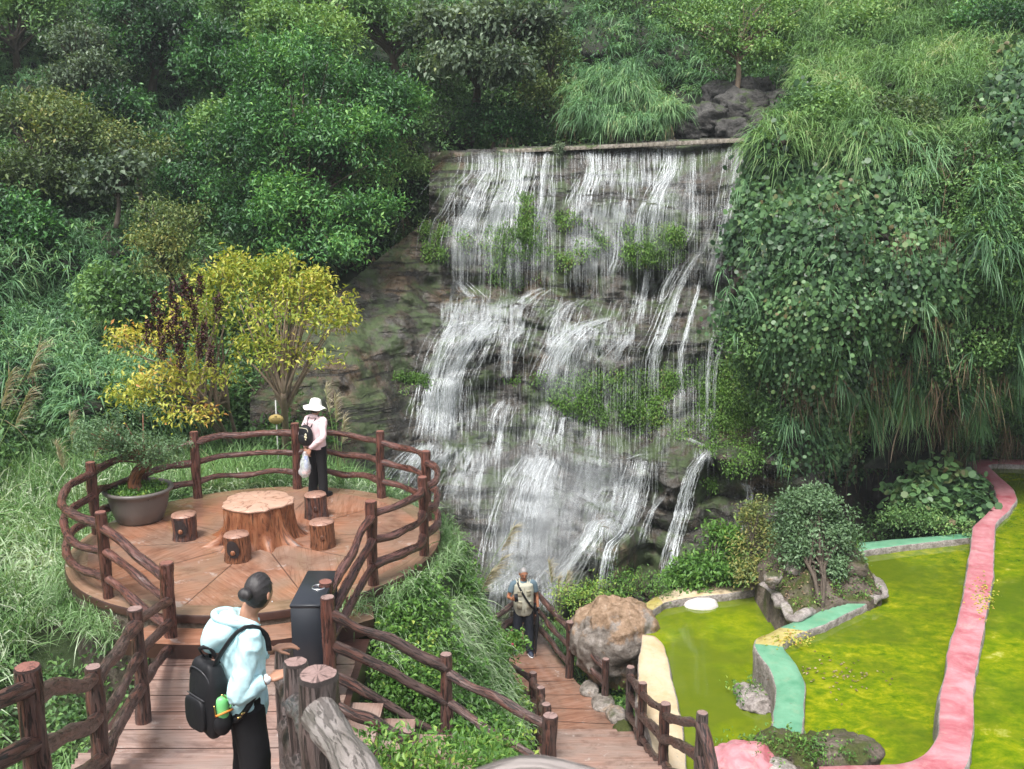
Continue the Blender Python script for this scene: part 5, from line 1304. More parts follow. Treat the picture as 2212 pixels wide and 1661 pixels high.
for k, (x, y, r_, lb) in enumerate(((1155, 555, .22, 'grey stone with moss near the middle of the rock island'), (1040, 600, .17, 'grey stone at the left edge of the rock island'), (1300, 520, .20, 'dark stone at the back of the rock island'), (1420, 560, .24, 'mossy stone at the right of the rock island'))):
    p = G(*p6([(x, y)])[0], Z2 + .35); rock('rockery_stone', lb, (p[0], p[1], p[2]), (r_, r_ * .8, r_ * .7), M['grey_rock'] if k != 3 else M['moss_rock'], 30 + k, 'stone', 'stones of the rock island', .3, 1.6, 40)
# lump in the lowest pond, bottom rocks, pink blob
hh = ISD > .1; ii = np.where(hh.ravel())[0]; ii = ii[rng.integers(0, len(ii), 900)]; P = np.stack([IX.ravel()[ii], IY.ravel()[ii], IZ.ravel()[ii] + .015], -1)
lv = Leaves(); lv.leaf(P, rn(900) * np.array([1, 1, .2]), np.tile(UP, (900, 1)) + rn(900, .35), .06, .035, rng.uniform(0, .8, 900)); o = lv.build('leaf_litter', M['dry']); tag(o, 'brown leaf litter on the rock island', 'leaves', kind='stuff')
P = P[:420]; w = fbm(P * 2.2, 2, 5) > -.05; P = P[w] + UP * .03; lv = Leaves(); cluster_leaves(lv, P, np.tile(UP, (len(P), 1)), 8, .07, .05, .55, .55 + .3 * vn(P * 3, 3)); o = lv.build('island_weeds', M['leaf_fresh']); tag(o, 'small weeds growing on the rock island', 'weeds', kind='stuff')
for px_, py_, z_, k_, nm in ((1640, 1612, Z2 + .12, 60, 'weeds left of the near end of the green wall'), (1690, 1608, Z2 + .30, 50, 'weeds on top of the mossy rock'), (1790, 1618, Z2 + .38, 90, 'weeds on top of the large mossy rock'), (1620, 1490, Z1 + .02, 40, 'weeds on the concrete lump')):
    c0 = G(px_, py_, z_); P = c0 + rn(k_, 1) * np.array([.20, .14, .05]); lv = Leaves(); cluster_leaves(lv, P, np.tile(UP, (k_, 1)), 9, .06, .05, .5, .5 + .3 * vn(P * 4, 3)); o = lv.build('rock_weeds', M['leaf_fresh']); tag(o, 'small green ' + nm, 'weeds', kind='stuff')
p = G(*p6([(945, 1125)])[0], Z1); rock('concrete_lump', 'weed covered concrete lump against the green wall', (p[0] + .05, p[1], Z1 - .16), (.34, .42, .2), M['concrete'], 9, 'rockwork', None, .38, 1.6, 64)
p = G(1695, 1630, Z2); rock('rockery_stone', 'mossy rock at the near end of the green wall', (p[0] - .05, p[1] - .1, Z2 + .02), (.42, .4, .34), M['moss_rock'], 12, 'stone', 'rocks at the near end of the ponds', .34, 1.6, 64)
p = G(1790, 1655, Z2); rock('rockery_stone', 'large weed grown rock right of the near end of the green wall', (p[0], p[1] - .1, Z2 + .06), (.60, .5, .38), M['moss_rock'], 13, 'stone', 'rocks at the near end of the ponds', .34, 1.6, 72)
p = G(1590, 1660, Z2); rock('painted_rock', 'pink painted rock at the bottom edge near the lowest pond', (p[0] + .05, p[1] - .1, Z2 + .06), (.46, .4, .28), M['pink'], 15, 'stone', 'rocks at the near end of the ponds', .30, 1.3, 64)
p = G(1675, 1672, Z2); rock('painted_rock', 'small pale stone right of the pink painted rock', (p[0] + .0, p[1] - .15, Z2 + .02), (.3, .3, .24), M['concrete'], 16, 'stone', 'rocks at the near end of the ponds', .16, 1.2, 40)
# kerb stones of the lower path
for k, (x, y, r_) in enumerate(((1262, 1492, .20), (1290, 1520, .22), (1318, 1548, .20), (1340, 1580, .24))):
    p = G(x, y, LZ); rock('kerb_stone', ['kerb stone under the boulder beside the fence post', 'second kerb stone below the boulder', 'third kerb stone below the boulder', 'dark kerb stone next to the end post of the right railing'][k], (p[0] + .1, p[1], LZ + .02), (r_ * .9, r_ * 1.3, .12), M['grey_rock'] if k < 3 else M['moss_rock'], 40 + k, 'stone', 'kerb stones of the lower path', .2, 1.3, 32)
# pale leaf debris lying on the pink wall and moss corner
def litter(name, label, cx, cy, sx, sy, z, n, cols='leaf_gold'):
    px = rng.normal(cx, sx, n); py = rng.normal(cy, sy, n)
    P = np.array([G(a, b_, z) for a, b_ in zip(px, py)]); P[:, 2] += .012
    lv = Leaves(); lv.leaf(P, rn(n) * np.array([1, 1, .15]), np.tile(UP, (n, 1)) + rn(n, .3), .05, .035, rng.uniform(.1, 1, n)); o = lv.build(name, M[cols]); tag(o, label, 'leaves', kind='stuff')
litter('fallen_leaves', 'small yellow fallen leaves on the pink wall', 2125, 1290, 12, 22, Z3, 130)
litter('fallen_leaves', 'brown fallen leaves on the mossy corner of the green wall', 1710, 1382, 25, 8, Z2 + .0, 130)
litter('fallen_leaves', 'brown leaf debris floating in the middle pond', 1800, 1460, 60, 20, Z2 - .12, 90, 'dry')
# ------------------------------------------------------------------ people
M['skin'] = plain('skin', (.42, .22, .145), .5, .4, 0, .06, 12, .1, 60, sss=.1)
M['skin_tan'] = plain('tanned_skin', (.36, .155, .085), .45, .5, 0, .08, 12, .1, 60, sss=.08)
def hair_mat(name, a, b):
    n = NT(name); f = n.noise(n.map(n.attr('rest', True), (26, 2.2, 1)), 1.0, 5, .75, .5)
    return n.done(n.bsdf(n.ramp(f, [(.35, a), (.65, b)]), .38, .5, 0, n.bump(f, .6, .004)))
M['hair_black'] = hair_mat('black_hair', (.006, .005, .005), (.055, .048, .050)); M['hair_grey'] = hair_mat('grey_hair', (.16, .15, .15), (.42, .40, .40))
def cloth(name, col, rough=.75, var=.08, sheen=.0, bump=.35):
    n = NT(name); o = n.obj(); f = n.noise(o, 6, 5, .6, .5); w = n.noise(o, 160, 2)
    c = n.mix(f, tuple(x * (1 - var) for x in col), tuple(min(1, x * (1 + var)) for x in col))
    return n.done(n.bsdf(c, rough, .35, 0, n.bump(n.math('ADD', f, n.math('MULTIPLY', w, .08)), bump, .015)))
M['mint'] = cloth('pale_mint_jacket_fabric', (.50, .75, .80), .5, .12, 0., .7); M['mint2'] = cloth('mint_trim', (.36, .66, .68), .6)
M['pinkc'] = cloth('pale_pink_jacket_fabric', (.74, .56, .58), .65); M['black_cl'] = cloth('black_trouser_cloth', (.010, .010, .012), .8, .3)
M['navy_cl'] = cloth('dark_navy_trouser_cloth', (.014, .017, .026), .8, .3); M['khaki'] = cloth('khaki_vest_cloth', (.43, .42, .34), .8, .08); M['khaki_d'] = cloth('khaki_pocket_cloth', (.34, .315, .235), .85)
M['tee'] = cloth('blue_grey_t_shirt', (.115, .17, .205), .85); M['white_cl'] = cloth('white_hat_fabric', (.80, .78, .74), .8, .04)
M['nylon'] = plain('black_nylon', (.009, .009, .011), .58, .4, 0, .2, 5, .8, 9); M['gold_metal'] = plain('gold_buckle', (.75, .55, .22), .25, .5, 1.)
M['navy_shoe'] = plain('navy_shoe', (.03, .04, .07), .6); M['black_shoe'] = plain('black_shoe', (.012, .012, .014), .45); M['sole'] = plain('white_sole', (.7, .7, .7), .5)
M['green_pl'] = plain('light_green_plastic', (.20, .62, .22), .35, .5); M['orange_cl'] = plain('orange_band', (.75, .25, .04), .6)
M['phone'] = plain('black_phone_glass', (.008, .008, .010), .12, .6); M['dial'] = plain('watch_dial', (.75, .76, .78), .25, .5)

def tp(P, R_, ns=20, up=None, asp=1.): 
    V, Q, c, r = tube([np.array(p, float) for p in P], R_, ns, .02, 0, 0, asp, up=up); return V, [Q, *c]
def join(pcs):
    V = []; Fq = []; n = 0
    for v, f in pcs:
        for a in (f if isinstance(f, list) else [f]): Fq.append(np.asarray(a) + n)
        V.append(v); n += len(v)
    return np.concatenate(V), Fq
def skin(pcs, voxel, smooth=4, wr=0., ws=(9, 9, 5), seed=0):
    V, Fq = join(pcs); V, Fq = remesh(V, Fq, voxel, smooth)
    if wr:
        c = np.zeros_like(V); cnt = np.zeros(len(V))
        N = np.zeros_like(V)
        for f in Fq:
            a = V[f[:, 0]]; nn = np.cross(V[f[:, 1]] - a, V[f[:, 2]] - a)
            for k in range(f.shape[1]): np.add.at(N, f[:, k], nn)
        N = unit(N); h = fbm(V * np.array(ws) + 3, 3, seed); h2 = -np.abs(vn(V * np.array(ws) * 1.6 + 9 + V[:, [2, 2, 2]] * 4, seed + 2))
        V = V + N * (wr * (h + h2 * .8))[:, None]
    return V, Fq
def rotz(a): c, s = math.cos(a), math.sin(a); return np.array([[c, -s, 0], [s, c, 0], [0, 0, 1.]])
def rotx(a): c, s = math.cos(a), math.sin(a); return np.array([[1, 0, 0], [0, c, -s], [0, s, c]])

def head_shape(scale=1., n=72, male=False):
    V, Q = ellipsoid((0, 0, 0), (1, 1, 1), n, n // 2 + 8); x, y, z = V.T
    g_ = lambda cx, cz, sx, sz: np.exp(-((x - cx) / sx) ** 2 - ((z - cz) / sz) ** 2) * (y > 0)
    rx = .076 * (1 - .22 * np.clip(-z - .1, 0, 1) - .05 * np.clip(z - .5, 0, 1)); ry = .094 * np.ones_like(x); rz_ = .116
    X = x * rx; Y = y * ry; Z = z * rz_
    Y = np.where((y < 0) & (z < -.3), Y * (1 - .45 * np.clip(-z - .3, 0, 1)), Y)          # nape
    Y = Y + .022 * g_(0, -.16, .16, .22) + .010 * g_(0, -.27, .22, .12)                       # nose
    Y = Y - .010 * (g_(.42, .02, .22, .14) + g_(-.42, .02, .22, .14)) + .006 * g_(0, .2, .8, .12)   # sockets, brow
    Y = Y + .006 * g_(0, -.50, .3, .06) + .004 * g_(0, -.60, .26, .05) - .004 * g_(0, -.55, .3, .02) + .010 * g_(0, -.80, .35, .14)
    Y = Y + .006 * (g_(.5, -.25, .2, .2) + g_(-.5, -.25, .2, .2))
    return np.stack([X, Y, Z], -1) * scale, Q, V
def ear(side, sc=1.):
    V, Q = ellipsoid((0, 0, 0), (.011, .022, .033), 12, 10); V = V @ rotx(-.15).T @ rotz(side * .35).T
    return V * sc + np.array([side * .078 * sc, -.005, -.008]), Q
def hand(w, d, pn, thumb, curl=.9, L=.175, spread=.9):
    """w wrist, d direction along the hand, pn palm side normal, thumb: sideways direction of the thumb"""
    d = unit(d); pn = unit(pn - d * (pn @ d)); s = unit(thumb - d * (thumb @ d) - pn * (thumb @ pn)); w = np.asarray(w, float); out = []
    pl = L * .52; pw = .040
    V, Q = ellipsoid((0, 0, 0), (1, 1, 1), 16, 10); V = np.sign(V) * np.abs(V) ** .75
    out.append((w + d * pl * .55 + V[:, :1] * s * pw + V[:, 1:2] * d * pl * .56 + V[:, 2:] * pn * .015, Q))
    for k, (o, ln) in enumerate(((.030, .86), (.010, 1.), (-.011, .93), (-.030, .74))):
        p = w + d * pl * .92 + s * o; l = L * .48 * ln; dd = d + s * o * 1.5 * spread; pts = [p - d * .02]; c = curl * (1 + .08 * k)
        for q in range(3):
            a = c * (q + .6) * .62; u = unit(dd) * math.cos(a) + pn * math.sin(a); p = p + u * l * (.42, .32, .26)[q]; pts.append(p)
        out.append(tp(pts, [.0095, .009, .0082, .0065], 8))
    p = w + d * pl * .28 + s * pw * .75; q1 = p + (s * .75 + d * .6 + pn * .25) * .036; q2 = q1 + (s * .2 + d * .9 + pn * .45) * .030; q3 = q2 + (d * .8 + pn * .6 - s * .1) * .022
    out.append(tp([p - s * .012, q1, q2, q3], [.013, .011, .0095, .007], 8))
    return out

def person(name_lbl, loc, rz, J, hd_rot, mats, voxel=.007, male=False, hands=(), headc=(0, .03, 1.62), hs=1.0):
    """J: joints; returns root and helpers"""
    root = empty('person', name_lbl, 'person', loc, None, rz)
    pcs = []
    sh, el, wr = J['sh'], J['el'], J['wr']
    pv = np.array(J['pelvis']); ch = np.array(J['chest']); nk = np.array(J['neck']); hc = np.array(headc)
    pcs.append(tp([pv - UP * .08, pv + UP * .06, (pv + ch) / 2, ch, nk - UP * .07, nk], [.11, .125, .115, .13, .09, .052], 20, (1, 0, 0), .72))
    pcs.append(tp([nk - UP * .04, nk + UP * .03, hc - UP * .04], [.054, .050, .052], 14))
    for s in (0, 1):
        e0 = np.array(sh[s]); e1_ = np.array(el[s]); e2_ = np.array(wr[s]); pcs.append(tp([ch + (e0 - ch) * .45 + UP * .02, e0, (e0 + e1_) / 2, e1_, (e1_ + e2_) / 2, e2_], [.055, .046, .038, .033, .028, .025], 12))
        pcs.append(tp([J['hip'][s], J['knee'][s], J['ankle'][s]], [.075, .052, .036], 14))
        a = np.array(J['ankle'][s]); pcs.append(tp([a, a + np.array([0, .03, -.05]), a + np.array([0, .13, -.06])], [.036, .035, .025], 10))
    for h_ in hands: pcs += hand(*h_)
    HV, HQ, unit_s = head_shape(hs); HR = rotz(hd_rot[0]) @ rotx(hd_rot[1])
    pcs.append((HV @ HR.T + hc, HQ))
    for sd in (-1, 1):
        v, q = ear(sd, hs); pcs.append((v @ HR.T + hc, q))
    V, Fq = skin(pcs, voxel, 2); o = build('body', V, Fq, mats['skin'], root)
    # hair cap hugging the skull
    x, y, z = unit_s.T
    zt = np.interp(y, [-1, -.35, .1, .35, .7, 1.], [-.45, -.45, -.02, .18, .52, .66] if male else [-.72, -.72, -.20, .10, .50, .62])
    m_ = np.clip((z - zt) * 7, 0, 1)
    hv = HV * (1 + (.09 if not male else .05) * m_ - .07 * (1 - m_))[:, None]
    hv = hv @ HR.T + hc
    hp = [(hv, HQ)]
    if mats.get('bun'):
        v, q = ellipsoid((0, -.115, .035), (.042, .036, .040), 20, 14); th = np.arctan2(v[:, 2] - .035, v[:, 0]); v = v @ HR.T + hc; hp.append((v, q))
    V, Fq = join(hp); L_ = (V - hc) @ HR; build('hair', V + unit(V - hc) * (.0022 * vn(np.stack([np.arctan2(L_[:, 2], L_[:, 0]) * 26, L_[:, 1] * 9, L_[:, 0] * 0], -1), 4))[:, None], Fq, mats['hair'], root, True, {'rest': np.stack([np.arctan2(L_[:, 2], L_[:, 0]) * (1.6 if not male else 4), L_[:, 1] * 10, L_[:, 2] * 3], -1)})
    if male or mats.get('face'):
        for sd in (-1, 1):
            e = MB(); v, q = tp([(sd * .018, .0865, .004), (sd * .031, .0868, .006), (sd * .043, .080, .003)], [.0022, .0036, .002], 8); e.add((v * hs) @ HR.T + hc, q, 0); e.build('eye', [M['hair_black']], root)
            e = MB(); v, q = tp([(sd * .014, .0915, .024), (sd * .030, .0905, .029), (sd * .047, .080, .024)], [.0025, .0035, .002], 8); e.add((v * hs) @ HR.T + hc, q, 0); e.build('eyebrow', [M['hair_grey'] if male else M['hair_black']], root)
        e = MB(); v, q = tp([(-.022, .0835, -.063), (0, .0895, -.062), (.022, .0835, -.063)], [.002, .0032, .002], 8); e.add((v * hs) @ HR.T + hc, q, 0); e.build('mouth', [plain('lips', (.26, .08, .06), .5)], root)
    return root, HR, hc, pcs
def shoe(root, a, ang, matu, mats_, L=.27):
    """sole and upper pointing along the foot"""
    R_ = rotz(ang); a = np.asarray(a, float)
    m = MB(); V, Q = ellipsoid((0, 0, 0), (.047, L * .5, .055), 20, 14); V[:, 2] = np.maximum(V[:, 2] * (1 - .35 * np.clip(V[:, 1] / (L * .5), 0, 1)), -.012); m.add(V @ R_.T + a + R_ @ np.array([0, .055, .035]), Q, 0)
    m.build('shoe', [matu], root); 
    m = MB(); V, Q = ellipsoid((0, 0, 0), (.051, L * .52, .03), 20, 10); V[:, 2] = np.clip(V[:, 2], -.010, .010); m.add(V @ R_.T + a + R_ @ np.array([0, .055, .012]), Q, 0)
    m.build('sole', [mats_], root)
def wristband(root, p, d, r, mat, dial=None, w=.012, out=None):
    p = np.asarray(p, float); d = unit(np.asarray(d, float)); m = MB(); V, Q, c, rs = tube([p - d * w, p + d * w], [r, r], 18, .01); m.add(V, [Q, *c], 0, rs)
    if dial: 
        o = np.asarray(out, float); V, Q, c, rs = tube([p + o * r * .8, p + o * (r + .008)], [.019, .018], 20, .01); m.add(V, [Q, *c], 1, rs)
    m.build('watch', [mat, dial or mat], root)
def strap(pts, w, t, mat, name, root=None, up=(1, 0, 0), org=None):
    C, tt = catmull(pts, .03); T, N, B = frames(C, up)
    rows = np.stack([C + B * w / 2 + N * t, C - B * w / 2 + N * t, C - B * w / 2 - N * t, C + B * w / 2 - N * t], 1); n = len(C)
    i = np.arange(n - 1)[:, None] * 4; j = np.arange(4)[None]; Q = np.stack([i + j, i + 4 + j, i + 4 + (j + 1) % 4, i + (j + 1) % 4], -1).reshape(-1, 4)
    m = MB(); m.add(rows.reshape(-1, 3), [Q, np.arange(4)[None], (4 * (n - 1) + np.arange(4))[::-1][None]], 0); return m.build(name, [mat], root)

# ---- the man with the umbrella
mf = G(1128, 1409, LZ); ml = (mf[0] + .02, mf[1] + .02, LZ)
J = dict(pelvis=(0, 0, .93), chest=(0, 0, 1.28), neck=(0, -.01, 1.47), sh=[(.185, 0, 1.40), (-.185, 0, 1.40)], el=[(.29, .04, 1.16), (-.265, -.02, 1.13)], wr=[(.235, .27, 1.20), (-.275, .07, .90)],
         hip=[(.09, 0, .90), (-.09, 0, .90)], knee=[(.115, .02, .49), (-.105, .04, .49)], ankle=[(.13, -.04, .09), (-.115, .10, .09)])
root, HR, hc, _ = person('grey haired man in a khaki vest looking down at his phone on the lower path', ml, PI + .10, J, (.10, -.20), dict(skin=M['skin_tan'], hair=M['hair_grey']), .0065, True,
    [((.235, .27, 1.20), np.array([-.25, .75, .45]), np.array([-.75, -.35, .1]), np.array([-.1, -.2, 1.]), .75), ((-.275, .07, .90), np.array([0, .10, -1.]), np.array([.9, .2, 0]), np.array([.2, 1, 0]), 1.0)], (0, .02, 1.605), 1.0)
p = [tp([(0, 0, 1.02), (0, 0, .86)], [.165, .165], 20, (1, 0, 0), .78)]
for s in (0, 1): h_, k_, a_ = J['hip'][s], J['knee'][s], J['ankle'][s]; p.append(tp([h_, k_, (a_[0], a_[1] - .01, .07)], [.105, .090, .092], 18))
V, Fq = skin(p, .010, 5, .008, (8, 8, 4), 3); build('trousers', V, Fq, M['navy_cl'], root)
p = [tp([(0, 0, .98), (0, .01, 1.1), (0, 0, 1.3), (0, -.01, 1.42), (0, -.01, 1.46)], [.16, .17, .175, .13, .075], 24, (1, 0, 0), .75)]
for s in (0, 1): e = np.array(J['sh'][s]); q = np.array(J['el'][s]); p.append(tp([(e[0] * .5, 0, 1.40), e, e * .35 + q * .65], [.065, .064, .062], 16))
V, Fq = skin(p, .010, 3, .005, (10, 10, 8), 4); build('t_shirt', V, Fq, M['tee'], root)
p = [tp([(0, 0, .80), (0, .004, .83), (0, .012, .93), (0, .02, 1.05), (0, .01, 1.25), (0, -.005, 1.38), (0, -.01, 1.43)], [.172, .182, .192, .196, .200, .196, .13], 30, (1, 0, 0), .80)]
for s in (-1, 1): p.append(tp([(s * .10, -.01, 1.42), (s * .185, -.005, 1.385)], [.07, .07], 14)); p.append(tp([(s * .075, .08, 1.42), (s * .07, -.02, 1.485), (s * .02, -.07, 1.50)], [.018, .02, .016], 10))
V, Fq = skin(p, .009, 3, .006, (9, 9, 7), 6)
build('vest', V, Fq, M['khaki'], root)
for x, z, w, h_ in ((.095, 1.245, .085, .10), (-.095, 1.245, .085, .10), (.10, 1.02, .10, .14), (-.10, 1.02, .10, .14))  :
    m = MB(); V, Q = box((0, 0, 0), (w, .022, h_), 0, .008); V[:, 1] += .158 + (.012 if z < 1.1 else .004) - .9 * (V[:, 0] ** 2) * 1.0; V = V @ rotz(-x * 3.8).T; V[:, 0] += x * .30; V[:, 2] += z; m.add(V, Q, 0)
    V, Q = box((0, 0, 0), (w + .008, .030, .030), 0, .006); V[:, 1] += .160 + (.012 if z < 1.1 else .004); V = V @ rotz(-x * 3.8).T; V[:, 0] += x * .30; V[:, 2] += z + h_ / 2 + .005; m.add(V, Q, 0); m.build('vest_pocket', [M['khaki_d']], root)
V_, Q = box((0, .164, 1.13), (.012, .012, .50), 0, .003); m = MB(); m.add(V_, Q, 0); m.build('zip', [M['khaki_d']], root)
strap([(.12, -.02, 1.475), (.10, .12, 1.40), (.02, .185, 1.25), (-.10, .19, 1.05), (-.185, .11, .93), (-.20, .0, .90)], .035, .003, M['nylon'], 'bag_strap', root, (0, 1, 0))
m = MB(); V, Q = box((-.235, -.01, .87), (.06, .16, .20), 0, .02); m.add(V, Q, 0); m.build('shoulder_bag', [M['nylon']], root)
for s in (0, 1): a_ = J['ankle'][s]; shoe(root, (a_[0], a_[1], 0.0), (-.25, .15)[s], M['navy_shoe'], M['sole'])
wristband(root, (-.273, .06, .925), (0, .05, -1), .030, M['gold_metal'], M['dial'], .012, (-.2, .98, 0))
MR = rotz(PI + .10); mo = lambda q: MR @ np.array(q) + np.array(ml)
hp = mo((.175, .375, 1.275)); ph = MB(); V, Q = box((0, 0, 0), (.072, .010, .150), 0, .006); V = V @ rotx(.30).T @ rotz(PI + .35).T; ph.add(V, Q, 0)
o = ph.build('phone', [M['phone']], None, False); o.location = tuple(hp); tag(o, "black mobile phone in the man's raised right hand", 'phone')
u0 = mo((-.262, .125, .86)); u1 = mo((-.205, .24, .015)); ud = u1 - u0
root = empty('umbrella', "long folded black umbrella held by the man like a cane", 'umbrella', tuple(u1))
m = MB(); V, Q, c, rs = tube([u0 - ud * .02, u0 + ud * .12, u0 + ud * .3, u0 + ud * .7, u1 - ud * .06], [.018, .030, .034, .020, .008], 16, .02, lump=.006); m.add(V, [Q, *c], 0, rs); m.build('canopy', [M['nylon']], root, True, u1)
m = MB(); V, Q, c, rs = tube([u0 - ud * .12, u0], [.016, .014], 12, .02); m.add(V, [Q, *c], 0, rs); V, Q, c, rs = tube([u1 - ud * .08, u1], [.006, .004], 8, .02); m.add(V, [Q, *c], 0, rs); m.build('shaft', [M['phone']], root, True, u1)

# ---- the woman in pink
wf = G(688, 1072, 0.); wl = (wf[0], wf[1] + .02, 0.)
J = dict(pelvis=(0, 0, .86), chest=(0, 0, 1.16), neck=(0, -.01, 1.33), sh=[(.165, 0, 1.26), (-.165, 0, 1.26)], el=[(.235, -.09, 1.02), (-.235, -.09, 1.02)], wr=[(.055, -.20, .83), (-.045, -.20, .83)],
         hip=[(.08, 0, .84), (-.08, 0, .84)], knee=[(.085, .02, .45), (-.09, .0, .45)], ankle=[(.09, .02, .08), (-.10, -.03, .08)])
WR = -.62
root, HR, hc, _ = person('woman in a pale pink jacket and white sun hat watching the waterfall from the terrace', wl, WR, J, (-.1, .12), dict(skin=M['skin'], hair=M['hair_black']), .0065, False,
    [((.055, -.20, .83), np.array([-.35, -.1, -.9]), np.array([0, 1., 0]), np.array([-1., 0, 0]), .9), ((-.045, -.20, .83), np.array([.2, -.1, -.95]), np.array([0, 1., 0]), np.array([1., 0, 0]), .9)], (0, .01, 1.45), .95)
p = [tp([(0, 0, .94), (0, 0, .78)], [.155, .16], 20, (1, 0, 0), .8)]
for s in (0, 1): h_, k_, a_ = J['hip'][s], J['knee'][s], J['ankle'][s]; p.append(tp([h_, k_, (a_[0], a_[1], .04)], [.098, .080, .078], 18))
V, Fq = skin(p, .010, 5, .007, (8, 8, 3), 13); build('trousers', V, Fq, M['black_cl'], root)
p = [tp([(0, 0, .80), (0, 0, .92), (0, 0, 1.1), (0, -.005, 1.24), (0, -.01, 1.31), (0, -.01, 1.345)], [.175, .17, .165, .16, .085, .065], 26, (1, 0, 0), .74)]
for s in (0, 1): e = np.array(J['sh'][s]); f_ = np.array(J['el'][s]); w_ = np.array(J['wr'][s]) + np.array([0, .01, .02]); p.append(tp([(e[0] * .5, 0, 1.255), e, (e + f_) / 2, f_, (f_ + w_) / 2, w_], [.07, .066, .060, .056, .048, .040], 16))
p.append(tp([(-.08, -.03, 1.325), (0, -.085, 1.33), (.08, -.03, 1.325)], [.03, .036, .03], 12))
V, Fq = skin(p, .008, 3, .009, (10, 10, 7), 14); build('jacket', V, Fq, M['pinkc'], root)
for s in (0, 1): a_ = J['ankle'][s]; shoe(root, (a_[0], a_[1], 0.), (-.15, .1)[s], M['black_shoe'], M['black_shoe'], .24)
# sun hat with a wavy brim
prof = [(.0, .118), (.04, .116), (.075, .10), (.088, .07), (.095, .03), (.102, .0), (.14, -.018), (.175, -.04), (.19, -.05), (.188, -.055), (.14, -.024), (.10, -.006)]
V, Q = lathe(prof, 60); th = np.arctan2(V[:, 1], V[:, 0]); rr_ = np.hypot(V[:, 0], V[:, 1]); k = np.clip((rr_ - .10) / .09, 0, 1); V[:, 2] += k * (.018 * np.sin(th * 2 + .6) + .010 * np.sin(th * 5)); V += .004 * fbm(V * 25, 2, 3)[:, None] * (1 - k)[:, None]
V = V @ rotx(-.16).T @ rotz(-.2).T + hc + np.array([0, -.005, .045]); m = MB(); m.add(V, Q, 0); m.build('sun_hat', [M['white_cl']], root)
WRm = rotz(WR); wo = lambda q: WRm @ np.array(q) + np.array(wl)
bo = wo((-.03, -.20, 1.04))
root = empty('backpack', 'small black backpack with a cream charm on the back of the woman in pink', 'backpack', tuple(bo), None, WR)
V, Q = ellipsoid((0, 0, 0), (1, 1, 1), 36, 26); V = np.sign(V) * np.abs(V) ** .62 * np.array([.135, .065, .165]); V[:, 0] *= 1 - .28 * np.clip(V[:, 2] / .165, 0, 1); V += .006 * fbm(V * 14, 3, 8)[:, None]; m = MB(); m.add(V, Q, 0); m.build('bag_body', [M['nylon']], root)
m = MB(); V, Q = ellipsoid((0, -.06, -.05), (.09, .03, .075), 20, 14); m.add(V, Q, 0); m.build('front_pocket', [M['nylon']], root)
strap([(.055, .06, .12), (.10, .13, .25), (.11, .20, .31)], .022, .003, M['nylon'], 'shoulder_strap', root, (1, 0, 0)); strap([(-.03, .06, .13), (-.06, .13, .24), (-.07, .21, .31)], .022, .003, M['nylon'], 'shoulder_strap', root, (1, 0, 0))
strap([(-.03, .0, .155), (-.01, -.01, .20), (.03, 0, .155)], .012, .003, M['nylon'], 'handle', root, (0, 1, 0))
m = MB(); V, Q, c, rs = tube([(-.09, -.045, .12), (0, -.058, .13), (.085, -.045, .12), (.10, -.04, .06)], [.005], 8, .02); m.add(V, [Q, *c], 0, rs); m.build('zip', [plain('cream_zip', (.6, .56, .42), .4)], root)
m = MB(); 
for q, r_ in (((.085, -.075, .035), .020), ((.075, -.08, .0), .018), ((.10, -.078, -.005), .014), ((.085, -.08, -.04), .013)): V, Q = ellipsoid(q, (r_, r_ * .6, r_ * 1.2), 12, 8); m.add(V, Q, 0)
m.build('charm', [plain('cream_plush', (.62, .58, .40), .9)], root)
# plastic bag
n = NT('clear_plastic_bag'); f = n.noise(n.obj(), 12, 4, .6, 1.); M['plastic'] = n.done(n.bsdf((.80, .82, .84), .25, .5, 0, n.bump(f, .8, .02), alpha=n.ramp(f, [(.35, .22), (.65, .62)])))
go = wo((-.02, -.235, .75))
root = empty('plastic_bag', 'translucent shopping bag holding a drink bottle and fruit behind the woman in pink', 'bag', tuple(go), None, WR)
V, Q, c, rs = tube([(0, 0, .04), (0, 0, -.05), (0, -.01, -.18), (-.01, -.01, -.30), (-.02, 0, -.37)], [.015, .04, .085, .10, .05], 30, .015, lump=.02); V += .012 * fbm(V * 14, 3, 5)[:, None] * np.array([1, 1, .2]); m = MB(); m.add(V, [Q, *c], 0, rs); m.build('bag_film', [M['plastic']], root)
root = empty('drink_bottle', 'clear drink bottle with a blue cap inside the plastic bag', 'bottle', tuple(wo((.0, -.235, .50))), None, WR)
M['bottle'] = plain('pale_blue_bottle', (.30, .38, .62), .15, .5); M['cap_blue'] = plain('blue_cap', (.02, .12, .62), .4)
V, Q = lathe([(.0, 0), (.03, 0), (.034, .02), (.034, .12), (.030, .15), (.020, .165)], 24); m = MB(); m.add(V, Q, 0); m.build('bottle_body', [M['bottle']], root)
V, Q = lathe([(.024, .16), (.026, .17), (.026, .205), (.015, .215), (0, .215)], 20); m = MB(); m.add(V, Q, 0); m.build('cap', [M['cap_blue']], root)
m = MB(); V, Q = ellipsoid((0, 0, 0), (.05, .04, .028), 16, 10); m.add(V, Q, 0); V, Q = ellipsoid((.05, .02, .03), (.03, .03, .03), 12, 8); m.add(V, Q, 0); o = m.build('snack_packet', [plain('salmon_packet', (.62, .25, .20), .5, .5, 0, .3, 40)]); o.location = tuple(wo((-.03, -.24, .44))); tag(o, 'salmon coloured snack at the bottom of the plastic bag', 'snack')

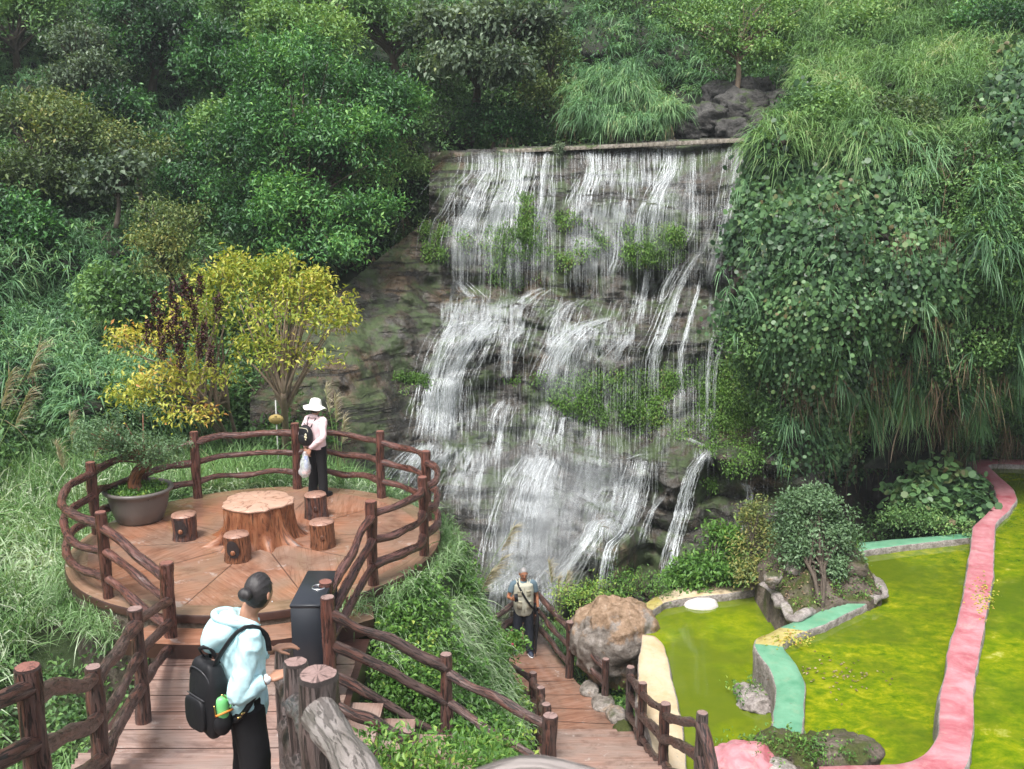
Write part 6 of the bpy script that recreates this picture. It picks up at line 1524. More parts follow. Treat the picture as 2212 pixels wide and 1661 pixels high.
# ---- the woman in the mint jacket, in front
hl = W(552, 1245, 5.56); fl = (hl[0] - .115, hl[1] + .04, hl[2] - 1.585)
WR2 = -1.15
J = dict(pelvis=(0, 0, .84), chest=(0, .02, 1.14), neck=(0, .055, 1.32), sh=[(.16, .03, 1.245), (-.16, .03, 1.245)], el=[(.205, -.065, .955), (-.20, .06, .98)], wr=[(.19, .115, 1.01), (-.15, .20, 1.02)],
         hip=[(.08, 0, .82), (-.08, 0, .82)], knee=[(.085, .03, .44), (-.085, .02, .44)], ankle=[(.09, .0, .08), (-.09, -.03, .08)])
root, HR, hc, _ = person('woman with a hair bun and mint hooded jacket leaning on the stair railing', fl, WR2, J, (.72, .06), dict(skin=M['skin'], hair=M['hair_black'], bun=True, face=True), .0055, False,
    [((.19, .115, 1.01), np.array([.0, .9, .18]), np.array([-.15, .0, -1.]), np.array([-1., 0, 0]), .45), ((-.15, .20, 1.02), np.array([.1, .9, .1]), np.array([.1, .0, -1.]), np.array([1., 0, 0]), .5)], (0, .115, 1.455), .93)
m = MB(); V, Q = ellipsoid((0, 0, 0), (.004, .004, .004), 10, 8); m.add((V + np.array([.086, .004, -.045])) @ HR.T + hc, Q, 0); m.build('earring', [M['dial']], root)
p = [tp([(0, 0, .92), (0, 0, .76)], [.155, .165], 20, (1, 0, 0), .8)]
for s in (0, 1): h_, k_, a_ = J['hip'][s], J['knee'][s], J['ankle'][s]; p.append(tp([h_, k_, (a_[0], a_[1], .05)], [.105, .09, .085], 18))
V, Fq = skin(p, .009, 5, .008, (8, 8, 3), 23); build('trousers', V, Fq, M['black_cl'], root)
p = [tp([(0, 0, .74), (0, .0, .80), (0, 0, .92), (0, .01, 1.1), (0, .025, 1.22), (0, .045, 1.285), (0, .055, 1.32)], [.155, .175, .168, .158, .150, .09, .07], 30, (1, 0, 0), .78)]
for s in (0, 1):
    e = np.array(J['sh'][s]); w_ = np.array(J['wr'][s]); p.append(tp([(e[0] * .5, .03, 1.235), e, (np.array(J['el'][s]) + e) / 2, J['el'][s], (np.array(J['el'][s]) + w_) / 2, w_ - (w_ - np.array(J['el'][s])) * .16], [.07, .068, .064, .062, .056, .046], 18))
p.append(tp([(-.075, .10, 1.28), (-.085, .04, 1.315), (-.05, -.03, 1.335), (.05, -.03, 1.335), (.085, .04, 1.315), (.075, .10, 1.28)], [.02, .03, .034, .034, .03, .02], 12))
V, Fq = skin(p, .0065, 2, .017, (11, 11, 7), 24); build('jacket', V, Fq, M['mint'], root)
V, Q = ellipsoid((0, 0, 0), (1, 1, 1), 40, 28); V = np.sign(V) * np.abs(V) ** .9; V = V * np.array([.125, .095, .12]); V[:, 2] -= .05 * np.clip(-V[:, 1] / .1, 0, 1); V[:, 0] *= 1 - .45 * np.clip(-V[:, 2] / .12, 0, 1); V = V @ rotx(-.35).T + np.array([0, -.105, 1.255]); V += .008 * fbm(V * np.array([9, 14, 14]), 3, 5)[:, None]
V, Fq = remesh(V, [Q], .006, 2); build('hood', V, Fq, M['mint'], root)
m = MB(); V, Q, c, rs = tube([(-.09, .035, 1.30), (-.10, -.05, 1.335), (-.04, -.125, 1.355), (.04, -.125, 1.355), (.10, -.05, 1.335), (.09, .035, 1.30)], [.013, .018, .02, .02, .018, .013], 12, .02, lump=.006); m.add(V, [Q, *c], 0, rs); m.build('hood_rim', [M['mint']], root)
for s in (0, 1): a_ = J['ankle'][s]; shoe(root, (a_[0], a_[1], 0.), (-.15, .1)[s], M['black_shoe'], M['sole'], .24)
wristband(root, (.19, .104, 1.010), (0, .9, .18), .030, M['dial'], M['dial'], .010, (.9, 0, .42))
WRm2 = rotz(WR2); fo = lambda q: WRm2 @ np.array(q) + np.array(fl)
bo = fo((.03, -.195, .90))
root = empty('backpack', 'large black nylon backpack hanging low on the woman in the mint jacket', 'backpack', tuple(bo), None, WR2 + .42)
V, Q = ellipsoid((0, 0, 0), (1, 1, 1), 48, 34); V = np.sign(V) * np.abs(V) ** .52 * np.array([.135, .080, .230]); V[:, 1] *= 1 - .30 * np.clip(V[:, 2] / .23, 0, 1); V[:, 0] *= 1 - .18 * np.clip(V[:, 2] / .23, 0, 1); V += (.016 * fbm(V * np.array([9, 9, 4]), 3, 8) - .020 * np.abs(vn(V * np.array([13, 13, 4]), 5)))[:, None] * unit(V); m = MB(); m.add(V, Q, 0); m.build('bag_body', [M['nylon']], root)
strap([(-.05, .03, .19), (-.02, -.03, .285), (.04, .0, .30), (.06, .04, .20)], .022, .004, M['nylon'], 'handle', root, (0, 1, 0))
tb = lambda L_: [rotz(-.42) @ (np.array(q) - np.array([.03, -.195, .90])) for q in L_]
strap(tb([(.09, -.17, 1.08), (.130, -.125, 1.19), (.150, -.035, 1.305), (.150, .045, 1.322), (.135, .12, 1.25), (.13, .135, 1.15)]), .030, .004, M['nylon'], 'shoulder_strap', root, (1, 0, 0))
strap(tb([(-.06, -.17, 1.08), (-.10, -.125, 1.19), (-.13, -.035, 1.30), (-.14, .045, 1.31)]), .030, .004, M['nylon'], 'shoulder_strap', root, (1, 0, 0))
strap(tb([(.10, -.13, .76), (.165, -.07, .79), (.190, -.01, .86), (.185, .04, .94)]), .030, .004, M['nylon'], 'lower_strap', root, (1, 0, 0))
for q in tb([(.188, -.03, .835), (.180, -.05, .81)]): m = MB(); V, Q = box(q, (.014, .042, .012), 0, .003); m.add(V, Q, 0); m.build('buckle', [M['gold_metal']], root)
m = MB(); V, Q, c, rs = tube([(.145 + .0, -.01, .06), (.155, .01, .04), (.150, .0, .02)], [.004], 8, .01); m.add(V, [Q, *c], 0, rs); V, Q, c, rs = tube([(.142, -.055, .01), (.150, -.055, -.05)], [.004], 8, .01); m.add(V, [Q, *c], 0, rs); m.build('zip_pull', [M['gold_metal']], root)
m = MB(); V, Q = ellipsoid((.128, .0, -.12), (.045, .055, .075), 24, 16); m.add(V, Q, 0); m.build('side_pocket', [M['nylon']], root)
m = MB(); V, Q, c, rs = tube([(.15 + .02 * math.cos(a), .052 * math.sin(a), -.052 + .012 * math.cos(a)) for a in np.linspace(-2.6, 2.6, 9)], [.006], 8, .02); m.add(V, [Q, *c], 0, rs); m.build('pocket_band', [M['orange_cl']], root)
m = MB(); V, Q = ellipsoid((0, 0, 0), (1, 1, 1), 28, 18); V = np.sign(V) * np.abs(V) ** .55 * np.array([.095, .022, .10]) + np.array([-.01, -.082, -.08]); V += .004 * fbm(V * 16, 2, 4)[:, None]; m.add(V, Q, 0); m.build('front_pocket', [M['nylon']], root)
m = MB(); V, Q, c, rs = tube([(-.10, -.075, .02), (-.01, -.092, .035), (.08, -.078, .02)], [.0035], 8, .02); m.add(V, [Q, *c], 0, rs); V, Q, c, rs = tube([(-.105, -.05, .12), (-.06, -.062, .18), (.05, -.062, .18), (.10, -.05, .12), (.115, -.045, .0)], [.0035], 8, .02); m.add(V, [Q, *c], 0, rs); m.build('zip', [plain('dark_zip', (.05, .05, .055), .3)], root)
root = empty('flask', 'light green drinking flask in the side pocket of the large backpack', 'flask', tuple(np.array(bo) + rotz(WR2 + .42) @ np.array([.128, .0, -.095])), None, WR2 + .42)
V, Q = lathe([(0, 0), (.034, 0), (.037, .02), (.037, .10), (.034, .125), (.026, .135), (0, .137)], 32); m = MB(); m.add(V, Q, 0); m.build('flask_body', [M['green_pl']], root)
m = MB(); V, Q, c, rs = tube([(.030, .02, .12), (.050, .03, .10), (.040, .028, .07)], [.006], 8, .01); m.add(V, [Q, *c], 0, rs); m.build('loop', [M['green_pl']], root)
# ------------------------------------------------------------------ falling water
n = NT('falling_water'); r = n.attr('rest', True); a = n.attr('dens')
f = n.noise(n.map(r, (14, 1, 3.0)), 1.0, 4, .65, .3); f2 = n.noise(n.map(r, (50, 1, 12), (3, 0, 1)), 1.0, 3, .7)
lat = n.attr('lat'); edge = n.math('SUBTRACT', 1., n.math('MULTIPLY', lat, lat))
al = n.math('MULTIPLY', n.math('MULTIPLY', a, edge), n.ramp(n.math('ADD', n.math('MULTIPLY', f, .5), n.math('MULTIPLY', f2, .5)), [(.40, .0), (.68, .85)]), clamp=True)
M['water_fall'] = n.done(n.bsdf((.80, .85, .87), .35, .4, 0, alpha=al))
class Water:
    def __init__(s): s.V = []; s.Q = []; s.D = []; s.R = []; s.T = []; s.n = 0
    def strand(s, px, py, w, dens, off=.06, seed=0.):
        """ribbon falling down the rock along the sighted line px, py"""
        d = FS.samp(FS.D0, px, py) * .4 + FS.samp(FS.D, px, py) * .6 - off
        d = np.minimum.reduce([d, FS.samp(FS.D, px, py) - .02])
        # once launched outwards it does not fall back under an overhang
        for i in range(1, len(d)): d[i] = min(d[i], d[i - 1] + .012 * (py[i] - py[i - 1]) / 12 + .004)
        C = W(px, py, d); n = len(px)
        S = np.array([1, 0, 0.]); wd = (w * d / F)[:, None]
        L = C - S * wd / 2; R_ = C + S * wd / 2
        V = np.stack([L, R_], 1).reshape(-1, 3)
        q = np.arange(n - 1) * 2 + s.n; s.Q.append(np.stack([q, q + 1, q + 3, q + 2], -1))
        s.T.append(np.tile([-1., 1.], n)); s.V.append(V); s.D.append(np.repeat(dens, 2)); ss = np.r_[0, np.cumsum(np.linalg.norm(np.diff(C, axis=0), axis=1))]
        wv = (w * d / F)
        rst = np.stack([np.stack([-wv / 2 + seed, wv * 0, ss + seed * 3], -1), np.stack([wv / 2 + seed, wv * 0, ss + seed * 3], -1)], 1).reshape(-1, 3); s.R.append(rst); s.n += 2 * n
    def line(s, P, w, k, dens=.92, fine=2.0, fade=(.1, .2), wide=None):
        """a stream sighted along P, w wide, made of k strands plus a soft veil"""
        P = np.array(P, float)
        if len(P) == 2: P = np.array([P[0], P.mean(0), P[1]])
        C, t = catmull(np.c_[P, P[:, 0] * 0], 7.); C = C[:, :2]; m = len(C)
        env = np.clip(t / fade[0], 0, 1) * np.clip((1 - t) / fade[1], 0, 1)
        for q in range(int(k * 2.6)):
            u = rng.normal(0, .60); a0, a1 = sorted(rng.uniform(-.12, 1.12, 2)); 
            if a1 - a0 < .3: a0 -= .2; a1 += .2
            e = env * np.clip((t - a0) / .08, 0, 1) * np.clip((a1 - t) / .12, 0, 1)
            sel = e > .01
            if sel.sum() < 3: continue
            drift = np.cumsum(rng.normal(0, .6, m)) * 1.0 + 1.6 * vn(np.stack([np.arange(m) * .9, np.full(m, q * 3.3), np.zeros(m)], -1), q); sp = .75 + .5 * t
            x = C[:, 0] + u * w * sp + drift; 
            s.strand(x[sel], C[sel, 1], fine * rng.uniform(.5, 1.5) * (1 + .8 * vn(np.stack([np.arange(sel.sum()) * .5, np.full(sel.sum(), q * 1.7), np.zeros(sel.sum())], -1), 5)), dens * e[sel] * rng.uniform(.45, 1.1), rng.uniform(.02, .16), rng.uniform(0, 40))
        for q in range(2): s.strand(C[:, 0] + rng.normal(0, w * .1), C[:, 1], np.full(m, w * (.9 if q else .6)) * (.8 + .4 * t), dens * env * .34, .05 + .04 * q, rng.uniform(0, 40))
    def curtain(s, poly, k, len_=(60, 180), dens=.5, fine=1.5, slant=0.):
        a = np.array(poly, float); x0, y0 = a.min(0); x1, y1 = a.max(0)
        for q in range(k):
            x = rng.uniform(x0, x1); y = rng.uniform(y0, y1)
            if not inpoly(np.array([x]), np.array([y]), poly)[0]: continue
            L = rng.uniform(*len_); yy = np.arange(y, y + L, 8.); 
            if len(yy) < 4: continue
            t = np.linspace(0, 1, len(yy)); xx = x + slant * (yy - y) + np.cumsum(rng.normal(0, .3, len(yy)))
            s.strand(xx, yy, np.full(len(yy), fine * rng.uniform(.5, 1.6)), dens * np.sin(PI * np.clip(t * .94 + .03, 0, 1)) ** .5 * rng.uniform(.4, 1.1), rng.uniform(.02, .15), rng.uniform(0, 40))
    def veil(s, P, w, dens):
        P = np.array(P, float); C, t = catmull(np.c_[P, P[:, 0] * 0], 9.)
        s.strand(C[:, 0], C[:, 1], np.interp(t, np.linspace(0, 1, len(w)), w), dens * np.sin(PI * np.clip(t, .02, .98)) ** .5, .12, rng.uniform(0, 40))
wt = Water()
R8 = lambda *l: [r8(*p) for p in l]; R9 = lambda *l: [r9(*p) for p in l]
for P, w, k, dn in [(((470, 135), (478, 250), (425, 340), (370, 470), (330, 560), (300, 800)), 62, 26, .9), (((600, 130), (602, 300), (560, 430), (510, 600), (490, 830)), 46, 22, .85), (((700, 125), (690, 260), (655, 400), (642, 540), (645, 920)), 22, 16, 1.2),
        (((820, 115), (800, 260), (790, 420), (765, 560), (760, 830)), 18, 13, .9), (((1030, 110), (1060, 260), (1020, 380), (1000, 480)), 26, 14, .9), (((1500, 80), (1500, 240), (1440, 350), (1400, 470), (1380, 690)), 24, 18, 1.2),
        (((1370, 400), (1330, 520), (1320, 760)), 12, 10, 1.0), (((1240, 390), (1210, 560), (1205, 720), (1160, 850)), 9, 8, 1.1), (((1620, 120), (1620, 380), (1620, 560), (1560, 700)), 8, 8, .8), (((1690, 640), (1570, 830), (1520, 960), (1450, 1150), (1400, 1280), (1385, 1480)), 16, 15, 1.1),
        (((1670, 830), (1640, 960), (1580, 1170), (1550, 1300), (1550, 1660)), 6, 8, 1.1), (((1880, 90), (1850, 260), (1800, 540), (1740, 760), (1700, 900)), 26, 16, .55), (((1800, 1180), (1750, 1350), (1740, 1700)), 5, 6, 1.), (((1740, 1150), (1710, 1280), (1695, 1640)), 5, 6, 1.),
        (((1540, 760), (1460, 900), (1440, 1000)), 12, 9, .9), (((1370, 780), (1340, 960), (1310, 1120)), 16, 10, .9), (((310, 850), (350, 900), (420, 980)), 26, 12, .9), (((800, 895), (710, 950), (640, 1030)), 26, 15, 1.),
        (((330, 1060), (250, 1170), (200, 1330), (165, 1500), (155, 1690)), 30, 20, .75), (((490, 1060), (400, 1150), (310, 1300), (255, 1480), (215, 1700)), 42, 28, .85), (((610, 1090), (470, 1160), (390, 1270), (310, 1420), (280, 1560)), 28, 17, .8), (((700, 1130), (620, 1200), (605, 1340), (600, 1420)), 9, 8, .9),
        (((570, 1180), (575, 1400)), 10, 7, .6), (((1000, 960), (930, 1000), (880, 1060), (860, 1130)), 30, 14, .7), (((1165, 1060), (1010, 1120), (900, 1230), (860, 1340), (835, 1460)), 36, 26, 1.05), (((1130, 1180), (960, 1200), (885, 1290), (840, 1400)), 26, 18, 1.0), (((1290, 1150), (1190, 1260), (1160, 1330)), 34, 14, .7),
        (((1060, 1200), (1040, 1320)), 14, 7, .7), (((300, 1110), (420, 1085), (540, 1100), (700, 1125)), 12, 7, .8), (((250, 985), (400, 1000), (560, 1000), (660, 985)), 16, 8, .7), (((1060, 280), (1110, 275), (1200, 245)), 12, 6, 1.), (((960, 450), (1080, 440), (1230, 425)), 10, 6, .7), (((1100, 372), (1240, 378), (1390, 372)), 8, 5, .7),
        (((2010, 1250), (1950, 1380), (1940, 1640)), 4, 5, .5)]:
    wt.line(R8(*P), w, k, dn)
for P, w, k, dn in [(((310, 0), (300, 180), (285, 360)), 26, 22, .9), (((400, 0), (385, 180), (360, 375)), 40, 36, 1.1), (((470, 20), (440, 200), (430, 380)), 22, 12, .6), (((300, 375), (210, 470), (90, 650)), 60, 26, .9), (((430, 385), (330, 490), (240, 640), (200, 720)), 50, 26, .8), (((530, 420), (450, 580), (420, 680)), 24, 10, .7),
        (((545, 150), (530, 300)), 16, 8, .5), (((720, 130), (665, 220), (655, 350)), 14, 11, .8), (((745, 145), (712, 260), (692, 390), (686, 480)), 12, 11, .95), (((600, 470), (560, 610), (548, 780)), 9, 9, .95), (((260, 372), (400, 372), (560, 385), (690, 400)), 10, 8, .9), (((955, 150), (925, 300), (890, 430)), 36, 20, .75), (((1105, 255), (1040, 235), (1020, 340), (1010, 450)), 12, 10, .8),
        (((935, 440), (870, 560), (830, 700), (800, 880), (785, 1120)), 52, 46, 1.15), (((1000, 460), (950, 640), (890, 900), (870, 1080)), 30, 18, .75), (((1220, 280), (1205, 440), (1190, 560)), 34, 14, .55), (((1280, 600), (1210, 740), (1160, 900)), 22, 12, .7), (((1480, 440), (1440, 620), (1385, 780), (1290, 920)), 30, 24, .95), (((1320, 795), (1215, 815), (1170, 900), (1080, 1020), (990, 1200)), 30, 34, 1.2),
        (((1210, 860), (1120, 1000), (1010, 1120), (900, 1260)), 34, 24, .9), (((1450, 640), (1375, 860), (1290, 950), (1255, 1140), (1240, 1290)), 12, 15, 1.2), (((1870, 395), (1765, 530), (1695, 780), (1640, 1000), (1612, 1200)), 13, 16, 1.15), (((1720, 340), (1790, 375), (1870, 400)), 10, 7, .9), (((1600, 660), (1520, 780), (1470, 960)), 8, 8, .7), (((1345, 570), (1315, 700), (1300, 800)), 5, 6, 1.),
        (((1880, 0), (1875, 200), (1870, 395)), 5, 6, 1.2), (((1830, 0), (1828, 200), (1825, 370)), 5, 5, .9), (((2020, 590), (2080, 640), (2070, 740)), 12, 7, .7), (((1380, 470), (1470, 440), (1560, 435)), 10, 6, .8), (((1620, 420), (1700, 400)), 8, 4, .7), (((2040, 800), (2030, 930)), 4, 4, .7), (((1555, 640), (1530, 730)), 5, 4, .7), (((1080, 840), (1050, 1000), (1040, 1080)), 8, 5, .5),
        (((960, 1000), (860, 1060), (760, 1140), (640, 1245)), 46, 30, .8), (((700, 780), (690, 1000), (720, 1180)), 40, 14, .35)]:
    wt.line(R9(*P), w, k, dn)
wt.curtain(R8((430, 125), (1900, 70), (1900, 150), (430, 220)), 360, (30, 75), .75, 1.2)
wt.curtain(R8((1040, 90), (1500, 75), (1500, 170), (1060, 210)), 198, (35, 60), .9, 1.6)
wt.curtain(R8((940, 280), (1500, 240), (1480, 380), (960, 500)), 162, (25, 70), .8, 1.8, -.1)
wt.curtain(R8((930, 430), (1200, 440), (1200, 700), (900, 700)), 342, (50, 120), .55, 1.2)
wt.curtain(R8((300, 320), (860, 300), (860, 700), (280, 700)), 468, (50, 150), .5, 1.2)
wt.curtain(R8((1200, 400), (1850, 300), (1750, 700), (1250, 700)), 396, (40, 120), .5, 1.1)
wt.curtain(R8((250, 900), (1250, 950), (1300, 1200), (250, 1250)), 432, (20, 60), .7, 2.0, -.35)
wt.curtain(R8((800, 1250), (1720, 1250), (1700, 1500), (800, 1450)), 468, (50, 150), .55, 1.1)
wt.curtain(R9((290, 0), (1700, 0), (1500, 350), (850, 420), (300, 330)), 432, (50, 140), .45, 1.1)
wt.curtain(R9((820, 300), (1450, 420), (1350, 850), (700, 1000), (720, 600)), 756, (50, 160), .42, 1.5, -.12)
wt.curtain(R9((650, 700), (1150, 700), (950, 1100), (640, 1150)), 306, (60, 150), .4, 1.6, -.08)
wt.curtain(R9((420, 400), (820, 420), (800, 700), (560, 760)), 180, (30, 100), .45, 1.2)
wt.curtain(R9((1780, 250), (2250, 50), (2200, 500), (1900, 450)), 54, (60, 150), .45, 1.0)
VEIL = 1.5
for P, w, dn in [(R9((960, 300), (860, 700), (780, 1100)), (40, 130, 110), .34), (R9((1180, 350), (1120, 700), (980, 1150)), (60, 160, 150), .28), (R8((1050, 450), (1040, 600), (1030, 800)), (60, 100, 80), .28), (R8((400, 350), (380, 560), (380, 800)), (30, 70, 60), .28), (R8((560, 350), (540, 600), (530, 820)), (30, 60, 50), .22),
        (R8((1000, 1150), (920, 1330), (900, 1520)), (90, 130, 120), .25), (R8((330, 1100), (250, 1350), (220, 1650)), (40, 90, 90), .30), (R9((380, 0), (340, 180), (330, 360)), (60, 70, 90), .26), (R9((900, 480), (900, 800), (860, 1150)), (90, 190, 220), .30), (R9((1250, 400), (1230, 600), (1150, 850)), (90, 130, 120), .26), (R9((1400, 500), (1330, 700), (1200, 900)), (50, 80, 70), .25), (R8((1250, 380), (1240, 560), (1230, 760)), (90, 110, 90), .2), (R8((1550, 200), (1520, 450), (1480, 700)), (60, 90, 80), .2), (R9((600, 400), (520, 560), (470, 740)), (80, 100, 80), .25), (R8((600, 980), (480, 1080), (380, 1180)), (90, 120, 80), .25)]:
    wt.veil(P, w, dn * VEIL)
allf = [(930, 330), (1640, 296), (1600, 560), (1570, 760), (1560, 900), (1420, 1000), (1240, 1280), (1080, 1290), (1000, 1100), (880, 1020), (930, 760), (960, 620), (975, 480), (950, 400)]
wt.curtain(allf, 2100, (22, 110), .5, 1.3, -.02)
ledges = [(R8((230, 960), (680, 960), (680, 1040), (230, 1040)), 330), (R8((800, 1080), (1300, 1080), (1300, 1180), (820, 1200)), 300), (R8((300, 1060), (700, 1080), (640, 1160), (240, 1150)), 260), (R9((240, 350), (700, 380), (680, 450), (180, 470)), 300), (R9((800, 420), (1050, 430), (1000, 520), (830, 520)), 180),
          (R8((1020, 230), (1520, 230), (1500, 290), (1020, 290)), 240), (R8((940, 420), (1250, 420), (1250, 460), (940, 470)), 110), (R9((640, 1120), (1050, 1100), (1000, 1240), (620, 1250)), 340), (R9((1180, 780), (1350, 790), (1300, 860), (1150, 880)), 120), (R9((1780, 370), (1900, 380), (1860, 450), (1760, 440)), 60), (R8((420, 380), (480, 380), (400, 560), (330, 560)), 110), (R8((560, 400), (660, 400), (600, 520), (520, 500)), 90)]
for poly, k in ledges: wt.curtain(poly, k, (24, 38), .5, 3.0, -.1)
V = np.concatenate(wt.V)
o = build('waterfall', V, np.concatenate(wt.Q), M['water_fall'], None, True, {'dens': np.concatenate(wt.D), 'lat': np.concatenate(wt.T), 'rest': np.concatenate(wt.R)}); tag(o, kind='structure')
# plunge pool
M['pool'] = algae('pool_water', [(.10, .12, .10), (.22, .25, .23), (.45, .48, .47), (.75, .78, .78), (.18, .21, .19)], 1.6, .1)
sheet('plunge_pool', [(-3.5, 17.6), (3.6, 17.9), (5, 21.8), (1, 24), (-4, 23)], -4.22, M['pool'])
# drifting spray over the pool
n = NT('spray'); pv = n.n('ShaderNodeVolumePrincipled'); pv.inputs['Color'].default_value = (.95, .97, 1, 1); pv.inputs['Anisotropy'].default_value = .2
nz = n.noise(n.pos(), .9, 1, .5); tcd = n.n('ShaderNodeTexCoord'); gr_ = n.n('ShaderNodeTexGradient', gradient_type='SPHERICAL'); n.l(tcd.outputs['Object'], gr_.inputs[0])
n.l(n.math('MULTIPLY', n.math('MULTIPLY', n.ramp(nz, [(.3, .15), (.7, 1.)]), gr_.outputs['Fac']), .40), pv.inputs['Density']); n.l(pv.outputs[0], n.out.inputs['Volume']); M['spray'] = n.m
V, Q = ellipsoid((0, 0, 0), (1, 1, 1), 32, 20); p = W(1180, 1130, 20.6)
o = build('spray', V, Q, M['spray'], None, True, loc=tuple(p)); o.scale = (2.2, 1.3, 2.4); tag(o, 'fine white spray drifting at the foot of the waterfall', 'spray', kind='stuff')
# ------------------------------------------------------------------ near vegetation
def gscatter(poly, n):
    """points on the ground inside a polygon of plan coordinates"""
    a = np.array(poly, float); x = rng.uniform(a[:, 0].min(), a[:, 0].max(), n); y = rng.uniform(a[:, 1].min(), a[:, 1].max(), n)
    k = inpoly(x, y, poly); x, y = x[k], y[k]; return np.stack([x, y, gz(x, y)], -1)
def clear(P, pad=.06):
    """keep plants off the paving"""
    x, y = P[:, 0], P[:, 1]
    k = np.hypot(x - PC[0], y - PC[1]) > PR + .02
    k &= ~((x > -4.05) & (x < -1.6) & (y > 8) & (y < 11.2))
    k &= ~((y < 8.4) & (x > -4.1 + (8.3 - y) * .38) & (x < -1.62 + (8.3 - y) * .215))
    k &= ~((x > -1.8) & (x < 2.1) & (y > 8.3) & (y < 9.75)); k &= ~((x > .3) & (x < 2.0) & (y > 9.3) & (y < 15))
    k &= ~(inpoly(x, y, [(.30, 14.7), (-.05, 15.2), (-.30, 15.9), (-.50, 17.1), (-.2, 18.2), (.12, 19.15), (.42, 19.15), (.75, 18.0), (1.16, 16.6), (1.5, 15.9), (1.85, 15.4), (2.05, 14.7)]))
    return P[k]
left_poly = [(-13, 5), (-4.1, 5), (-3.9, 8), (-4.1, 10.6), (-6.3, 12), (-6.2, 14.8), (-4.8, 16.1), (-3, 16.1), (-1.2, 14.8), (-1.6, 16.5), (-1.2, 19.5), (-6, 19), (-13, 18.5)]
P = clear(gscatter(left_poly, 9000)); dark = (P[:, 0] > -6.4) & (P[:, 1] < 11.8) & (P[:, 1] > 8.8)
sil = fbm(P * .45, 2, 91); z2 = fbm(P * 1.6, 2, 92)
i = ~dark & (sil < .05); lv = Leaves(); tuft_blades(lv, P[i], np.tile(UP * 1.3, (i.sum(), 1)) + rn(i.sum(), .25), 14, 1.05, .014, .42 + z2[i] * .4, .42, .55)
i2 = ~dark & (P[:, 0] > -8) & (P[:, 1] < 10.8); tuft_blades(lv, P[i2], np.tile(UP * 1.3, (i2.sum(), 1)) + np.array([.4, -.1, 0]), 10, 1.2, .011, .5 + z2[i2] * .4, .38, .8)
o = lv.build('tall_grass', M['blade_yellow']); tag(o, 'tall soft green grass filling the slope left of the terrace', 'grass', kind='stuff')
i = (~dark & (sil > -.1) & (P[:, 1] > 10.5)) | (~dark & (P[:, 0] < -5.6) & (P[:, 0] > -9) & (P[:, 1] > 12.5)); lv = Leaves(); tuft_blades(lv, P[i], np.tile(UP * 1.2, (i.sum(), 1)) + rn(i.sum(), .25), 10, .80, .026, .62 + z2[i] * .3, .5, .75)
Pn = clear(gscatter([(-8.2, 10.6), (-6.3, 10.8), (-6.2, 15.2), (-5.0, 16.3), (-6.5, 17), (-8.8, 16)], 900)); tuft_blades(lv, Pn, np.tile(UP * 1.3, (len(Pn), 1)) + rn(len(Pn), .25), 10, 1.0, .022, .66 + .25 * vn(Pn, 2), .45, .7)
o = lv.build('silver_grass', M['blade_silver']); tag(o, 'white striped silver grass beside the terrace railing', 'grass', kind='stuff')
Pd = P[dark | (rng.random(len(P)) < .2)]; lv = Leaves(); cluster_leaves(lv, Pd + UP * .1, np.tile(UP, (len(Pd), 1)), 16, .18, .085, .6, .4 + .3 * vn(Pd * 2, 4))
o = lv.build('ground_cover', M['leaf_mid']); tag(o, 'low leafy creepers in the dark gap below the walkway railing', 'ground cover', kind='stuff')
# creepers climbing the terrace drum
a = rng.uniform(PI * .9, PI * 1.65, 260); zz = rng.uniform(-1.6, -.15, 260); P = np.stack([PC[0] + (PR - .02) * np.cos(a), PC[1] + (PR - .02) * np.sin(a), zz], -1); O = np.stack([np.cos(a), np.sin(a), a * 0], -1)
k = fbm(P * 1.5, 2, 7) > -.1; lv = Leaves(); cluster_leaves(lv, P[k], O[k], 12, .12, .07, .6, .5 + 0 * a[k], .6); o = lv.build('wall_creeper', M['leaf_mid']); tag(o, 'small creepers on the mossy wall under the terrace edge', 'creeper', kind='stuff')

# grass lapping over the terrace rim
a = np.r_[rng.uniform(-1.15, 1.3, 420), rng.uniform(PI * .75, PI * 1.36, 330)]; rr_ = PR + rng.uniform(.0, .25, len(a)); P = np.stack([PC[0] + rr_ * np.cos(a), PC[1] + rr_ * np.sin(a), np.where(np.cos(a) > 0, rng.uniform(-.25, -.06, len(a)), rng.uniform(-.45, -.15, len(a)))], -1)
lv = Leaves(); tuft_blades(lv, P, np.tile(UP * 1.2, (len(P), 1)) + rn(len(P), .3), 8, .36, .013, .45 + .3 * vn(P * 2, 3), .5, .7); o = lv.build('rim_grass', M['blade_silver']); tag(o, 'grass growing up round the rim of the terrace', 'grass', kind='stuff')
# slope between the terrace, the side stair and the lower path
mid_poly = [(-1.7, 11.0), (-1.75, 9.75), (.25, 9.75), (.1, 14.0), (-.45, 14.9), (-.85, 16.0), (-.9, 17.2), (-.8, 19), (-1.6, 18.8), (-1.3, 16), (-.7, 14.6), (-.75, 12.7)]
P = clear(gscatter(mid_poly, 6500)); P = P[~((P[:, 1] > 15.2) & (P[:, 0] > -1.0) & (rng.random(len(P)) < .75))]; z2 = fbm(P * 1.3, 2, 95); up = P[:, 1] > 10.9
i = (z2 > -.18) & up; lv = Leaves(); tuft_blades(lv, P[i], np.tile(UP * 1.1, (i.sum(), 1)) + np.array([.12, -.1, 0]) + rn(i.sum(), .35), 11, .32, .013, .40 + z2[i] * .4, .6, .8)
j = (P[:, 0] > -1.1) & (P[:, 1] > 12.3) & (P[:, 1] < 15.6); j &= rng.random(len(P)) < .35; tuft_blades(lv, P[j], np.tile(UP * 1.1, (j.sum(), 1)) + np.array([.2, -.1, 0]) + rn(j.sum(), .35), 9, .52, .014, .5 + z2[j] * .3, .5, .8)
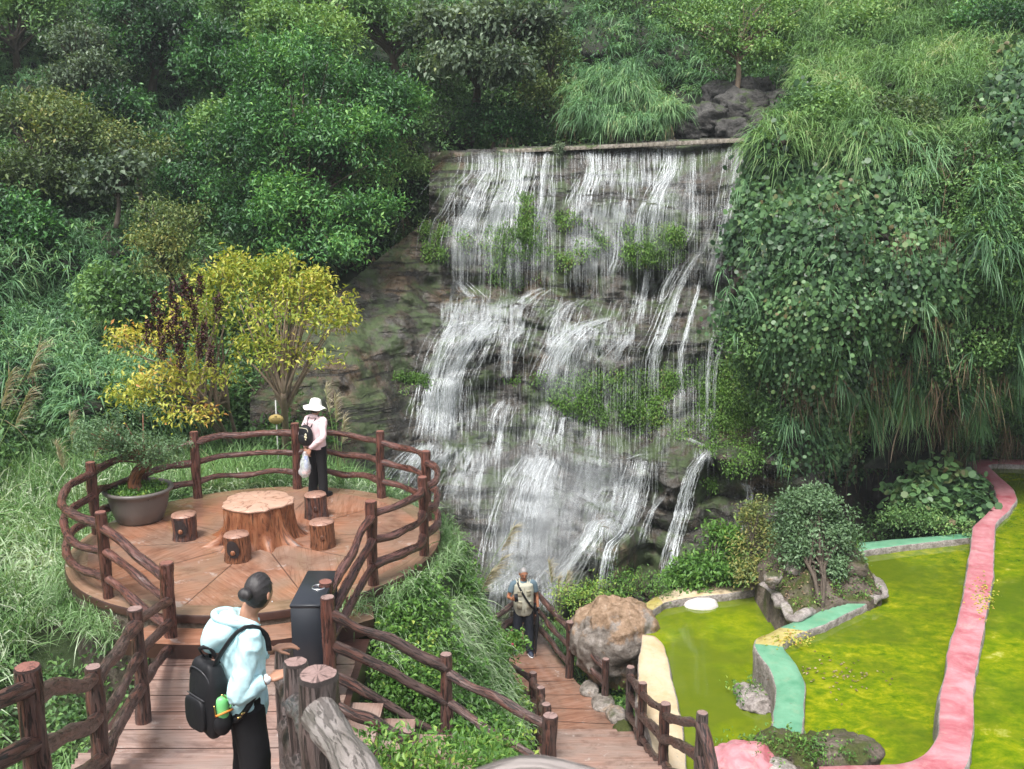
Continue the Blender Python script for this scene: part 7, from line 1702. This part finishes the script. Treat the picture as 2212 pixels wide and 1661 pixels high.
o = lv.build('silver_grass', M['blade_silver']); tag(o, 'pale striped grass on the slope between the terrace and the lower path', 'grass', kind='stuff')
i = (z2 < .25) | ~up; lv = Leaves(); cluster_leaves(lv, P[i] + UP * .08, np.tile(UP, (i.sum(), 1)), 15, .14, .070, .58, .48 + .35 * vn(P[i] * 1.6, 6))
o = lv.build('ground_cover', M['leaf_fresh']); tag(o, 'bright green ground cover on the slope above the lower path', 'ground cover', kind='stuff')
# around the lower path, pond edge and pool bank
bank = [(.95, 18.2), (1.35, 16.9), (1.9, 15.9), (2.1, 16.8), (2.4, 18.4), (3.6, 19.4), (5.6, 20.4), (6.6, 22), (5.2, 21.6), (3.5, 20.6), (1.8, 20.2), (.5, 20.4), (-1.2, 19.8), (-1.0, 18.6), (.2, 19.4)]
P = gscatter(bank, 3600); z2 = fbm(P * 1.1, 2, 97); right = P[:, 0] > 2.6
i = right | (z2 > -.05); lv = Leaves(); cluster_leaves(lv, P[i] + UP * np.where(right[i], .35, .15)[:, None], np.tile(UP, (i.sum(), 1)), 16, .22, .085, .5, .55 + .3 * vn(P[i] * 1.3, 6))
o = lv.build('bank_plants', M['leaf_fresh']); tag(o, 'bright leafy plants on the bank between the pond and the waterfall', 'undergrowth', kind='stuff')
i = ~right; lv = Leaves(); tuft_blades(lv, P[i], np.tile(UP * 1.3, (i.sum(), 1)), 8, .55, .018, .45 + z2[i] * .3, .45, .65); o = lv.build('bank_grass', M['blade']); tag(o, 'grass at the pool bank behind the lower path railing', 'grass', kind='stuff')
P = clear(gscatter([(1.9, 9.5), (2.1, 9.5), (2.2, 15.6), (1.9, 16.3), (1.75, 15.8), (1.9, 14.6)], 500)); lv = Leaves(); cluster_leaves(lv, P + UP * .25, np.tile(UP, (len(P), 1)), 10, .12, .06, .5, np.full(len(P), .45)); o = lv.build('ground_cover', M['leaf_fresh']); tag(o, 'small weeds between the lower path and the cream pond wall', 'ground cover', kind='stuff')
# behind the far pond walls
pb_ = [G(x, y, -2.9)[:2] for x, y in ((1560, 1262), (1650, 1240), (1860, 1205), (2100, 1180), (2140, 1040), (2060, 1010), (1900, 1090), (1700, 1150), (1580, 1200))]
P = gscatter(pb_, 2600); P[:, 2] = np.maximum(P[:, 2], -3.0) + .2; lv = Leaves(); cluster_leaves(lv, P, np.tile(UP, (len(P), 1)), 14, .25, .10, .55, .40 + .35 * vn(P * .9, 3)); o = lv.build('bank_shrubs', M['leaf_mid']); tag(o, 'dark leafy plants behind the far green pond wall', 'undergrowth', kind='stuff')

BG = 'bushes round the ponds'
# leafy bushes
def bush(name, label, lobes, mat, n, k=18, L=.09, asp=.55, tint=.5, cr=.16, base=None, **kw):
    b = np.array(lobes)[:, :3].mean(0).copy(); b[2] = min(l[2] - l[5] for l in lobes) - .1
    return tree(name, label, 'bush', b if base is None else base, lobes, mat, .03, 'wood', n, k, L, asp, cr, tint, .25, kw.get('group', BG), kw.get('stems', 3), kind=kw.get('kind', 'leaf'), droop=kw.get('droop', .25), shell=kw.get('shell', .5))
bush('bush', 'big leaved bush against the outside of the pink wall', [lobe(2040, 1040, 22.0, 62, 38), lobe(2000, 1085, 21.8, 55, 38), lobe(2075, 1095, 21.6, 45, 40)], 'leaf_round', 330, 10, .15, 1, .62, .2, kind='round', droop=.7)
bush('bush', 'fine leaved bush below the big leaved bush beside the pink wall', [lobe(2020, 1130, 21.2, 70, 26), lobe(1950, 1120, 21.5, 40, 30)], 'leaf_mid', 170, 20, .07, .5, .62)
bush('bush', 'bright leafy bush between the waterfall rocks and the rock island', [lobe(1560, 1180, 19.8, 42, 48), lobe(1520, 1225, 19.5, 60, 30), lobe(1600, 1230, 19.4, 60, 30), lobe(1480, 1250, 19.4, 40, 20)], 'leaf_fresh', 330, 15, .12, .42, .55)
bush('bush', 'olive and reddish bush left of the round shrub', [lobe(1640, 1175, 19.4, 40, 50), lobe(1630, 1120, 19.6, 22, 40), lobe(1620, 1230, 19, 36, 20)], 'leaf_olive', 170, 18, .08, .45, .85)
bush('wild_flowers', 'loose plant with small yellow flowers in front of the waterfall rock', [lobe(1370, 1262, 19.0, 50, 42), lobe(1420, 1280, 18.8, 36, 30)], 'leaf_fresh', 130, 14, .06, .4, .5, .18, shell=.1)
bush('wild_flowers', 'yellow green weeds behind the boulder', [lobe(1300, 1290, 18.6, 50, 30), lobe(1245, 1305, 18.4, 50, 30)], 'leaf_fresh', 130, 14, .07, .35, .8, .18, shell=.1)
c_ = W(1762, 1148, 18.2); k_ = np.hypot(*(np.stack([IX - c_[0], IY - c_[1]]))); q_ = G(1775, 1292, Z2 + .2)
tree('round_shrub', 'round grey green shrub with several stems on the rock island', 'shrub', (q_[0], q_[1], Z2 + .15), [lobe(1762, 1140, 18.2, 88, 82, .95), lobe(1720, 1180, 18.1, 52, 50), lobe(1812, 1175, 18.1, 50, 52), lobe(1760, 1085, 18.2, 55, 34), lobe(1770, 1222, 18.0, 55, 26)], 'leaf_bonsai', .075, 'wood', 620, 26, .075, .5, .13, .50, .25, 'single plants', 5, shell=.6, droop=.1)
# golden trees behind the terrace
GG = 'golden leaved trees'
b1 = G(489, 1005, -.45); b2 = G(613, 1000, -.45)
def gold(label, base, lobes, n, top, group=GG, stems=4):
    root = tree('golden_tree', label, 'tree', base, lobes, 'leaf_gold', .085, 'wood_pale', n, 10, .108, .42, .16, .42, .30, group, stems, shell=.35, sat=5, droop=.45, stemtop=top, tj=.18)
    return root
gt1 = gold('golden leaved tree with many stems and withered purple seed tufts, left of the plant sign', (b1[0], b1[1] + .9, -.45), [lobe(450, 700, 18.6, 105, 90), lobe(350, 740, 18.4, 90, 50), lobe(340, 830, 18.0, 75, 40), lobe(430, 820, 18.3, 100, 60), lobe(300, 870, 17.8, 50, 22), lobe(500, 630, 18.8, 60, 55), lobe(400, 900, 17.8, 60, 26), lobe(490, 585, 18.7, 16, 40), lobe(275, 725, 18.3, 34, 14), lobe(445, 610, 18.6, 14, 34), lobe(270, 855, 17.8, 30, 10)], 470, W(440, 860, 18.6))
lv = Leaves(); P0 = np.array([W(q[0], q[1], q[2] - .75) for q in ((335, 680, 18.2), (345, 720, 18.1), (370, 660, 18.3), (380, 700, 18.2), (395, 640, 18.4), (400, 740, 18.1), (320, 740, 18.1), (420, 700, 18.3), (430, 640, 18.4), (440, 740, 18.2), (470, 680, 18.3), (350, 770, 18), (390, 790, 18), (455, 790, 18.1), (365, 740, 18.0), (410, 660, 18.3), (383, 760, 18.0), (430, 770, 18.1))])
C = np.concatenate([P0 + UP * t * .34 + np.array([.03 * t, 0, 0]) for t in np.linspace(0, 1, 9)]); cluster_leaves(lv, C, np.tile(UP, (len(C), 1)), 17, .055, .062, .6, .45 + 0 * C[:, 0]); lv.build('seed_tufts', M['leaf_purple'], gt1, np.array(gt1.location))
gold('golden leaved tree with one pale forked trunk beside the plant sign', (b2[0], b2[1] + .1, -.45), [lobe(640, 680, 18.2, 100, 70), lobe(560, 650, 18.4, 80, 80), lobe(700, 690, 18.0, 62, 50), lobe(600, 600, 18.4, 85, 30), lobe(520, 585, 18.6, 45, 28), lobe(560, 760, 18.1, 80, 40), lobe(650, 625, 18.3, 60, 40), lobe(640, 775, 18.0, 90, 30), lobe(505, 575, 18.5, 14, 34), lobe(580, 590, 18.4, 14, 34), lobe(680, 605, 18.2, 16, 32), lobe(745, 690, 18.0, 30, 12), lobe(620, 575, 18.3, 12, 30)], 560, W(612, 850, 18.2), stems=1)
# weeds in front, below the viewpoint
P = np.array([W(x, y, d) for x, y, d in zip(rng.uniform(790, 1110, 240), rng.uniform(1580, 1720, 240), rng.uniform(6.6, 7.8, 240))])
lv = Leaves(); cluster_leaves(lv, P, np.tile(UP, (len(P), 1)), 9, .10, .062, .42, .55 + .35 * vn(P * 3, 3), .2); tuft_blades(lv, P[:110] - UP * .1, np.tile(UP * 1.6, (110, 1)), 4, .38, .008, .6, .35, .4)
o = lv.build('front_weeds', M['leaf_fresh']); tag(o, 'bright weeds growing just below the viewpoint', 'weeds', kind='stuff')
P = clear(gscatter([(-1.55, 8.3), (-1.2, 5.5), (.6, 5.0), (3.2, 6.5), (2.6, 8.2), (.4, 8.25)], 1800)); P = P[P[:, 2] < 1.5]; lv = Leaves(); cluster_leaves(lv, P + UP * .1, np.tile(UP, (len(P), 1)), 14, .16, .07, .5, .5 + .3 * vn(P * 1.4, 3)); o = lv.build('ground_cover', M['leaf_fresh']); tag(o, 'leafy ground cover between the main stair and the side stair', 'ground cover', kind='stuff')
bush('rose_bush', 'overhanging rose bush with one red bloom beside the man on the path', [lobe(1080, 1405, 15.4, 36, 30), lobe(1050, 1440, 15.0, 40, 30), lobe(1110, 1385, 15.6, 18, 12), lobe(1060, 1490, 14.8, 42, 30)], 'leaf_fresh', 150, 14, .07, .6, .42, .12, shell=.3, group='single plants')
m = MB(); p = W(1107, 1392, 15.1); V, Q = ellipsoid(p, (.022, .02, .022), 10, 8); m.add(V, Q, 0); o = m.build('rose_bloom', [plain('crimson_bloom', (.35, .01, .06), .5)]); tag(o, 'single small crimson rose bloom', 'flower')
# plume grasses
def plume_grass(label, base, tops, blades, L=.9, group='plume grasses'):
    base = np.asarray(base, float); root = empty('plume_grass', label, 'grass', tuple(base), group); lv = Leaves()
    tuft_blades(lv, np.tile(base, (4, 1)), np.tile(UP * 1.4, (4, 1)), blades, L, .016, .5, .5, .7); lv.build('blades', M['blade_yellow'], root, base)
    for t in tops:
        t = np.asarray(t, float); m = MB(); V, Q, c, rs = tube([base, base * .5 + t * .5 - UP * .02 + (t - base) * np.array([-.08, -.08, .05]), t], [.006, .003], 6, .1); m.add(V, [Q, *c], 0, rs); m.build('stalk', [plain('green_stalk', (.16, .24, .07), .5)] if 'stalkm' not in M else [M['stalkm']], root, True, base)
        d = unit(t - base); n_ = 150; s_ = rng.uniform(0, .42, n_); P = t - d * s_[:, None]; D = d * .9 + np.array([.35, 0, -.15]) + rn(n_, .22); pl = Leaves(); pl.blade(P, D, rng.uniform(.12, .30, n_), .009, rng.uniform(0, 1, n_), .35); pl.build('plume', M['plume'], root, base)
M['stalkm'] = plain('green_stalk', (.16, .24, .07), .5)
plume_grass('tall plume grass at the left edge with a feathery beige plume', W(-60, 1150, 11.5), [W(85, 745, 11.5), W(60, 850, 11.3), W(20, 810, 11.2)], 26, 1.3)
plume_grass('plume grass with pale heads left of the terrace railing', W(170, 1120, 15.2), [W(150, 900, 15.2), W(215, 935, 15.3), W(240, 925, 15.1), W(120, 960, 15)], 18)
plume_grass('plume grass between the woman in pink and the next railing post', W(735, 1050, 16.9), [W(702, 838, 17), W(741, 905, 16.9), W(722, 860, 16.9)], 14)
plume_grass('reed grass with long arching stalks over the lower railing', W(1010, 1330, 15.6), [W(1108, 1140, 15.6), W(1085, 1205, 15.5), W(1060, 1235, 15.4)], 22, .8)
plume_grass('reed grass standing behind the man with the phone', W(1205, 1365, 19.6), [W(1185, 1215, 19.6), W(1205, 1250, 19.6), W(1225, 1240, 19.6)], 16, .7)
# ------------------------------------------------------------------ light, air, camera
w = bpy.data.worlds.new('World'); SC.world = w; w.use_nodes = True; nt = w.node_tree; nt.nodes.clear()
sky = nt.nodes.new('ShaderNodeTexSky'); sky.sky_type = 'NISHITA'; sky.sun_disc = False; sky.sun_elevation = math.radians(62); sky.sun_rotation = math.radians(205); sky.air_density = 1.2; sky.dust_density = 4.0
hs = nt.nodes.new('ShaderNodeHueSaturation'); hs.inputs['Saturation'].default_value = .35
bg = nt.nodes.new('ShaderNodeBackground'); bg.inputs['Strength'].default_value = .115; ow = nt.nodes.new('ShaderNodeOutputWorld')
nt.links.new(sky.outputs[0], hs.inputs['Color']); nt.links.new(hs.outputs[0], bg.inputs[0]); nt.links.new(bg.outputs[0], ow.inputs[0])
L = bpy.data.lights.new('sun', 'SUN'); L.energy = 2.0; L.angle = math.radians(18); L.color = (1, .97, .92)
lo = bpy.data.objects.new('sun', L); COL.objects.link(lo)
az = math.radians(205); el = math.radians(62)
dv = Vector((math.sin(az) * math.cos(el), math.cos(az) * math.cos(el), math.sin(el))); lo.rotation_euler = dv.to_track_quat('Z', 'Y').to_euler(); lo.location = (0, 0, 30)
cam = bpy.data.cameras.new('camera'); co = bpy.data.objects.new('camera', cam); COL.objects.link(co); SC.camera = co
co.location = (0, 0, HC); co.rotation_euler = (PI / 2 - TH, 0, 0); cam.sensor_width = 36; cam.lens = 36 * F / 2212.; cam.clip_end = 500; cam.clip_start = .05
cam.dof.use_dof = True; cam.dof.focus_distance = 13; cam.dof.aperture_fstop = 9
SC.view_settings.view_transform = 'Standard'; SC.view_settings.look = 'None'; SC.view_settings.exposure = 1.1; SC.view_settings.gamma = 1
SC.cycles.max_bounces = 6; SC.cycles.diffuse_bounces = 3; SC.cycles.glossy_bounces = 2; SC.cycles.transmission_bounces = 3; SC.cycles.transparent_max_bounces = 14; SC.cycles.volume_bounces = 0
SC.cycles.volume_step_rate = 2
SC.cycles.use_denoising = True
# thin damp air over the gorge
n = NT('haze_air'); pv = n.n('ShaderNodeVolumePrincipled'); pv.inputs['Color'].default_value = (.86, .93, 1, 1); pv.inputs['Density'].default_value = 0.0007; n.l(pv.outputs[0], n.out.inputs['Volume'])
V, Q = box((0, 22, 6), (90, 76, 36)); o = build('haze', V, Q, n.m, None, False); tag(o, kind='stuff')
